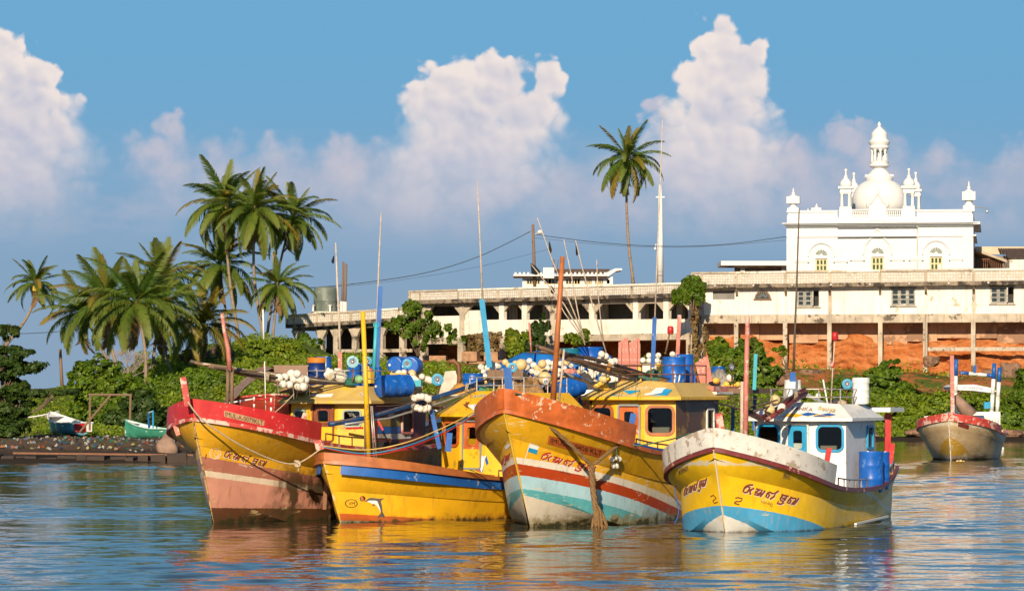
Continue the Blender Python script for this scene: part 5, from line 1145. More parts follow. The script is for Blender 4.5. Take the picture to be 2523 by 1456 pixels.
# bare grey shrub among the palms
def bare():
    q = W(300, 950, 240); r = thing('bare_shrub', 'leafless pale twiggy shrub among the palm trunks', 'shrub', q, 0, 'shrubs on the bank')
    def grow(p, d, L, w, k):
        e = p + d * L; mb.tube([p, p + d * L * .5 + Vector((rnd.uniform(-.06, .06), 0, rnd.uniform(-.05, .05))), e], [w, w * .8, w * .55], 4, cap=False)
        if k == 0: return
        for _ in range(3): grow(e, (d + Vector((rnd.uniform(-1, 1), rnd.uniform(-.5, .5), rnd.uniform(-.25, .55)))).normalized(), L * .72, w * .6, k - 1)
    for i in range(7): mb = MB(); grow(Vector((rnd.uniform(-.5, .5), 0, -.3)), Vector((rnd.uniform(-.6, .9), 0, 1)).normalized(), 1.15, .05, 3); mb.build('branch', surf('pale_twig', (.33, .26, .22), .9), r)
bare()
# weeds and grass over the banks: ground cover
def cover(name, label, n, region, size, mat, seed, cond, hs=1.0):
    rg = np.random.default_rng(seed); X = rg.uniform(region[0], region[1], n); Y = rg.uniform(region[2], region[3], n); Z = terrain_z(X, Y); k = cond(X, Y, Z, rg); X, Y, Z = X[k], Y[k], Z[k]
    px_ = X / Y * F + CX; py_ = HY - (Z - H) / Y * F; k = ~(((px_ > 440) & (px_ < 580) & (py_ > 840) & (py_ < 905) & (rg.random(len(X)) < .93)) | ((px_ > 590) & (px_ < 715) & (py_ < 842) & (rg.random(len(X)) < .8))); X, Y, Z = X[k], Y[k], Z[k]
    cl = .5 + .5 * np.sin(X * .55 + 2 * np.sin(Y * .21)) * np.sin(Y * .4 + X * .1); P = np.stack([X, Y, Z + bumps(X, Y) + rg.random(len(X)) * (.10 + 1.0 * cl * cl) * hs], 1); N = rg.normal(size=P.shape) * .6 + np.array([0, -.5, .7]); N /= np.linalg.norm(N, axis=1)[:, None]
    o = link(name, quadmesh(name, leafquads(P, N, size, rg, 2.0)), mat); tag(o, label, None, None, 'stuff')
sh = lambda X: np.interp(X, SHX, SHY)
cover('ground_cover', 'leafy green ground cover on the bank below the red cliff', 150000, (6, 46, 240, 292), .15, l_lime, 5, lambda X, Y, Z, rg: (Y > sh(X) + 3.5) & (rg.random(len(X)) < np.clip(1.15 - (Z - 1.0) * .52 + .5 * np.sin(X * .45 + np.sin(Y * .3) * 2) * np.sin(Y * .5), 0.03, .9)))
cover('ground_cover', 'green ground cover on the hillside below the palms', 130000, (-36, 4, 232, 312), .15, l_lime, 6, lambda X, Y, Z, rg: (Z > 1.6) & (rg.random(len(X)) < .9) & (X / Y * F + CX > 335) & ((X / Y * F + CX < 745) | (Y < 285)) & (.5 + .5 * np.sin(X * .8 + 3 * np.sin(Y * .17)) * np.sin(Y * .33 + X * .3) > .16))
cover('ground_cover', 'green weeds on the low bank around the beached boats', 70000, (-45, -14, 206, 268), .12, l_lime, 8, lambda X, Y, Z, rg: (Z > .30) & (Y < 252), .35)
# ================================================================ wheelhouses and fittings
m_sidebrn = surf('brown_cabin_side', (.115, .055, .03), .5, .3, 2, wear=(.30, .18, .05), wamt=.2, wscale=1.2)
m_grn = surf('grey_green_frame', (.30, .36, .31), .5, .15, 4)
m_door = surf('brown_door', (.22, .065, .03), .45, .2, 4)
def bpart(b, name, mb, mat, smooth=False, parent=None):
    """world-space shapes -> part of boat b"""
    mb.v = [tuple(b.loc_of(Vector(v))) for v in mb.v]; return mb.build(name, mat, parent or b.root, smooth=smooth)
def pol(b, name, pts, Y, r, mat, n=8):           # round pole through picture points
    Ys = Y if isinstance(Y, (list, tuple)) else [Y] * len(pts)
    return bpart(b, name, MB().tube([W(x, y, yy) for (x, y), yy in zip(pts, Ys)], r, n), mat, smooth=True)
def plank(b, name, p0, p1, Y, w, mat, d=None):
    return bpart(b, name, MB().bar(W(*p0, Y), W(*p1, Y), w, d or w, up=(0, 1, 0)), mat)
cabin(boatC, 6.6, 3.6, 2.55, 1.2, 3.25, 3.70, m_yel, m_sidebrn, m_tan, m_yel, [(0, (.09, .76, 2.32, 3.02)), (2, (.09, .77, 2.32, 3.02)), (1, (.30, .62, 2.55, 2.92, 0))], m_brn, m_org, m_alu, door_u=(.17, .75, 1.75, 3.06), sidewins=[(2.35, 2.85, 2.3, 2.95, m_whiteworn)])
cabin(boatD, 6.6, 3.4, 2.5, .75, 2.70, 3.12, m_white, m_white, m_white, m_white, [(0, (.10, .74, 1.92, 2.54)), (2, (.10, .74, 1.92, 2.54)), (1, (.33, .57, 2.1, 2.42, 0))], m_cyan, m_cyan, m_whiteworn, door_u=(.19, .71, 1.3, 2.58), sidewins=[(2.2, 2.75, 1.95, 2.5, m_cyan)], lower=m_white, wint=.065)
cabin(boatA, 6.0, 4.0, 2.45, 1.3, 3.14, 3.60, m_yel, m_maroon, m_tan, m_tan, [(0, (.2, .64, 2.50, 2.92)), (2, (.2, .66, 2.50, 2.92)), (1, (.27, .61, 2.62, 2.98, 0))], m_grn, m_door, m_door, door_u=(.14, .74, 2.1, 3.08), sidewins=[(2.2, 2.8, 2.3, 2.85, m_pink)], winr=.06, wint=.05, over=.25)
cabin(boatB, 5.6, 3.4, 2.5, .8, 2.78, 3.42, m_yel, m_yel, m_yel, m_yel, [(0, (.10, .74, 1.98, 2.58)), (2, (.10, .74, 1.98, 2.58)), (1, (.33, .57, 2.15, 2.48, 0))], m_org, m_org, m_alu, door_u=(.16, .74, 1.35, 2.62), inset=(.9, .3), winr=.09, wint=.08)
# boat lying behind, its wheelhouse roof piled with gear
boatG = Boat('fishing_boat', 'orange fishing boat mostly hidden behind, floats heaped on its roof', None, 24,
    dict(a=1.5, zt=3.0, L=12, sn=.3, zs=.2, lap=2, deck=.45, lines=[(-.6, -.75, 1.5, .25, 5, 1.4), (.95, -.35, 2.0, 1.35, 6.5, 1.6), (2.0, 1.1, 1.9, 1.68, 5.5, 2.6), (2.6, 1.8, 1.8, 1.85, 4.8, 3.4)]), loc=((1140 - CX) / F * 104, 104, 0))
boatG.hull(hullmat('orange_hull_paint', (.60, .25, .04), [(1.2, -.12, 0, (.6, .5, .4))]), m_white, m_white, 24)
cabin(boatG, 6.0, 4.2, 3.2, 1.3, 3.30, 3.55, surf('orange_cabin_paint', (.62, .27, .09), .5, .1), m_maroon, m_white, m_white, [(0, (.2, .8, 2.4, 2.95)), (1, (.4, .75, 2.5, 2.9, 0))], m_white, m_org, m_alu, over=.35)
# red boat with tarpaulin behind the red-bowed one
boatH = Boat('fishing_boat', 'red boat under a brown tarpaulin on the shore behind the red-bowed boat', None, -12,
    dict(a=1.0, zt=2.6, L=8, sn=.3, zs=.2, lap=2, deck=.2, lines=[(-.5, -.6, 1.5, .2, 4, 1.4), (.9, -.3, 2.0, 1.4, 5, 1.6), (1.7, 1.1, 1.9, 1.9, 4.5, 2.6), (2.4, 1.9, 1.8, 2.1, 4, 3.0)]), loc=((672 - CX) / F * 198, 198, .9))
boatH.hull(hullmat('dull_red_hull_paint', (.42, .05, .03), [(.7, 0, 0, (.3, .06, .04))], scuff=(.4, .25, .2)), m_redworn, m_redworn, 20)
def tarp_over(b, l0, l1, hw, z, zr, mat, name='tarpaulin'):
    V = []; nx, ny = 14, 9
    for i in range(nx):
        l = l0 + (l1 - l0) * i / (nx - 1)
        for j in range(ny):
            t = -1 + 2 * j / (ny - 1); V.append((-l, t * hw, zr - (zr - z) * abs(t) ** 1.4 + .07 * math.sin(l * 4 + j) + .05 * math.sin(j * 2.3 + i)))
    MB().add(V, [(i * ny + j, i * ny + j + 1, (i + 1) * ny + j + 1, (i + 1) * ny + j) for i in range(nx - 1) for j in range(ny - 1)]).build(name, mat, b.root, smooth=True)
tarp_over(boatH, .3, 5.5, 2.1, 2.1, 3.95, m_tarp)

# ---- paint on roofs and cabins
def pxpoly(pts):
    if len(pts) != 4: return [(pts, [tuple(range(len(pts)))])]
    a, b, c, d = [Vector(p) for p in pts]; n, m = 10, 4; V = []
    for j in range(m + 1):
        for i in range(n + 1): V.append(tuple((a + (b - a) * (i / n)) * (1 - j / m) + (d + (c - d) * (i / n)) * (j / m)))
    return [(V, [(j * (n + 1) + i, j * (n + 1) + i + 1, (j + 1) * (n + 1) + i + 1, (j + 1) * (n + 1) + i) for j in range(m) for i in range(n)])]
boatC.decal('roof_stripe', m_cyan, pxpoly([(1461, 974), (1488, 960), (1486, 968), (1530, 975)]) + pxpoly([(1555, 975), (1620, 972), (1638, 958), (1656, 960), (1644, 974)]) + pxpoly([(1534, 962), (1580, 962), (1551, 972)]), 'roof')
boatC.decal('roof_stripe', m_white, pxpoly([(1485, 968), (1503, 957), (1512, 955), (1500, 963), (1545, 975), (1530, 975)]) + pxpoly([(1552, 976), (1602, 968), (1617, 956), (1642, 955), (1630, 968), (1605, 973)]), 'roof', off=.009)
boatC.decal('roof_lettering', m_textw, text2d('Sri Lanka', (1535, 957), (72, 2), (2, -9)), 'roof', off=.008)
boatA.decal('roof_stripe', m_white, pxpoly([(757, 973), (822, 970), (816, 978), (790, 979)]) + pxpoly([(885, 968), (988, 958), (895, 977)]), 'roof')
boatB.decal('roof_stripe', m_blue, pxpoly([(1096, 1010), (1128, 994), (1166, 1012)]), 'roof'); boatB.decal('roof_stripe', m_door, pxpoly([(1128, 993), (1158, 990), (1150, 1003), (1166, 1012)]), 'roof', off=.008); boatB.decal('roof_stripe', m_white, pxpoly([(1152, 999), (1192, 993), (1180, 1007), (1168, 1012)]) + pxpoly([(1070, 1006), (1112, 990), (1092, 1000)]), 'roof', off=.01)
boatB.decal('roof_lettering', m_cyan, text2d('SRI LANKA', (1143, 983), (55, -6), (1.5, -7)), 'roof', off=.008)
boatD.decal('roof_stripe', m_blue, pxpoly([(1966, 1022), (1990, 1016), (2018, 1020), (1990, 1025)]) + pxpoly([(2000, 1026), (2040, 1018), (2060, 1021), (2035, 1026)]), 'roof', off=.007); boatD.decal('roof_stripe', m_yel, pxpoly([(1926, 1026), (1950, 1018), (1980, 1022), (1962, 1028)]) + pxpoly([(1985, 1027), (2010, 1020), (2050, 1027)]), 'roof', off=.009)
boatD.decal('roof_lettering', m_text, text2d('LANKA', (1950, 1010), (52, 4), (2, -9)), 'roof', off=.009)
boatD.decal('roof_lettering', m_cream, name_px(NAME, (2015, 1010), .024, .03, .08, 1.5), 'roof', off=.009)
boatA.decal('name_sticker', m_blue, pxpoly([(838, 983), (880, 983), (880, 992), (838, 993)]), 'front'); boatA.decal('sticker_lettering', m_white, name_px(NAME, (841, 988.5), .021, .02, 0, 1.4), 'front', off=.009)
boatD.decal('window_lettering', m_white, name_px(NAME, (2005, 1051), .029, .025, 0, 1.3), 'front', off=.02)
boatB.decal('fan_emblem', m_white, pxpoly([(1187, 1165), (1172, 1122), (1180, 1127), (1186, 1121), (1192, 1125), (1198, 1120)]), 'front', off=.007)
boatB.decal('fan_emblem', m_blue, pxpoly([(1187, 1165), (1158, 1130), (1165, 1122), (1172, 1122)]) + pxpoly([(1187, 1166), (1198, 1120), (1204, 1140)]), 'front', off=.008)
boatB.decal('fan_emblem', m_org, pxpoly([(1186, 1165), (1134, 1142), (1144, 1136), (1146, 1129), (1158, 1130)]), 'front', off=.009)
boatB.decal('fan_emblem', surf('green_paint', (.02, .16, .06), .5), pxpoly([(1184, 1167), (1134, 1150), (1134, 1143)]), 'front', off=.010)
boatG.decal('cabin_lettering', m_textr, text2d('R.MARINE', (1398, 1001), (46, -2), (0, -8)), 'front', off=.008)
# ---- names, plates, emblems on the hulls
def named(b, o, sx, sy, slope, w, mt, dx=1.2, dy=2.2):
    b.decal('name_shadow', m_textw, name_px(NAME, (o[0] + dx, o[1] + dy), sx, sy, slope, w), off=.005); b.decal('name_lettering', mt, name_px(NAME, o, sx, sy, slope, w), off=.009)
named(boatD, (1828, 1213), .0781, .0781, .215, 4.6, m_text)
boatD.decal('hull_number', m_text, name_px([[(60, 690), (140, 670), (270, 710), (220, 790), (140, 800), (100, 790), (25, 820), (30, 855), (90, 870), (160, 890)]], (1828, 1213), .0781, .0781, .21, 3.2), off=.008)
boatD.decal('small_lettering', m_rust, name_px(NAME2, (1828, 1213), .0781, .0781, .215, 1.2), off=.008)
boatD.decal('name_shadow', m_textw, name_px(NAME, (1686, 1226), .032, .075, -.55, 3.0), off=.005); boatD.decal('name_lettering', m_text, name_px(NAME, (1685, 1223), .032, .075, -.55, 2.8), off=.009)
boatD.decal('hull_number', m_text, [stroke([(1752, 1222), (1758, 1219), (1765, 1226), (1757, 1233), (1760, 1239), (1768, 1236)], 2.6)], off=.008)
named(boatC, (1331, 1131), .0764, .066, .235, 3.9, m_textr)
boatC.decal('small_lettering', m_rust, name_px(NAME2, (1333, 1140), .0764, .062, .235, 1.2), off=.008)
boatC.decal('name_shadow', m_textw, name_px(NAME, (1222, 1163), .020, .06, -.9, 2.6), off=.005); boatC.decal('name_lettering', m_textr, name_px(NAME, (1221, 1160), .020, .06, -.9, 2.4), off=.009)
named(boatA, (550, 1126), .0600, .066, .21, 2.9, m_text, -1.0, 1.8)
boatA.decal('small_lettering', m_textw, name_px(NAME2, (556, 1128), .055, .055, .21, 1.2), off=.008)
boatA.decal('round_emblem', m_textw, [disc((530, 1117), 14.5, 13.8, 24, .9)] + [stroke([(519, 1124), (522, 1110), (528, 1122), (534, 1107), (538, 1108), (535, 1115), (539, 1118), (534, 1125), (527, 1122)], 1.5), stroke([(529, 1129), (537, 1127), (541, 1118)], 1.5)], off=.007)
boatA.decal('round_emblem', m_textw, [disc((481, 1112), 6, 13, 20, .86)], off=.007); boatA.decal('hull_number', m_text, [stroke([(508, 1119), (506, 1129)], 2.6)], off=.008)
boatA.decal('name_lettering', m_text, name_px(NAME, (458, 1143), .014, .06, -.9, 2.2), off=.009)
boatA.decal('number_plate', surf('plate_tan', (.42, .24, .12), .5, .15, 4), pxpoly([(553, 1011), (652, 1036), (650, 1049), (552, 1026)]), 'bulwark', off=.006); boatA.decal('plate_lettering', m_ink, text2d('IMUL-A-0079KLT', (555, 1025), (93, 22.5), (0, -12)), 'bulwark', off=.010)
boatC.decal('number_plate', surf('plate_orange', (.50, .12, .025), .5, .2, 5), pxpoly([(1352, 1072), (1494, 1109), (1478, 1128), (1349, 1093)]), off=.007); boatC.decal('plate_lettering', m_ink, text2d('IMUL-A 0408 KLT', (1356, 1089), (126, 33), (1, -12)), off=.011)
boatC.decal('number_plate', surf('plate_orange', (.5, .12, .025)), pxpoly([(1198, 1088), (1220, 1073), (1222, 1092), (1200, 1106)]), off=.007); boatC.decal('plate_lettering', m_ink, text2d('408 KLT', (1200, 1104), (19, -13), (0, -11)), off=.011)
boatD.decal('number_plate', surf('plate_gold', (.52, .31, .06), .5, .2, 6), pxpoly([(1671, 1155), (1694, 1145), (1697, 1157), (1673, 1169)]), off=.007); boatD.decal('number_plate', MATS['plate_gold'], pxpoly([(1930, 1162), (1949, 1163), (1946, 1180), (1928, 1176)]), off=.007); boatD.decal('plate_lettering', m_ink, text2d('B 677 KLT', (1674, 1166), (21, -10), (-.5, -8)) + text2d('KLT', (1932, 1173), (13, 3), (.5, -9)), off=.011)
boatC.decal('flag_emblem', m_white, pxpoly([(1306, 1091), (1328, 1098), (1325, 1108), (1302, 1102)]) + [stroke([(1306, 1091), (1293, 1132)], 1.6)], off=.007); boatC.decal('flag_emblem', m_white, pxpoly([(1243, 1100), (1256, 1090), (1258, 1098), (1247, 1108)]), off=.007); boatC.decal('flag_emblem', m_cyan, pxpoly([(1303, 1102), (1325, 1108), (1322, 1119), (1300, 1112)]), off=.008); boatC.decal('flag_emblem', m_cyan, pxpoly([(1248, 1108), (1258, 1099), (1263, 1108), (1253, 1115)]), off=.008)
# dolphin, ball and oval badge
DX = lambda p: (834.5 + .0587 * p[0], 1202.4 + .0587 * p[1])
dol = [(1060, 545), (1150, 500), (1260, 410), (1400, 392), (1550, 415), (1700, 428), (1895, 415), (1880, 440), (1790, 490), (1770, 560), (1810, 720), (1830, 900), (1835, 980), (1910, 1110), (1925, 1180), (1895, 1280), (1880, 1220), (1790, 1175), (1700, 1215), (1665, 1270), (1645, 1200), (1680, 1120), (1760, 1040), (1765, 960), (1720, 800), (1620, 540), (1500, 505), (1260, 510), (1180, 550)]
dol_f = [(0, 1, 27, 28), (1, 2, 26, 27), (2, 3, 26), (3, 4, 25, 26), (4, 5, 9, 25), (5, 6, 7, 8, 9), (9, 10, 24, 25), (10, 11, 23, 24), (11, 12, 22, 23), (12, 13, 17, 22), (13, 14, 15, 16, 17), (17, 18, 19, 20, 21, 22)]
boatB.decal('dolphin_emblem', surf('dolphin_grey', (.10, .085, .075), .5), [([DX(p) for p in dol], dol_f)] + [([DX(p) for p in ((1400, 650), (1520, 705), (1440, 755))], [(0, 1, 2)])], off=.008)
boatB.decal('dolphin_belly', m_white, pxpoly([DX(p) for p in ((1190, 545), (1260, 512), (1660, 512), (1625, 560), (1500, 640), (1400, 640))]) + pxpoly([DX(p) for p in ((1500, 640), (1625, 560), (1720, 810), (1760, 1000), (1680, 850), (1580, 710))]), off=.007)
boatB.decal('ball_emblem', m_org, [disc(DX((995, 430)), 7.4, 6.9)], off=.007); boatB.decal('ball_emblem', surf('green_paint', (.02, .16, .06), .5), pxpoly([DX(p) for p in ((900, 360), (870, 430), (900, 510), (970, 545), (935, 450), (925, 370))]), off=.010); boatB.decal('ball_emblem', m_ink, pxpoly([DX(p) for p in ((990, 325), (1060, 325), (1115, 390), (1100, 470), (1055, 510), (1050, 420))]), off=.010)
boatB.decal('oval_badge', m_ink, [disc(DX((528, 632)), 15.6, 10.3, 28, .86)], off=.008); boatB.decal('badge_lettering', m_ink, text2d('VM', DX((410, 700)), (15.5, .4), (0, -9)), off=.009)
boatB.decal('dolphin_emblem', surf('dolphin_grey', (.10, .085, .075), .5), [stroke([(806, 1233), (812, 1250), (818, 1278)], 2.4), disc((823.5, 1240), 5, 9, 18, .8)], off=.008)
# ---- posts, masts and rails that belong to the boats
plank(boatA, 'stem_post', (451, 929), (463, 1000), 89.4, .16, m_redworn); plank(boatA, 'timber_head', (752, 1017), (741, 1052), 92.2, .11, m_redworn); plank(boatA, 'timber_head', (432, 1048), (440, 1072), 90.6, .12, m_pink)
pol(boatA, 'mast', [(547, 772), (553, 815), (562, 860), (566, 912)], 93.2, [.05, .055, .065, .07], m_pink); pol(boatA, 'mast_post', [(562, 905), (560, 1012)], 93.3, .05, m_wood); pol(boatA, 'mast_post', [(572, 905), (571, 1014)], 93.3, .05, m_wood)
pol(boatB, 'mast', [(894, 768), (909, 1132)], 93.4, [.062, .068], m_yel, 12); plank(boatB, 'post', (1063, 1010), (1083, 1105), 95.2, .12, m_blue); plank(boatB, 'post', (1108, 1066), (1104, 1112), 94, .16, m_blue); plank(boatB, 'timber_head', (783, 1084), (789, 1108), 91, .2, m_redworn)
for dx, r_ in ((-9, .03), (7, .04), (14, .022), (20, .018)): pol(boatB, 'stay_pole', [(905 + dx * .6, 1000), (908 + dx, 1132)], 93.6, r_, m_wood if r_ > .025 else m_steel, 6)
plank(boatC, 'bow_post', (1250, 906), (1256, 985), 87.6, .20, m_blue); pol(boatC, 'mast', [(1386, 632), (1375, 800), (1362, 1000)], 90.2, [.06, .07, .08], m_brn, 12); pol(boatC, 'stay_pole', [(1390, 860), (1376, 1002)], 90.5, .03, m_bamboo); plank(boatC, 'timber_head', (1561, 1018), (1552, 1066), 90.0, .15, m_blue)
plank(boatD, 'timber_head', (1770, 1018), (1776, 1062), 85.0, .18, m_redworn); plank(boatD, 'timber_head', (2043, 1103), (2032, 1168), 87.5, .13, m_red); plank(boatD, 'timber_head', (2198, 1092), (2192, 1142), 94.5, .15, m_red)
pol(boatD, 'mast', [(1842, 782), (1838, 960), (1836, 1140)], 87.2, [.055, .07, .075], m_pink, 10); pol(boatD, 'mast_post', [(1829, 940), (1828, 1140)], 87.3, .055, m_bamboo); pol(boatD, 'mast_post', [(1836, 900), (1845, 1138)], 87.4, .03, m_wood)
plank(boatD, 'canopy_post', (2188, 1018), (2186, 1125), 94.6, .16, m_red)
bpart(boatD, 'canopy', MB().box(W(2178, 1009, 94.9), (.75, 1.6, .12), Matrix.Rotation(-boatD.th, 3, 'Z')), m_white)
pol(boatD, 'aerial', [(1969, 518), (1963, 700), (1958, 830), (1955, 915)], 92.5, [.018, .028, .034, .038], m_pole, 6); plank(boatD, 'aerial_base', (1953, 917), (1953, 940), 92.5, .16, m_blue)
pol(boatD, 'beacon_pole', [(2057, 835), (2052, 905), (2047, 1000)], 93, .018, m_bamboo); bpart(boatD, 'beacon', MB().lathe([(.05, 0), (.09, .05), (.09, .17), (.07, .24)], 10, W(2057, 840, 93)), m_red, True)
bpart(boatD, 'beacon', MB().lathe([(.04, 0), (.06, .05), (.05, .14)], 10, W(2051, 905, 93)), m_red, True)
pol(boatD, 'aerial', [(2028, 935), (2040, 1000)], 92.4, .022, m_white); pol(boatC, 'aerial', [(1664, 920), (1660, 960)], 95.5, .02, m_white); pol(boatC, 'aerial', [(1675, 924), (1668, 965)], 95.5, .02, m_white)
pol(boatA, 'aerial', [(803, 880), (803, 930)], 97, .02, m_steel)
for x, Y in ((921, 98.2),): pol(boatA, 'davit_post', [(927, 795), (920, 935)], Y, .055, m_teal, 10); bpart(boatA, 'davit_ring', MB().tube([W(927 + 7 * math.cos(a), 800 + 6 * math.sin(a), Y - .06) for a in np.linspace(0, 6.28, 13)], .012, 5), m_teal)
plank(boatA, 'sternpost', (937, 706), (928, 925), 99.5, .13, m_blue, .10); pol(boatA, 'fishing_rod', [(939, 525), (933, 660), (929, 800), (926, 925)], 99.7, [.016, .026, .034, .036], m_bamboo, 6)
plank(boatG, 'sternpost', (1187, 738), (1206, 905), 107, .17, m_cyan, .12); pol(boatG, 'fishing_rod', [(1176, 447), (1183, 600), (1190, 760)], 107, [.016, .026, .036], m_bamboo, 6)
plank(boatC, 'sternpost', (1613, 782), (1608, 905), 99.5, .12, m_blue, .10); pol(boatC, 'fishing_rod', [(1633, 272), (1627, 450), (1619, 640), (1613, 800)], 99.6, [.012, .018, .022, .026], m_bamboo, 6)
plank(boatC, 'post', (1674, 776), (1668, 900), 103, .11, m_pink); pol(boatC, 'fishing_rod', [(1704, 825), (1701, 920)], 100, .015, m_bamboo, 5); plank(boatC, 'post', (1862, 872), (1858, 960), 98, .10, m_teal)
pol(boatA, 'fishing_rod', [(827, 598), (831, 700), (836, 800), (838, 878)], 100, [.02, .03, .036, .04], m_bamboo, 6); plank(boatA, 'rod_foot', (838, 868), (838, 945), 100, .12, m_pink)
MBf = MB()
def flag(b, c, Y, w, h, flip=1, mt=None):
    q = [W(c[0] + x * flip, c[1] + y, Y + .03 * k) for k, (x, y) in enumerate(((0, 0), (w * .5, h * .25), (w, h * .75), (w * .55, h), (w * .1, h * .9)))]
    return bpart(b, 'flag', MB().poly(q, .01, (0, 1, 0)), mt or m_black)
flag(boatA, (824, 628), 100, 8, 22, -1)
for pts, fl in ([(1324, 537), (1360, 640), (1402, 740), (1440, 832)], (1352, 592, 8, 34)), ([(1389, 590), (1408, 680), (1422, 760), (1441, 850)], None), ([(1418, 592), (1432, 650), (1465, 770), (1494, 870)], (1418, 595, 8, 36)), ([(1309, 652), (1340, 690), (1390, 750), (1437, 830)], (1307, 648, 26, 30)), ([(1470, 640), (1473, 720), (1487, 850)], (1469, 645, 4, 14)), ([(1356, 705), (1390, 770), (1440, 840)], (1356, 702, 12, 22)):
    pol(boatG, 'marker_pole', pts, 108, [.014, .018, .022, .025], m_bamboo, 5)
    if fl: flag(boatG, (fl[0], fl[1]), 108, fl[2], fl[3], 1)
pol(boatG, 'beacon_pole', [(1650, 820), (1640, 870)], 108, .03, m_wood); bpart(boatG, 'beacon', MB().lathe([(.06, 0), (.1, .05), (.1, .2), (.07, .26)], 10, W(1652, 824, 108)), m_red, True)
pol(boatG, 'marker_pole', [(1304, 795), (1309, 870)], 108, .03, m_pink)

def railing(b, ring, z, h, mat, rows=2, r=.018, posts=None):
    """tube rail round a roof: ring of local (x, y)"""
    root = b.root; pts = [Vector((x, y, z)) for x, y in ring]
    for k in range(rows): MB().tube([p + Vector((0, 0, h * (k + 1) / rows)) for p in pts], r, 6).build('rail', mat, root, smooth=True)
    for p in pts: MB().tube([p, p + Vector((0, 0, h))], r * 1.1, 6).build('stanchion', mat, root)
for b, h, mt in ((boatA, .46, m_steel), (boatC, .50, m_rust), (boatD, .42, m_steel), (boatB, .45, m_steel), (boatG, .40, m_rust)):
    tp = b.cab['tp']; zt = b.cab['zt']; L0, L1, hw = b.cab['L0'], b.cab['L1'], b.cab['hw']
    ring = [(L1 + .2, -hw + .3), ((tp[0][0] + L1) / 2, -hw + .3), tp[0], tp[1], tp[2], tp[3], ((tp[0][0] + L1) / 2, hw - .3), (L1 + .2, hw - .3)]
    railing(b, ring, zt - .02, h, mt)
# deck rails at the sides, aft of the bulwarks
for b, la, lb, h, mt in ((boatD, 3.3, 6.2, .22, m_steel), (boatD, 8.8, 11, .25, m_steel), (boatC, 2.3, 6.0, .20, m_rust), (boatA, 2.6, 6.4, .25, m_rust), (boatB, 4.6, 8.5, .18, m_rust)):
    pts = []
    for i in range(6): l = la + (lb - la) * i / 5; bb, z = b.line(3, l); pts.append(Vector((-l, bb - .03, z + .04)))
    MB().tube([pts[0]] + [p + Vector((0, 0, h)) for p in pts] + [pts[-1]], .022, 6).build('deck_rail', mt, b.root, smooth=True)
    for p in pts[1:-1]: MB().tube([p, p + Vector((0, 0, h))], .02, 6).build('stanchion', mt, b.root)
for sd in (1, -1): boatC.strip('gunwale', m_blue, 3, sd, -.10, .06, .056, .12, 2.05, 9.5, 20)
# red and white striped rail posts on the far side of the red bow
m_strip = surf('red_white_bands', (.6, .05, .04), .5)
for x, y0, y1 in ((592, 985, 1012), (626, 978, 1012), (668, 980, 1026)):
    for k in range(4): a = y0 + (y1 - y0) * k / 4; pol(boatA, 'striped_post', [(x, a), (x, a + (y1 - y0) / 4)], 94.5, .028, m_red if k % 2 else m_white)
pol(boatA, 'striped_rail', [(541, 996), (592, 988), (626, 982)], 94.6, .022, m_white); pol(boatA, 'striped_rail', [(626, 983), (668, 984)], 94.5, .022, m_red); pol(boatA, 'flag_staff', [(652, 890), (655, 1022)], 94.8, .014, m_white)
flag(boatA, (652, 891), 94.8, 5, 22, -1, m_pink)
# searchlights
def searchlight(b, px, py, rp, Y, rim, post):
    u = Y / F; c = W(px, py, Y); R_ = rp * u; M = Matrix.Rotation(R(90), 3, 'X')
    o = bpart(b, 'searchlight', MB().lathe([(R_ * .55, -.16), (R_ * .95, -.03), (R_, .02), (R_ * .98, .05), (R_ * .62, .055), (R_ * .58, .03)], 20, c, M), rim, 40)
    bpart(b, 'lens', MB().lathe([(R_ * .58, .032), (R_ * .3, .03), (.005, .03)], 14, c, M, cap=False), m_lens, True, o); bpart(b, 'bulb', MB().ell(c + Vector((0, -.05, 0)), R_ * .2, 8, 6), m_float, True, o)
    bpart(b, 'bracket', MB().tube([c + Vector((0, .05, -R_)), W(px, post, Y + .05)], .02, 6), m_rust, False, o)
m_crim = surf('cyan_rim', (.03, .30, .50), .4, .1)
searchlight(boatA, 869, 891, 15, 96.2, surf('pale_cyan_rim', (.22, .46, .50), .4), 940); searchlight(boatA, 905, 890, 12, 98.4, m_crim, 930); searchlight(boatA, 1003, 896, 12, 97.2, m_crim, 945); searchlight(boatB, 1078, 935, 15, 96.2, m_crim, 985); searchlight(boatD, 2087, 946, 13, 92.0, m_crim, 1000)
searchlight(boatC, 1345, 940, 8, 95, m_steel, 960); searchlight(boatC, 1263, 905, 12, 96, m_crim, 940); searchlight(boatC, 1803, 904, 9, 98, m_black2, 940)
# aft awnings and side posts seen between the hulls
bpart(boatA, 'awning', MB().box(W(1085, 1012, 101), (1.3, 1.4, .10), Matrix.Rotation(-boatA.th, 3, 'Z')), m_white); bpart(boatA, 'awning_trim', MB().box(W(1084, 1004, 100.9), (1.2, 1.3, .06), Matrix.Rotation(-boatA.th, 3, 'Z')), m_org)
for x in (1060, 1091, 1120): plank(boatA, 'awning_post', (x, 1018), (x + 2, 1120), 101, .10, m_pink)
plank(boatA, 'door_post', (917, 988), (921, 1128), 96.4, .09, m_red); plank(boatA, 'hand_grip', (931, 1035), (944, 1060), 96.2, .06, m_red)
bpart(boatA, 'bench', MB().box(W(935, 1105, 96.5), (1.0, .5, .38), Matrix.Rotation(-boatA.th, 3, 'Z')), m_black2)
bpart(boatA, 'window_ledge', MB().bar(W(853, 1055, 95.7), W(894, 1054, 95.4), .05, .06), m_red)
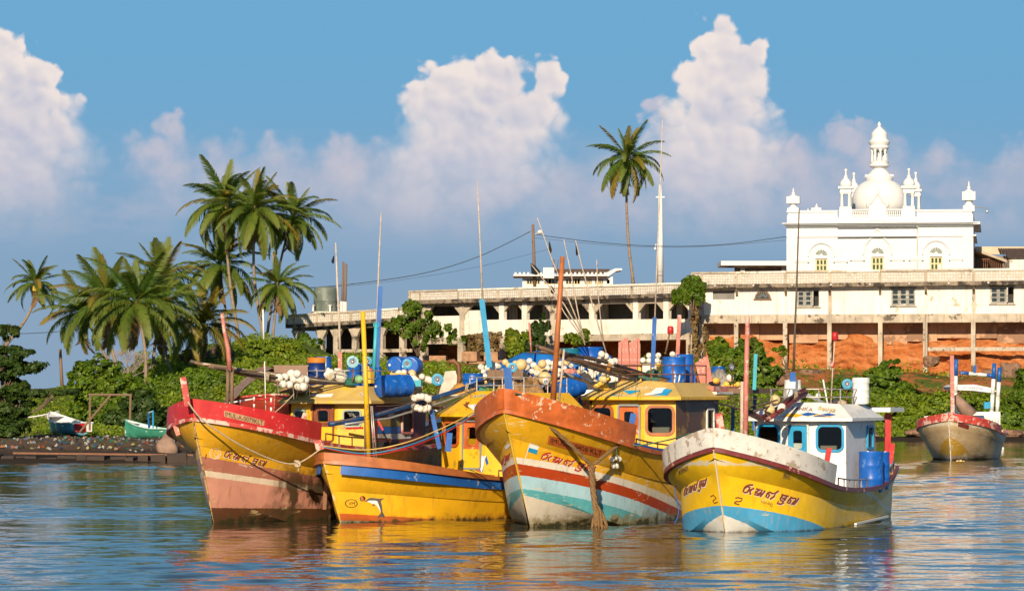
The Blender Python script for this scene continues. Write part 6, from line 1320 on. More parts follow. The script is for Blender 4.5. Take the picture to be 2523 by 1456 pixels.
boatA.decal('side_band', m_blue, pxpoly([(930, 1052), (1012, 1050), (1012, 1066), (930, 1068)]), 'side', off=.006); boatA.decal('side_band', m_whiteworn, pxpoly([(930, 1069), (1012, 1067), (1012, 1080), (930, 1083)]), 'side', off=.006); boatA.decal('side_band', surf('ochre_band', (.30, .19, .03), .5, .2, 3), pxpoly([(930, 1030), (1012, 1029), (1012, 1049), (930, 1051)]), 'side', off=.006); boatA.decal('notice', m_whiteworn, pxpoly([(955, 1008), (970, 1008), (970, 1026), (955, 1026)]), 'side', off=.007)
bpart(boatA, 'roof_shelf', MB().box(W(1000, 944, 97), (.9, .35, .18), Matrix.Rotation(-.1, 3, 'Z')), m_teal); 
bpart(boatG, 'awning', MB().box(W(1432, 972, 108), (.75, 1.6, .05)).box(W(1436, 965, 108), (.65, 1.5, .12)), m_white); plank(boatG, 'awning_post', (1430, 978), (1430, 1040), 108, .11, m_blue)
bpart(boatC, 'side_awning', MB().box(W(1745, 968, 98), (1.5, 2.6, .06), Matrix.Rotation(-boatC.th, 3, 'Z')), m_white); bpart(boatC, 'awning_board', MB().box(W(1740, 958, 98), (1.35, 2.4, .16), Matrix.Rotation(-boatC.th, 3, 'Z')), m_pink); bpart(boatC, 'side_awning', MB().box(W(1822, 963, 99), (1.2, 2.6, .14), Matrix.Rotation(-boatC.th, 3, 'Z')), m_wood)
for a, b2 in (((1692, 992), (1692, 1088)), ((1737, 1004), (1739, 1080)), ): plank(boatC, 'door_post', a, b2, 96.6, .10, m_blue)
plank(boatC, 'door_head', (1690, 990), (1742, 992), 96.6, .10, m_blue); plank(boatC, 'roof_post', (1806, 1000), (1805, 1075), 99.5, .10, m_blue); plank(boatC, 'roof_post', (1860, 975), (1858, 1060), 99.5, .10, m_blue)
bpart(boatC, 'fore_strut', MB().bar(W(1672, 1000, 95.6), W(1682, 1068, 95.4), .04, .10), m_yel)
for k in range(5): bpart(boatC, 'louvre_hole', MB().lathe([(.045, 0), (.045, .02)], 12, W(1679 + k * .5, 1033 + k * 9.5, 95.2), Matrix.Rotation(R(90), 3, 'X')), m_dark)
bpart(boatC, 'roof_eye', MB().poly([W(1562, 944, 95), W(1570, 933, 95), W(1576, 930, 95), W(1580, 934, 95), W(1582, 944, 95)], .05, (0, 1, 0)), m_yel)
bpart(boatB, 'roof_eye', MB().poly([W(1178, 963, 96.5), W(1187, 948, 96.5), W(1193, 948, 96.5), W(1198, 963, 96.5)], .2, (0, 1, 0)), surf('green_fin', (.02, .16, .09), .5))
for x0, x1 in ((2093, 2096), (2118, 2122)): plank(boatD, 'door_post', (x0, 1042), (x1, 1190), 91.8 + (x0 > 2100) * .8, .08, m_red)
bpart(boatD, 'trim_strip', MB().bar(boatD.w(5.0, 1.98, .06), boatD.w(9.5, 1.72, .10), .06, .05), m_white)
bpart(boatA, 'rubbing_wear', MB().bar(boatA.w(2.75, 1.80, .3), boatA.w(2.78, 1.86, 1.5), .07, .10), m_rust)
# ================================================================ loose gear
_dm = {}
def drum(label, px, ptop, wpx, Y, zbase, mat=None, group='drums and barrels aboard', lid=None, name='drum', cat='barrel', tilt=None, open_=False):
    u = Y / F; r = wpx * u / 2; top = W(px, ptop, Y); h = max(.25, top.z - zbase)
    t = thing(name, label, cat, (top.x, top.y, zbase), rnd.uniform(0, 3), group)
    prof = [(r * .90, 0), (r * .96, .02), (r * .97, .08 * h), (r, .30 * h), (r * 1.02, .33 * h), (r * .985, .36 * h), (r * .985, .62 * h), (r * 1.02, .65 * h), (r, .68 * h), (r * .97, .92 * h), (r * 1.0, .95 * h), (r * 1.0, h), (r * .93, h), (r * .92, h - .03)]
    MB().lathe(prof, 24, cap=True).build('body', mat or m_drum, t, smooth=35)
    if lid: MB().lathe([(r * 1.05, h - .02), (r * 1.06, h + .10), (r * .9, h + .13), (.02, h + .13)], 24).build('lid', lid, t, smooth=35)
    else: MB().lathe([(.03, h - .02), (.035, h + .015)], 10, (r * .55, 0, 0)).build('bung', m_white, t)
    return t
def barrel_lying(label, px, py, rp, Y, axis, L, mat=None, group='drums and barrels aboard'):
    c = W(px, py, Y); r = rp * Y / F; ax = Vector(axis).normalized(); q = ax.to_track_quat('Z', 'Y').to_matrix()
    t = thing('drum', label, 'barrel', c - Vector((0, 0, r)), 0, group); z = Vector((0, 0, r))
    MB().lathe([(r * .90, 0), (r * .97, .015), (r, .06), (r * .985, .08), (r * 1.0, .3 * L), (r * 1.025, .33 * L), (r * 1.0, .36 * L), (r, .64 * L), (r * 1.025, .67 * L), (r, .7 * L), (r * .98, .94 * L), (r, .97 * L), (r * .9, L)], 28, z, q).build('body', mat or m_drum, t, smooth=35)
    MB().lathe([(r * .80, -.012), (r * .84, .0), (r * .9, -.006), (r * .93, .004)], 28, z, q, cap=False).build('end_ring', mat or m_drum, t, smooth=True)
    MB().lathe([(.035, -.02), (.035, .01)], 10, z + q @ Vector((r * .6, 0, 0)), q).build('bung', m_white, t)
    return t
def floatmesh(kind):
    n = 14; out = []
    if kind == 'ball':
        prof = [(.10, -.90), (.14, -1.0), (.22, -.97)] + [(math.cos(a), math.sin(a)) for a in np.linspace(-1.25, -.06, 6)] + [(1.012, -.03), (1.012, .03)] + [(math.cos(a), math.sin(a)) for a in np.linspace(.06, 1.25, 6)] + [(.22, .97), (.14, 1.0), (.10, .90)]
    else: prof = [(.10, -1.28), (.2, -1.4), (.45, -1.34), (.72, -1.15), (.9, -.8), (1.0, -.3), (1.0, .3), (.9, .8), (.72, 1.15), (.45, 1.34), (.2, 1.4), (.10, 1.28)]
    mb = MB(); mb.lathe(prof, n); me = bpy.data.meshes.new('float'); me.from_pydata(mb.v, [], mb.f); me.polygons.foreach_set('use_smooth', [True] * len(me.polygons)); return me
FLT = {}
for k in ('ball', 'egg'):
    for nm, mt in (('white', m_float), ('cream', m_cream), ('yellow', m_yfloat), ('pink', m_pink)): me = floatmesh(k); me.materials.append(mt); FLT[k, nm] = me
m_hole = m_black2
def flt(label, p, r, col='white', kind='ball', group=None):
    o = bpy.data.objects.new('float', FLT[kind, col]); C.objects.link(o); o.location = p; o.scale = (r, r, r); o.rotation_euler = (rnd.uniform(0, 6), rnd.uniform(0, 6), rnd.uniform(0, 6))
    tag(o, label, 'float', group); return o
def fpx(label, px, py, rp, Y, col='white', kind='ball', group=None): return flt(label, W(px, py, Y), rp * Y / F, col, kind, group)
def mound(name, label, cat, px0, px1, ytop, ybase, Y, depth, mat, seed, group=None, n=26, rough=.12, zb=None):
    rg = np.random.default_rng(seed); a = W(px0, ybase, Y); b = W(px1, ybase, Y); ht = W(px0, ytop, Y).z - a.z; c = (a + b) / 2; V = []; m = 12; ph = rg.random(8) * 6
    for i in range(n):
        s = i / (n - 1) * 2 - 1
        for j in range(m):
            t = j / (m - 1) * 2 - 1; e = max(0, 1 - abs(s) ** 3.0) * max(0, 1 - abs(t) ** 2.5)
            z = ht * e ** .6 * (1 + rough * 1.5 * math.sin(s * 5 + ph[0] + t * 2) + rough * math.sin(s * 11 + ph[1]) * math.sin(t * 7 + ph[2])) + rough * .3 * rg.random() * ht * (e > 0)
            V.append(((b.x - a.x) / 2 * s, depth / 2 * t, z))
    me = bpy.data.meshes.new(name); me.from_pydata(V, [], [(i * m + j, (i + 1) * m + j, (i + 1) * m + j + 1, i * m + j + 1) for i in range(n - 1) for j in range(m - 1)])
    return tag(link(name, me, mat, None, c, True), label, cat, group)
def spars(label, ends, Y, rads, mats, group='lashed spars and poles', name='spar_bundle', ties=(), tie_mat=None):
    """bundle of poles: ends = list of picture polylines"""
    Y0 = Y if not isinstance(Y, tuple) else Y[0]; Y1 = Y if not isinstance(Y, tuple) else Y[1]; o = W(*ends[0][0], Y0); t = thing(name, label, 'poles', o, 0, group)
    for i, pl in enumerate(ends):
        n = len(pl); pts = [W(x, y, Y0 + (Y1 - Y0) * k / (n - 1) + .05 * (i % 3 - 1)) - o for k, (x, y) in enumerate(pl)]
        MB().tube(pts, rads[i % len(rads)], 8).build('pole', mats[i % len(mats)], t, smooth=True)
    for (x, y, r, f) in ties:
        c = W(x, y, Y0 + (Y1 - Y0) * f) - o
        for k in range(3): MB().tube([c + Vector((.03 * k - .03 + .02 * math.sin(a), r * math.cos(a), r * math.sin(a))) for a in np.linspace(0, 6.28, 11)], .012, 5).build('lashing', tie_mat or m_ropel, t)
    return t
def rope(label, pts, Y, r, mat, group='mooring ropes', name='rope', sag=0, n=5, strands=False):
    Ys = Y if isinstance(Y, (list, tuple)) else [Y] * len(pts); P = [W(x, y, yy) for (x, y), yy in zip(pts, Ys)]; Q = []
    for i in range(len(P) - 1):                       # Catmull-Rom
        p0, p1, p2, p3 = P[max(0, i - 1)], P[i], P[i + 1], P[min(len(P) - 1, i + 2)]
        for k in range(8):
            t = k / 8; Q.append(.5 * (2 * p1 + (p2 - p0) * t + (2 * p0 - 5 * p1 + 4 * p2 - p3) * t * t + (3 * p1 - p0 - 3 * p2 + p3) * t ** 3))
    Q.append(P[-1]); o = Q[0].copy(); mb = MB()
    if strands:
        t = thing(name, label, 'rope', o, 0, group)
        for s in range(3):
            ms = MB(); ms.tube([q - o + Vector((math.cos(k * .9 + s * 2.09), math.sin(k * .9 + s * 2.09), math.sin(k * .9 + s * 2.09) * .5)) * r * .55 for k, q in enumerate(Q)], r * .62, 6); ms.build('strand', mat, t, smooth=True)
        return t
    mb.tube([q - o for q in Q], r, n); return tag(mb.build(name, mat, None, o, True), label, 'rope', group)

def lump(name, label, cat, px, py, rx, ry, Y, mat, seed, group=None):
    rg = np.random.default_rng(seed); u = Y / F; bm = bmesh.new(); bmesh.ops.create_icosphere(bm, subdivisions=3, radius=1); ph = rg.random(9) * 6
    for v in bm.verts:
        p = v.co; k = 1 + .16 * math.sin(p.x * 3 + ph[0]) * math.sin(p.y * 3 + ph[1]) + .10 * math.sin(p.x * 5 + p.z * 4 + ph[2]) + .05 * math.sin(p.z * 9 + ph[3]); v.co = (p.x * k * rx * u, p.y * k * rx * u * .8, (p.z * k if p.z > 0 else p.z * .8) * ry * u)
    me = bpy.data.meshes.new(name); bm.to_mesh(me); bm.free(); return tag(link(name, me, mat, None, W(px, py, Y), True), label, cat, group)
zA, zB, zC, zD, zG = [b.cab['zt'] for b in (boatA, boatB, boatC, boatD, boatG)]
# ---- on the red-bowed boat's wheelhouse
drum('navy barrel with orange rim lid on the red-bowed boat roof', 781, 892, 46, 97.6, zA, surf('navy_plastic', (.006, .03, .16), .35, .2, 2), lid=surf('orange_plastic', (.62, .20, .02), .4))
drum('blue barrel behind the orange lidded one', 797, 879, 40, 98.8, zA); drum('blue barrel right behind the pale round searchlight', 872, 898, 34, 98.0, zA); drum('blue barrel left of the yellow mast', 893, 896, 34, 98.3, zA); drum('small blue bucket right of the yellow mast', 925, 903, 30, 98.4, zA, name='bucket', cat='bucket')
fA = Vector((boatA.f.x, boatA.f.y, 0))
barrel_lying('large blue barrel lying on its side right of the yellow mast', 936, 952, 28, 96.2, (.80, .60, .03), .98); barrel_lying('upright blue barrel lid facing out at left of the roof pair', 972, 899, 21, 99.2, (.3, .95, 0), .6); barrel_lying('blue barrel end behind the right searchlight', 1008, 902, 24, 98.6, (.2, .97, 0), .6)
lump('sack', 'large white sack heaped on the red-bowed boat roof', 'sack', 838, 932, 22, 15, 97.0, m_cloth, 3); lump('sack', 'white tied sack beside the navy barrel', 'sack', 812, 924, 13, 17, 96.6, m_float, 4); lump('sack', 'green and white sack behind the yellow mast', 'sack', 882, 936, 18, 11, 96.6, surf('green_sack', (.20, .36, .18), .8, .4, 6), 5); lump('sack', 'small white bundle on top of the large sack', 'sack', 833, 915, 10, 9, 97.1, m_float, 6)
tag(MB().box((0, 0, .22), (.95, .12, .55)).box((.0, .06, .50), (1.0, .2, .04)).build('hatch_cover', m_tarp, None, W(717, 945, 97.5)), 'grey brown hatch cover standing beside the white floats', 'hatch cover')
for i, (x, y, r_) in enumerate([(688, 931, 11), (702, 929, 10), (718, 922, 12), (732, 921, 10), (740, 934, 12), (752, 936, 11), (698, 947, 10), (713, 948, 10), (736, 951, 12), (748, 953, 11), (724, 934, 10)]): fpx('white ball float tied to the spars before the red-bowed boat cabin', x, y, r_, 95.2 + .12 * (i % 3), group='floats tied to the spars of the red-bowed boat')
spars('bundle of dark bamboo spars leaning from mast to red-bowed boat roof', [[(470, 890), (560, 912), (660, 930), (790, 938)], [(480, 893), (565, 916), (680, 938), (785, 944)], [(500, 896), (570, 906), (700, 926), (845, 944)], [(515, 902), (575, 914), (700, 945), (792, 962)], [(530, 905), (600, 918), (720, 935), (856, 947)], [(520, 898), (580, 910), (690, 921), (800, 934)]], (93.4, 96.4), [.045, .035, .03, .055, .03, .03], [m_pole, m_wood, m_bamboo, m_wood, m_pole, m_wood], ties=((566, 908, .13, .12), (660, 928, .14, .5)), tie_mat=m_ropel)
tag(MB().box((0, 0, .1), (.55, .4, .2)).build('crate', surf('yellow_crate', (.62, .36, .06), .6), None, W(985, 936, 98)), 'flat yellow crate behind the lying blue barrel', 'crate')
for i, (x, y, r_, k, c) in enumerate([(983, 920, 9, 'ball', 'white'), (995, 918, 8, 'ball', 'white'), (1015, 925, 11, 'egg', 'cream'), (1022, 940, 12, 'egg', 'white'), (1030, 952, 10, 'egg', 'cream'), (1008, 945, 10, 'egg', 'cream'), (1040, 928, 8, 'ball', 'white'), (1056, 936, 9, 'egg', 'white'), (1025, 962, 8, 'ball', 'cream'), (1000, 935, 8, 'ball', 'cream')]): fpx('pale float in the jumble right of the lying blue barrel', x, y, r_, 98.2 + .1 * (i % 4), c, k, group='floats right of the lying blue barrel')
# ---- boom over the small boat
spars('blue boom with grey pipes lashed along it above the small boat', [[(812, 1045), (900, 1030), (1010, 1000), (1110, 968), (1190, 942)], [(825, 1040), (930, 1022), (1060, 988), (1210, 930)], [(850, 1045), (960, 1030), (1090, 990), (1200, 950)], [(930, 1020), (1040, 985), (1130, 965)]], (93.2, 97), [.07, .03, .03, .02], [surf('navy_paint', (.012, .05, .15), .45, .3, 3), m_pole, m_alu, m_pole], ties=((905, 1030, .12, .22), (1020, 998, .12, .5), (1060, 985, .13, .6), (1150, 955, .12, .85)))
for i, (x, y) in enumerate([(1022, 981), (1031, 978), (1040, 977), (1049, 979), (1056, 983), (1046, 1008), (1036, 1007), (1055, 1005), (1027, 1004)]): fpx('white float threaded on the blue boom', x, y, 9, 94.9 + .06 * (i % 2), 'white', group='floats threaded on the blue boom')
mound('net_heap', 'orange net heaped on the small boat roof', 'net', 1105, 1178, 948, 972, 98.2, .9, surf('orange_net', (.55, .27, .06), .9, .4, 14, bump=1, bscale=40), 6); drum('blue keg right of the coil on the small boat roof', 1165, 920, 52, 100, zB + .05)
tag(MB().tube([(0, 0, 0), (.05, 0, .5), (0.02, 0, .85), (-.12, 0, .98), (-.28, 0, .93)], .07, 9).build('exhaust_pipe', m_rust, None, W(1128, 972, 100), True), 'bent rusty exhaust pipe above the small boat roof', 'pipe'); tag(MB().add([(-.3, 0, 0), (.45, -.1, 0), (.2, 0, .75), (-.1, .05, .72), (-.3, .5, 0), (.45, .4, 0), (.2, .35, .75), (-.1, .4, .72)], [(0, 1, 2, 3), (7, 6, 5, 4), (0, 3, 7, 4), (1, 5, 6, 2), (3, 2, 6, 7)]).build('canvas_cover', m_cloth, None, W(1105, 975, 102)), 'pale canvas hood left of the rusty exhaust pipe', 'canvas')
# ---- heaps on the boat behind
mound('tarpaulin', 'blue tarpaulin mound under the big heap of floats', 'tarpaulin', 1180, 1520, 872, 955, 109.5, 2.2, m_tarpb, 8, rough=.06)
rg = np.random.default_rng(3); cand = []
for k in range(400):
    x = rg.uniform(1185, 1505); y = rg.uniform(884, 944); lim = 880 + 22 * abs((x - 1340) / 170) ** 2
    if y < lim + 3: continue
    if all((x - a) ** 2 + (y - b) ** 2 > 11.2 ** 2 for a, b in cand): cand.append((x, y))
for x, y in cand:
    q = rg.random(); c = 'white' if q < .68 else ('cream' if q < .93 else 'pink'); k = 'egg' if rg.random() < .25 else 'ball'
    fpx('round float in the big heap on the blue tarpaulin' if c == 'white' else ('cream float in the big heap on the blue tarpaulin' if c == 'cream' else 'pinkish float in the big heap on the blue tarpaulin'), x, y, rg.uniform(6.5, 9.5), 108.2 - (y - 884) * .012, c, k, group='floats heaped on the boat behind')
fpx('largest cream float in the middle of the heap', 1284, 899, 15, 107.0, 'cream'); fpx('big cream float beside the chrome lamp', 1343, 932, 17, 106.2, 'cream'); fpx('big pale brown float right of the blue sheave', 1336, 897, 11, 107.0, 'cream')
barrel_lying('blue barrel lying tilted behind the brown mast', 1372, 968, 26, 104.5, (.78, .6, .28), .95); drum('teal barrel under clear film behind the brown mast', 1405, 858, 52, 110, zG + .3, surf('teal_plastic', (.01, .14, .20), .35)); drum('wide blue barrel right of the leaning flag poles', 1455, 855, 62, 110, zG + .3); drum('small blue barrel beside the hanging floats', 1492, 876, 34, 111, zG + .3)
mound('net_heap', 'brown net heap on the boat behind the orange bow', 'net', 1230, 1345, 938, 985, 106.4, .9, surf('brown_net', (.28, .16, .07), .95, .4, 14, bump=1, bscale=40), 9); mound('net_heap', 'orange net bag hanging by the blue bow post', 'net', 1220, 1262, 950, 1000, 105.8, .7, MATS['orange_net'], 10); mound('canvas_cover', 'grey canvas folded beside the float heap', 'canvas', 1198, 1290, 912, 935, 107.5, .9, m_cloth, 11)
tag(MB().box((0, 0, .15), (1.1, .6, .3)).build('plank_box', m_wood, None, W(1245, 935, 107)), 'weathered plank box under the folded canvas', 'box')
for i, (x0, x1) in enumerate(((1523, 1531), (1531, 1543), (1541, 1550), (1551, 1562), (1560, 1570), (1569, 1577))): tag(MB().box((0, 0, .5), ((x1 - x0) * .0121, .07, 1.0 + .12 * (i % 3)), Matrix.Rotation(rnd.uniform(-.06, .06), 3, 'Y')).build('board', m_pink, None, W((x0 + x1) / 2, 925, 103 + .1 * (i % 2))), ['leftmost', 'second', 'third', 'fourth', 'fifth', 'rightmost'][i] + ' upright pink board left of the white floats', 'board', 'pink boards left of the white floats')
tag(MB().box((0, 0, .13), (.42, .35, .28)).build('tub', m_float, None, W(1600, 920, 101)), 'white plastic tub under the yellow floats', 'tub')
for i, (x, y, c) in enumerate([(1584, 888, 'white'), (1599, 876, 'white'), (1622, 876, 'white'), (1599, 889, 'white'), (1619, 889, 'white'), (1632, 893, 'white'), (1657, 873, 'white'), (1583, 898, 'yellow'), (1595, 900, 'yellow'), (1610, 899, 'yellow'), (1622, 899, 'yellow'), (1628, 920, 'yellow')]): fpx('white float stacked behind the blue barrels' if c == 'white' else 'yellow float stacked behind the blue barrels', x, y, 7.6 if c == 'white' else 6, 101.5 + .15 * (i % 3), c, group='floats stacked behind the blue barrels')
# ---- orange-bowed boat
drum('tall blue barrel nearest the front of the orange-bowed boat roof', 1661, 879, 58, 96.6, zC); drum('tall blue barrel behind the front one on the orange-bowed boat', 1688, 873, 42, 97.8, zC); drum('low blue tub on the roof behind the leaning boards', 1770, 903, 34, 100, zC)
for i, (x0, y0, x1, y1) in enumerate(((1718, 892, 1732, 946), (1727, 884, 1744, 944), (1738, 878, 1750, 940), (1708, 920, 1716, 946))): tag(MB().bar(Vector((0, 0, 0)), W(x0, y0, 98) - W(x1, y1, 98), .14, .05, up=(0, 1, 0)).build('board', m_maroon if i == 3 else m_pink, None, W(x1, y1, 98 + .1 * i)), ['left leaning pinkish board on the roof rail', 'middle leaning pinkish board on the roof rail', 'right leaning pinkish board on the roof rail', 'short maroon board at the foot of the leaning ones'][i], 'board', 'red boards leaning on the roof rail')
for i, (x, y, r_, c, k) in enumerate([(1799, 931, 10, 'white', 'ball'), (1790, 947, 8, 'yellow', 'ball'), (1807, 951, 7, 'yellow', 'ball'), (1818, 947, 7, 'yellow', 'ball'), (1822, 955, 6, 'white', 'ball'), (1765, 938, 8, 'yellow', 'egg'), (1797, 955, 6, 'yellow', 'ball'), (1782, 953, 6, 'cream', 'ball'), (1815, 958, 6, 'yellow', 'ball')]): fpx('yellow or white float at the end of the roof by the pink mast', x, y, r_, 98.4 + .1 * (i % 3), c, k, group='floats at the end of the roof by the pink mast')
spars('bundle of dark spars slung from the brown mast over the orange-bowed boat', [[(1322, 852), (1375, 868), (1480, 888), (1600, 925)], [(1335, 866), (1380, 876), (1470, 900), (1590, 938)], [(1300, 868), (1372, 872), (1460, 880), (1545, 905)], [(1350, 862), (1420, 890), (1510, 918), (1605, 942)], [(1330, 856), (1400, 880), (1500, 906), (1570, 925)], [(1395, 886), (1450, 905), (1530, 930), (1612, 948)], [(1380, 880), (1460, 896), (1560, 915), (1650, 934)]], (90.6, 95.6), [.05, .035, .022, .03, .045, .03, .02], [m_pole, m_wood, m_pole, m_wood, m_wood, m_pole, m_rust], ties=((1376, 872, .14, .2), (1378, 876, .15, .22), (1500, 905, .12, .6)), tie_mat=surf('orange_twine', (.5, .22, .04), .8))
for i, (x, y) in enumerate([(1482, 873), (1492, 878), (1498, 888), (1508, 892), (1515, 890), (1481, 884), (1487, 918), (1496, 920), (1503, 917), (1475, 889)]): fpx('white float hanging from the spars of the orange-bowed boat', x, y, 9, 94.0 + .12 * (i % 3), group='floats hanging from the slung spars')
for i, (x, y) in enumerate([(1478, 945), (1484, 953), (1490, 949), (1499, 934), (1494, 956), (1470, 950)]): fpx('small yellow float dangling before the orange-bowed boat roof', x, y, 6.5, 94.8, 'yellow', 'egg', group='small yellow floats before the roof')
spars('grey plastic pipe slanting past the brown mast', [[(1385, 920), (1440, 938), (1490, 950)]], (93, 96), [.055], [m_alu])
for i, (x, y, r_, k) in enumerate([(1508, 1131, 7, 'ball'), (1519, 1127, 7, 'ball'), (1526, 1131, 6.5, 'ball'), (1511, 1146, 6, 'egg'), (1519, 1147, 6, 'egg')]):
    h = boatC.hit(x, y, 'hull'); Yh = boatC.w(-h[0].x, h[0].y, h[0].z).y if h else 89; fpx('white fender float hanging on the orange-bowed hull', x, y, r_, Yh - .12, 'white', k, group='fender floats on the orange-bowed hull')
# ---- white wheelhouse boat
drum('blue barrel with scribbles on the afterdeck of the white wheelhouse boat', 2146, 1112, 60, 91.2, .80); drum('second blue barrel half hidden on that afterdeck', 2168, 1113, 48, 92.2, .85); drum('white barrel at the left of the white roof rack', 1953, 936, 42, 93.8, zD, m_white); drum('tall white barrel at the right of the white roof rack', 2121, 942, 42, 93.0, zD, m_white, lid=m_white)
spars('maroon wrapped bundle with dark poles before the white wheelhouse', [[(1982, 962), (1930, 1000), (1875, 1032), (1850, 1018), (1828, 1008)], [(1986, 968), (1935, 1004), (1890, 1034)], [(1975, 960), (1925, 992), (1840, 1018)], [(1760, 990), (1830, 1010), (1915, 985)]], (91.2, 88.2), [.085, .06, .03, .025], [m_maroon, m_maroon, m_pole, m_pole], ties=((1835, 1011, .12, .95), (1960, 976, .12, .15)))
fpx('upper cream float on the maroon bundle', 1910, 985, 13, 89.6, 'cream'); fpx('lower cream float on the maroon bundle', 1896, 1010, 14, 89.3, 'cream'); fpx('white float beside the two cream ones', 1925, 1007, 10, 89.5, 'white', 'egg')
for x, y, r_, c in ((2016, 975, 7, 'white'), (2010, 982, 6, 'white')): fpx('small white float on the white roof rack', x, y, r_, 93.4, c, group='small floats on the white roof rack')
spars('grey pipes lying across the white roof', [[(1985, 970), (2060, 1008)], [(1995, 978), (2050, 1000)]], (92, 93), [.05, .03], [m_alu, m_steel]); mound('net_heap', 'dark net scraps inside the white roof rack', 'net', 2030, 2085, 985, 1000, 93.4, .7, surf('dark_net', (.07, .06, .06), .95, .4, 14, bump=1, bscale=40), 12)
# ---- ropes
rope('thick coir rope falling from the orange bow to the knot', [(1303, 975), (1340, 1035), (1400, 1090), (1457, 1146)], [86.9, 87.2, 87.5, 87.8], .055, m_rope, strands=True)
rope('thick coir rope from the bulwark end down to the knot', [(1557, 1062), (1520, 1098), (1480, 1130), (1459, 1146)], [89.6, 88.7, 88.0, 87.8], .05, m_rope, strands=True)
rope('heavy coir rope hanging from the knot into the water', [(1458, 1144), (1461, 1200), (1468, 1255), (1476, 1306)], [87.8, 87.8, 87.7, 87.6], .075, m_rope, strands=True)
tg = thing('rope_tangle', 'frayed coir rope tangle at the waterline', 'rope', W(1476, 1305, 87.5), 0, 'mooring ropes')
for i in range(16):
    a = W(1470 + rnd.uniform(-5, 5), 1245 + rnd.uniform(0, 18), 87.6) - Vector(tg.location); b = W(1478 + rnd.uniform(-20, 22), 1306 + rnd.uniform(-6, 6), 87.5 + rnd.uniform(-.1, .1)) - Vector(tg.location); mm = (a + b) / 2 + Vector((rnd.uniform(-.12, .12), rnd.uniform(-.08, .08), 0))
    MB().tube([a, a * .6 + mm * .4 + Vector((rnd.uniform(-.05, .05), 0, 0)), mm, mm * .4 + b * .6, b], rnd.uniform(.018, .04), 6).build('strand', m_rope, tg, smooth=True)
rope('green rope trailing from the orange bow past the float', [(1268, 968), (1310, 985), (1370, 1050), (1450, 1085), (1553, 1098), (1640, 1085), (1700, 1068)], [86.6, 87.0, 87.6, 88.2, 89.2, 89, 88], .018, m_ropeg); rope('thin green cord holding the white fender float', [(1519, 1105), (1519, 1126)], 88.6, .012, m_ropeg)
rope('pale rope drooping from the red stem post to the small boat', [(463, 990), (500, 1035), (590, 1095), (680, 1135), (735, 1140), (790, 1106)], [89.2, 89.3, 89.8, 90.5, 90.8, 90.9], .022, m_ropel); tg = thing('rope_knot', 'knot in the pale drooping rope', 'rope', W(733, 1142, 90.7), 0, 'mooring ropes')
for i in range(5): MB().tube([Vector((.07 * math.cos(a + i) + rnd.uniform(-.01, .01), .05 * math.sin(a * 1.0), .08 * math.sin(a + i * .7))) for a in np.linspace(0, 6.28, 12)], .02, 6).build('loop', m_ropel, tg, smooth=True)
MB().tube([(0, 0, 0), (.03, 0, -.1), (.02, 0, -.2)], .015, 6).build('tail', m_ropel, tg)
for (lab, mt, dy, r_) in (('yellow line from the small boat bow up to the orange bow', surf('yellow_line', (.58, .40, .12), .8), 0, .018), ('blue line below the yellow one', m_cyan, 9, .014), ('red line below the blue one', m_red, 14, .014)): rope(lab, [(795, 1098 + dy * .3), (900, 1108 + dy), (1000, 1090 + dy), (1100, 1050 + dy), (1185, 1005 + dy * .5), (1232, 972)], [91, 91.2, 91, 90, 88.5, 87.2], r_, mt, group='coloured lines over the small boat')
rope('pale line from the red-bowed cabin to the mast foot', [(725, 970), (690, 1005), (657, 1030)], 94.5, .014, m_ropel); rope('blue line hanging at the side of the bright yellow hull', [(1668, 1150), (1664, 1210), (1672, 1260), (1662, 1290)], 86.2, .014, m_blue)
for i, (x0, y0, x1, y1, Y) in enumerate(((1838, 1000, 1990, 962, 90), (1745, 960, 1900, 985, 92), (1376, 640, 1340, 870, 92), (1376, 870, 1480, 960, 92), (905, 1000, 1040, 985, 94.5), (566, 912, 470, 1000, 91), (1842, 790, 1905, 985, 89), (895, 780, 870, 890, 95))): rope('thin dark rigging line', [(x0, y0), ((x0 + x1) / 2, (y0 + y1) / 2 + 6), (x1, y1)], Y, .007, m_pole, group='thin rigging lines')
# ---- small clutter: coils, cans, cords, net bags
def coil(label, px, py, rp, Y, mat, tilt=.3):
    u = Y / F; t = thing('rope_coil', label, 'rope', W(px, py, Y), 0, 'rope coils')
    for k in range(4): r_ = rp * u * (1 - .08 * k); MB().tube([Vector((r_ * math.cos(a), r_ * .8 * math.sin(a), .035 * k + tilt * r_ * math.sin(a) + .01 * math.sin(3 * a + k))) for a in np.linspace(0, 6.28, 18)], .022, 6).build('turn', mat, t, smooth=True)
coil('pale rope coil on the cream roof beside the exhaust pipe', 1142, 962, 14, 98.6, m_ropel); coil('green rope coil under the white floats on the red-bowed roof', 862, 944, 13, 96.4, m_ropeg); coil('brown rope coil on the orange-bowed boat roof edge', 1632, 945, 13, 95.8, m_rope); coil('pale rope coil by the white roof rack', 2075, 1000, 12, 92.6, m_ropel); coil('brown rope coil beside the plank box', 1300, 948, 14, 106.2, m_rope)
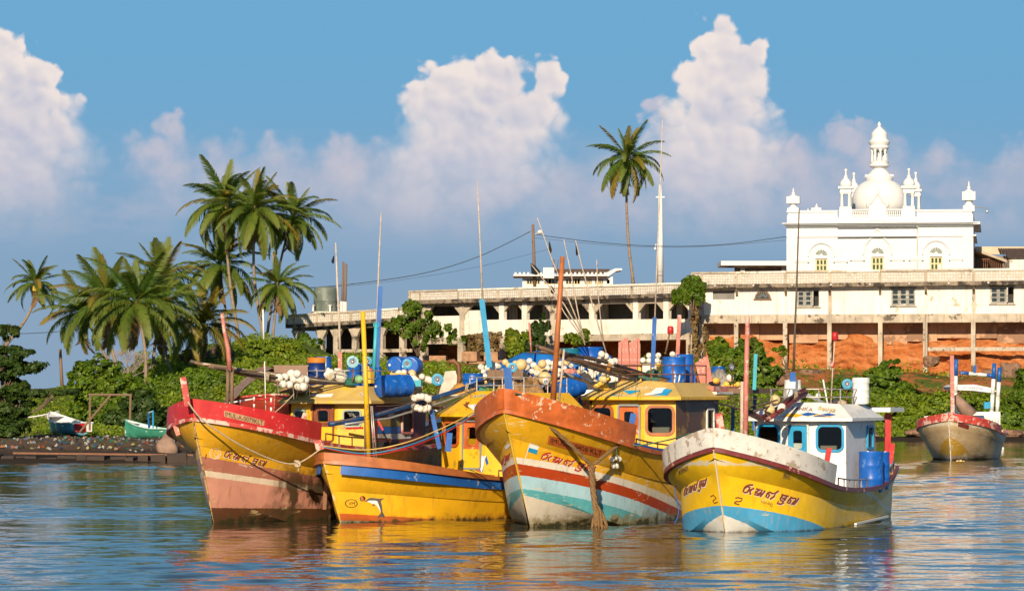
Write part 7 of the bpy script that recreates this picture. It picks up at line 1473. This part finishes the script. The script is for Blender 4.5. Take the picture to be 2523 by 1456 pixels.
def jerrycan(label, px, py, Y, mat, h=.42):
    t = thing('jerrycan', label, 'jerrycan', W(px, py, Y), rnd.uniform(-.6, .6), 'jerrycans'); w_ = h * .62
    V = [(-w_ / 2, -.1, 0), (w_ / 2, -.1, 0), (w_ / 2, -.1, h * .8), (w_ * .15, -.08, h), (-w_ / 2, -.08, h), (-w_ / 2, .1, 0), (w_ / 2, .1, 0), (w_ / 2, .1, h * .8), (w_ * .15, .08, h), (-w_ / 2, .08, h)]
    MB().add(V, [(0, 1, 2, 3, 4), (9, 8, 7, 6, 5)] + [(i, 5 + i, 5 + (i + 1) % 5, (i + 1) % 5) for i in range(5)]).build('body', mat, t); MB().lathe([(.035, 0), (.035, .05)], 8, (w_ * .34, 0, h * .86)).build('cap', m_red, t); MB().tube([(-w_ * .35, 0, h), (-w_ * .3, 0, h + .05), (0, 0, h + .05), (w_ * .05, 0, h)], .018, 6).build('handle', mat, t)
jerrycan('white jerrycan among the floats right of the lying barrel', 1018, 962, 97.4, m_float); jerrycan('yellow jerrycan on the red-bowed roof near the teal post', 908, 944, 97.6, m_yfloat); jerrycan('blue jerrycan behind the brown mast', 1420, 955, 105, m_drum); jerrycan('white jerrycan left of the pink boards', 1512, 942, 104, m_float); jerrycan('yellow jerrycan between boards and blue barrels', 1582, 940, 102, m_yfloat); jerrycan('blue jerrycan beside the leaning boards', 1700, 950, 98, m_drum)
mound('net_heap', 'green net heap between the boards and the blue barrels', 'net', 1545, 1640, 915, 948, 100.5, 1.0, surf('green_net', (.05, .13, .09), .95, .4, 14, bump=1, bscale=40), 31); mound('net_heap', 'grey net heap behind the leaning boards', 'net', 1740, 1800, 915, 950, 99.2, .9, surf('grey_net', (.25, .23, .20), .95, .4, 14, bump=1, bscale=40), 32); mound('net_heap', 'brown net heap under the red-bowed roof floats', 'net', 690, 770, 938, 968, 96.8, .8, MATS['brown_net'], 33); mound('net_heap', 'dark net draped under the brown mast spars', 'net', 1390, 1470, 925, 960, 105.5, .9, MATS['dark_net'], 34)
cr = random.Random(5)
for i in range(34):
    k = i % 3; x = cr.uniform(640, 770) if k == 0 else (cr.uniform(1400, 1600) if k == 1 else cr.uniform(950, 1170))
    y = (918 + (x - 560) * .12 + 8) if k == 0 else ((880 + (x - 1380) * .27) if k == 1 else (1035 - (x - 850) * .26)); L_ = cr.uniform(14, 46); Yc = {0: 95, 1: 93.6, 2: 94.8}[k]
    rope('thin cord dangling from the ' + ('red-bowed boat spars' if k == 0 else 'orange-bowed boat spars' if k == 1 else 'blue boom'), [(x, y), (x + cr.uniform(-4, 4), y + L_ * .6), (x + cr.uniform(-3, 3), y + L_)], Yc, .007, cr.choice([m_ropel, m_ropeg, m_pole, m_rope]), group='dangling cords')
# ================================================================ left shore, far boat, wires
boatE = Boat('fishing_boat', 'distant cream fishing boat with red rim moored by the right bank', (2343, 1134), 16,
    dict(a=.9, zt=2.5, L=9, sn=.3, zs=.2, lap=2, deck=.2, Lm=7, lines=[(-.5, -.6, 1.5, .3, 4, 1.5), (.62, -.3, 1.6, 1.5, 4.5, 1.9), (1.55, .75, 2.2, 1.85, 4, 3.0), (2.05, 1.25, 2.6, 2.0, 3.8, 3.6)]))
boatE.hull(hullmat('cream_hull_paint', (.50, .36, .20), [(.95, -.55, 0, (.45, .26, .03)), (.25, 0, 0, (.34, .24, .15))], scuff=(.6, .52, .4), scuffamt=.45, dirtz=.12, primer=(1.75, -.15, .2, (.62, .54, .40))), m_whiteworn, m_redworn, 28)
for sd in (1, -1): boatE.strip('bulwark', m_redworn, 3, sd, 0, .07, .06, .34, 0, 3.4, 24, .03)
def far_boat_fit():
    b = boatE; Y = 178
    plank(b, 'mast', (2345, 875), (2347, 1035), Y, .2, m_pink)
    for x0, x1, y0 in ((2356, 2352, 885), (2450, 2441, 895), (2463, 2455, 905)):
        for k in range(4): pol(b, 'striped_pole', [(x0 + (x1 - x0) * k / 4, y0 + (1050 - y0) * k / 4), (x0 + (x1 - x0) * (k + 1) / 4, y0 + (1050 - y0) * (k + 1) / 4)], Y + 5, .11, m_blue if k in (0,) else m_white)
    for k, mt in enumerate((m_blue, m_white, m_white, m_blue)): pol(b, 'cross_spar', [(2365 + k * 22, 918 + k * 2), (2387 + k * 22, 920 + k * 2)], Y + 5, .09, mt)
    plank(b, 'signal_post', (2403, 900), (2401, 922), Y + 5, .14, m_blue)
    V = []
    for x, z in ((2340, 953), (2352, 948), (2400, 947), (2440, 955), (2456, 964), (2440, 967), (2400, 962), (2346, 960)): V.append(W(x, z, Y + 5))
    bpart(b, 'canopy', MB().poly(V, 3.0, (0, 1, 0)), m_white); tv, tf = text2d('DUNEESHA', (2372, 957), (50, 3), (1, -6))[0]; bpart(b, 'canopy_lettering', MB().add([W(x, y, Y + 4.985) for x, y in tv], tf), m_blue)
    bpart(b, 'deck_house', MB().box(W(2398, 1042, Y + 6), (2.6, 2.0, 1.2)), m_white); bpart(b, 'louvre', MB().box(W(2403, 1035, Y + 4.95), (.9, .06, .5)), m_dark)
    for k in range(4): bpart(b, 'louvre_slat', MB().box(W(2403, 1028 + k * 4.5, Y + 4.88), (.95, .05, .05)), m_blue)
    bpart(b, 'locker', MB().box(W(2432, 998, Y + 5), (.34, .3, .34)), m_cyan); plank(b, 'timber_head', (2281, 1025), (2284, 1045), Y + 2, .2, m_white)
    bpart(b, 'furled_net', MB().tube([W(2352, 975, Y + 3), W(2372, 1000, Y + 3), W(2392, 1025, Y + 3)], [.2, .3, .45], 8), m_tarp, True)
    b.decal('number_plate', m_maroon, pxpoly([(2361, 1040), (2388, 1047), (2386, 1058), (2360, 1050)]))
far_boat_fit()
rope('green and white rope hanging down the far boat stem', [(2338, 1018), (2346, 1050), (2347, 1090), (2352, 1128)], 174.6, .05, m_teal)
for i, (x, y) in enumerate(((2359, 1137), (2367, 1136), (2374, 1138))): fpx('cream float on the water before the far boat', x, y, 4, 171, 'cream', group='floats before the far boat')
fpx('single white float on the water right of the far boat', 2470, 1105, 4.5, 205, 'white')

# ---- beached skiffs
def skiff(label, px, py, Y, head, L, wd, hmat, inmat, trim, group='small boats on the left shore', zs=1.6):
    q = W(px, py, Y); t = thing('skiff', label, 'boat', q, head, group); n = 16; V = []; Vi = []; k = 7
    def sec(i):
        s = i / n; b = wd / 2 * (1 - max(0, (s - .35) / .65) ** 2.4) * (.82 + .18 * min(1, s / .3)); zt = (.55 + .9 * max(0, s - .35) ** 1.5) * zs; zk = (.35 * max(0, s - .7) ** 1.5 * 2.5) * zs
        return s * L, b, zk, zt
    def ring(sc, off): 
        out = []
        for i in range(n + 1):
            x, b, zk, zt = sec(i)
            for j in range(k): a = -1 + 2 * j / (k - 1); out.append((x, (b - off) * (math.copysign(abs(a) ** .75, a)) if b > off else 0, zk + off + (zt - zk - off) * abs(a) ** 2.2))
        return out
    fs = [(i * k + j, i * k + j + 1, (i + 1) * k + j + 1, (i + 1) * k + j) for i in range(n) for j in range(k - 1)]
    MB().add(ring(0, 0), fs + [tuple(range(k))]).build('hull', hmat, t, smooth=40); MB().add(ring(0, .05), [f[::-1] for f in fs] + [tuple(range(k))[::-1]]).build('interior', inmat, t, smooth=40)
    for sg in (-1, 1): MB().tube([(sec(i)[0], sg * sec(i)[1], sec(i)[3]) for i in range(n + 1)], .045, 6).build('gunwale', trim, t, smooth=True)
    for s in (.2, .45): x = s * L; MB().box((x, 0, .42 * zs), (.25, wd * .85, .05)).build('thwart', inmat, t)
    MB().add([(L * .78, -wd * .33, .8 * zs), (L * .78, wd * .33, .8 * zs), (L * .985, 0, .96 * zs)], [(0, 1, 2)]).build('foredeck', inmat, t)
    return t
s1 = skiff('blue and white skiff beached stern on with red transom panel', 200, 1072, 206, R(122), 4.5, 1.9, surf('turquoise_gel', (.10, .36, .45), .4, .2, 2), m_white, m_white, zs=1.35)
MB().box((-.05, .1, .45), (.06, .75, .5)).build('transom_panel', m_red, s1); MB().box((-.05, -.5, .45), (.055, .35, .48)).build('transom_panel', m_white, s1)
s2 = skiff('green and blue skiff with white deck beside the red bow', 438, 1082, 190, R(150), 3.6, 1.4, surf('green_gel', (.06, .33, .22), .4, .2, 2), m_white, surf('mint_trim', (.3, .5, .42), .5), zs=1.05)
MB().tube([(1.6, .1, .4), (1.6, .1, 1.6)], .05, 6).build('post', m_cyan, s2); MB().tube([(2.2, -.3, .4), (2.2, -.3, 1.5)], .05, 6).build('post', m_blue, s2); MB().tube([(1.6, .1, 1.55), (2.2, -.3, 1.45)], .03, 6).build('rail', m_white, s2)
s3 = skiff('pale skiff half hidden under the dark layered tree', 15, 1046, 236, R(8), 3.6, 1.4, m_whiteworn, m_white, m_white, zs=.9)
q = W(170, 1062, 204); fr = thing('launch_frame', 'rough timber frame standing over the blue skiff', 'frame', q)
for (a, b) in (((221, 1040), (222, 972)), ((320, 1040), (322, 970)), ((218, 972), (325, 973)), ((196, 1045), (272, 974))): MB().tube([W(a[0], a[1] + 20 * (a[1] > 1000), 205) - q, W(*b, 205) - q], .07, 6).build('timber', m_wood, fr)
# ---- covered boat at the shore, right behind the red bow
lump('canvas_cover', 'brown canvas covered hump at the shore left of the red bow', 'canvas', 412, 1108, 26, 36, 174, m_tarp, 21)
# ---- old brick wall
def oldwall():
    w = Wall(30, 268, 330, 264); r = w.thing('brick_wall', 'low old brick wall behind the grass on the left', 'wall'); z0, z1 = 1.6, w.z(150, 960)
    mbk = surf('old_red_brick', (.20, .085, .055), .9, .3, 2, wear=(.30, .22, .16), wamt=.3, wscale=2, bump=.4)
    wbox(MB(), 0, w.len, .02, .4, z0, z1 - .05).build('core', surf('old_mortar', (.20, .16, .12), .95, .3, 3), r)
    bl, bh = .62, .26; me = {}; rows = int((z1 - z0) / bh)
    for v in range(4): b = MB(); k = .012 * v; b.box((0, 0, 0), (bl - .03 - k, .1, bh - .025 - k * .5)); m = bpy.data.meshes.new('brick'); m.from_pydata(b.v, [], b.f); m.materials.append(mbk); me[v] = m
    cnt = 0
    for i in range(rows):
        for j in range(int(w.len / bl)):
            if cnt >= 290: break
            o = bpy.data.objects.new('brick', me[rnd.randrange(4)]); C.objects.link(o); o.parent = r; o.location = ((j + .5 * (i % 2)) * bl + .3, rnd.uniform(-.02, .02), z1 - .1 - bh * (i + .5)); cnt += 1
    for j in range(9): wbox(MB(), j * 1.13, j * 1.13 + 1.1, -.12, .45, z1 - .05, z1 + .08).build('coping_stone', m_concd, r)
oldwall()
# ---- stone ledge at the water, drift litter
def ledge():
    r = thing('stone_ledge', 'low dark stone ledge along the water on the left', 'ledge', W(0, 1140, 168)); o = Vector(r.location); x = -2.0; m1 = surf('wet_stone', (.05, .033, .024), .8, .4, 1.5, bump=.6, bscale=4)
    while x < 11.5:
        wd = rnd.uniform(.5, 1.1); hgt = rnd.uniform(.30, .52); b = MB(); b.box((x + wd / 2, 1.2 + rnd.uniform(-.3, .2), hgt / 2 - .12), (wd + rnd.uniform(-.2, .02), 1.4, hgt + .1), Matrix.Rotation(rnd.uniform(-.18, .18), 3, 'Z') @ Matrix.Rotation(rnd.uniform(-.1, .1), 3, 'Y')); b.build('stone', m1, r); x += wd
    wbox(MB(), -2, 11, 1.9, 4.2, -.3, .25).build('backing', m1, r)
    MB().bar((.5, 1.0, .46), (10.5, 1.5, .34), .3, .09).build('rusty_beam', m_rust, r)
ledge()
def litter():
    rg = np.random.default_rng(11); n = 800; X = rg.uniform(-27, -13.5, n); Y = 174 + rg.random(n) ** 1.3 * 30; Z = terrain_z(X, Y) + bumps(X, Y) * .6; P = np.stack([X, Y, Z + .08], 1); N = rg.normal(size=P.shape) * .7 + np.array([0, -.7, .6]); N /= np.linalg.norm(N, axis=1)[:, None]
    Q = leafquads(P, N, .15, rg, 1.6)
    m, nt, bs = newmat('plastic_litter'); ri = nd(nt, 'ShaderNodeNewGeometry', out=8); cr = nt.nodes.new('ShaderNodeValToRGB'); nt.links.new(ri, cr.inputs[0]); cr.color_ramp.interpolation = 'CONSTANT'
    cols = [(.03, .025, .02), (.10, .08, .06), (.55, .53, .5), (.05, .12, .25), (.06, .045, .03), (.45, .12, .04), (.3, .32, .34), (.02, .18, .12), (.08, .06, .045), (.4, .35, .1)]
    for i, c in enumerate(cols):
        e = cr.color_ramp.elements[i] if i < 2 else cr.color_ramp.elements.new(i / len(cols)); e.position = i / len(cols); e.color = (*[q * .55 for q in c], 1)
    setin(nt, bs, Base_Color=cr.outputs[0], Roughness=.5)
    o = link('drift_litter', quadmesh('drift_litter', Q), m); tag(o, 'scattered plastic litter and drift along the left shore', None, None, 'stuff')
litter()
# ---- boulders on the right bank
def boulder(label, px, py, rx, ry, Y, mat, seed):
    rg = np.random.default_rng(seed); u = Y / F; bm = bmesh.new(); bmesh.ops.create_icosphere(bm, subdivisions=4, radius=1); ph = rg.random(9) * 6
    for v in bm.verts:
        p = v.co; k = 1 + .13 * math.sin(p.x * 3 + ph[0]) * math.sin(p.z * 3.4 + ph[1]) + .09 * math.sin(p.y * 6 + ph[2] + p.x * 4) + .06 * math.sin(p.z * 9 + ph[3]) + .04 * math.sin(p.x * 13 + p.z * 5 + ph[4]); q = p * k; f = lambda a: math.copysign(abs(a) ** .8, a); v.co = (f(q.x) * rx * u, f(q.y) * rx * u * .7, f(q.z) * ry * u)
    me = bpy.data.meshes.new('boulder'); bm.to_mesh(me); bm.free(); tag(link('boulder', me, mat, None, W(px, py, Y), True), label, 'boulder', 'boulders on the banks')
m_rock = surf('brown_rock', (.24, .135, .08), .9, .3, 1.2, wear=(.12, .07, .045), wamt=.4, wscale=2, bump=.7, bscale=4)
for a in (('big brown boulder at the cliff foot above the white wheelhouse', 1912, 932, 36, 26, 277, 1), ('flat brown boulder under the terrace columns', 2000, 925, 34, 16, 281, 2), ('squared rock footing under the fifth column', 2294, 890, 20, 14, 283, 3), ('brown boulder right of the far boat mast', 2440, 935, 26, 24, 280, 4), ('rust coloured rock slab at the right edge', 2490, 925, 28, 34, 283, 5), ('low rock at the water under the far shrub', 2260, 1066, 30, 10, 246, 6), ('low rock at the waterline right of the far boat', 2490, 1068, 34, 10, 245, 7), ('long dark rock at the waterline by the white wheelhouse', 2130, 1070, 34, 9, 246, 8)): boulder(a[0], *a[1:6], m_rock, a[6])
m_drock = surf('dark_rock', (.055, .038, .026), .95, .4, 1.0, wear=(.10, .065, .04), wamt=.3, wscale=2, bump=.8, bscale=4)
for a in (('dark rock outcrop under the stocky young palm', 478, 885, 34, 24, 272, 11), ('dark rock outcrop right of the stocky young palm', 545, 872, 36, 20, 280, 12), ('dark low rock between the palm trunks', 440, 915, 26, 14, 264, 13)): boulder(a[0], *a[1:6], m_drock, a[6])
# ---- posts and wires
def post(label, x0, y0, x1, y1, Y, r, mat=None, group='timber posts on the skyline', white=False):
    o = W(x1, y1, Y); t = thing('utility_pole', label, 'pole', o, 0, group); top = W(x0, y0, Y) - o; MB().tube([(0, 0, -.5), top], [r, r * .8], 8).build('shaft', mat or m_wood, t, smooth=True)
    if white: MB().tube([(0, 0, -.4), top * .22], [r * 1.7, r * 1.7], 8).build('painted_foot', m_bright, t)
    return t
pp = post('timber utility pole behind the arcade carrying the wires', 1313, 553, 1318, 705, 330, .16); o = Vector(pp.location)
MB().bar(W(1302, 574, 330) - o, W(1317, 562, 330) - o, .06, .06).build('brace', m_wood, pp); MB().ell(W(1331, 572, 330) - o, (.3, .2, .2), 8, 6).tube([W(1317, 578, 330) - o, W(1327, 573, 330) - o], .03, 5).build('street_lamp', m_float, pp, smooth=True)
post('timber pole beside the water tank with white foot, left one', 846, 645, 842, 770, 324, .12, white=True); post('timber pole beside the water tank with white foot, right one', 853, 650, 849, 770, 323, .14, white=True)
post('leaning timber pole on the low wall at left', 148, 860, 154, 960, 262, .14); post('thin timber pole behind the tall bamboo mast', 1365, 640, 1362, 700, 332, .10); post('short whitewashed stub post among the hilltop palms', 648, 762, 650, 832, 300, .09, m_bright)
def wire(label, pts, Y, r=.035): rope(label, pts, Y, r, m_black2, group='overhead wires', name='wire')
wire('black overhead wire sagging left from the utility pole', [(1306, 571), (1180, 632), (1050, 672), (900, 696), (780, 708), (690, 712)], 328); wire('thin overhead wire below the black one', [(1360, 612), (1180, 657), (1000, 688), (850, 705), (700, 712)], 330, .014); wire('overhead wire running right to the mosque', [(1318, 578), (1480, 598), (1640, 607), (1790, 602), (1938, 583)], 326, .03); wire('thin overhead wire running right below the first', [(1318, 586), (1500, 604), (1700, 609), (1938, 592)], 327, .014); wire('low wire crossing behind the left palms', [(-40, 824), (100, 820), (220, 808), (360, 780), (480, 752)], 320, .03)
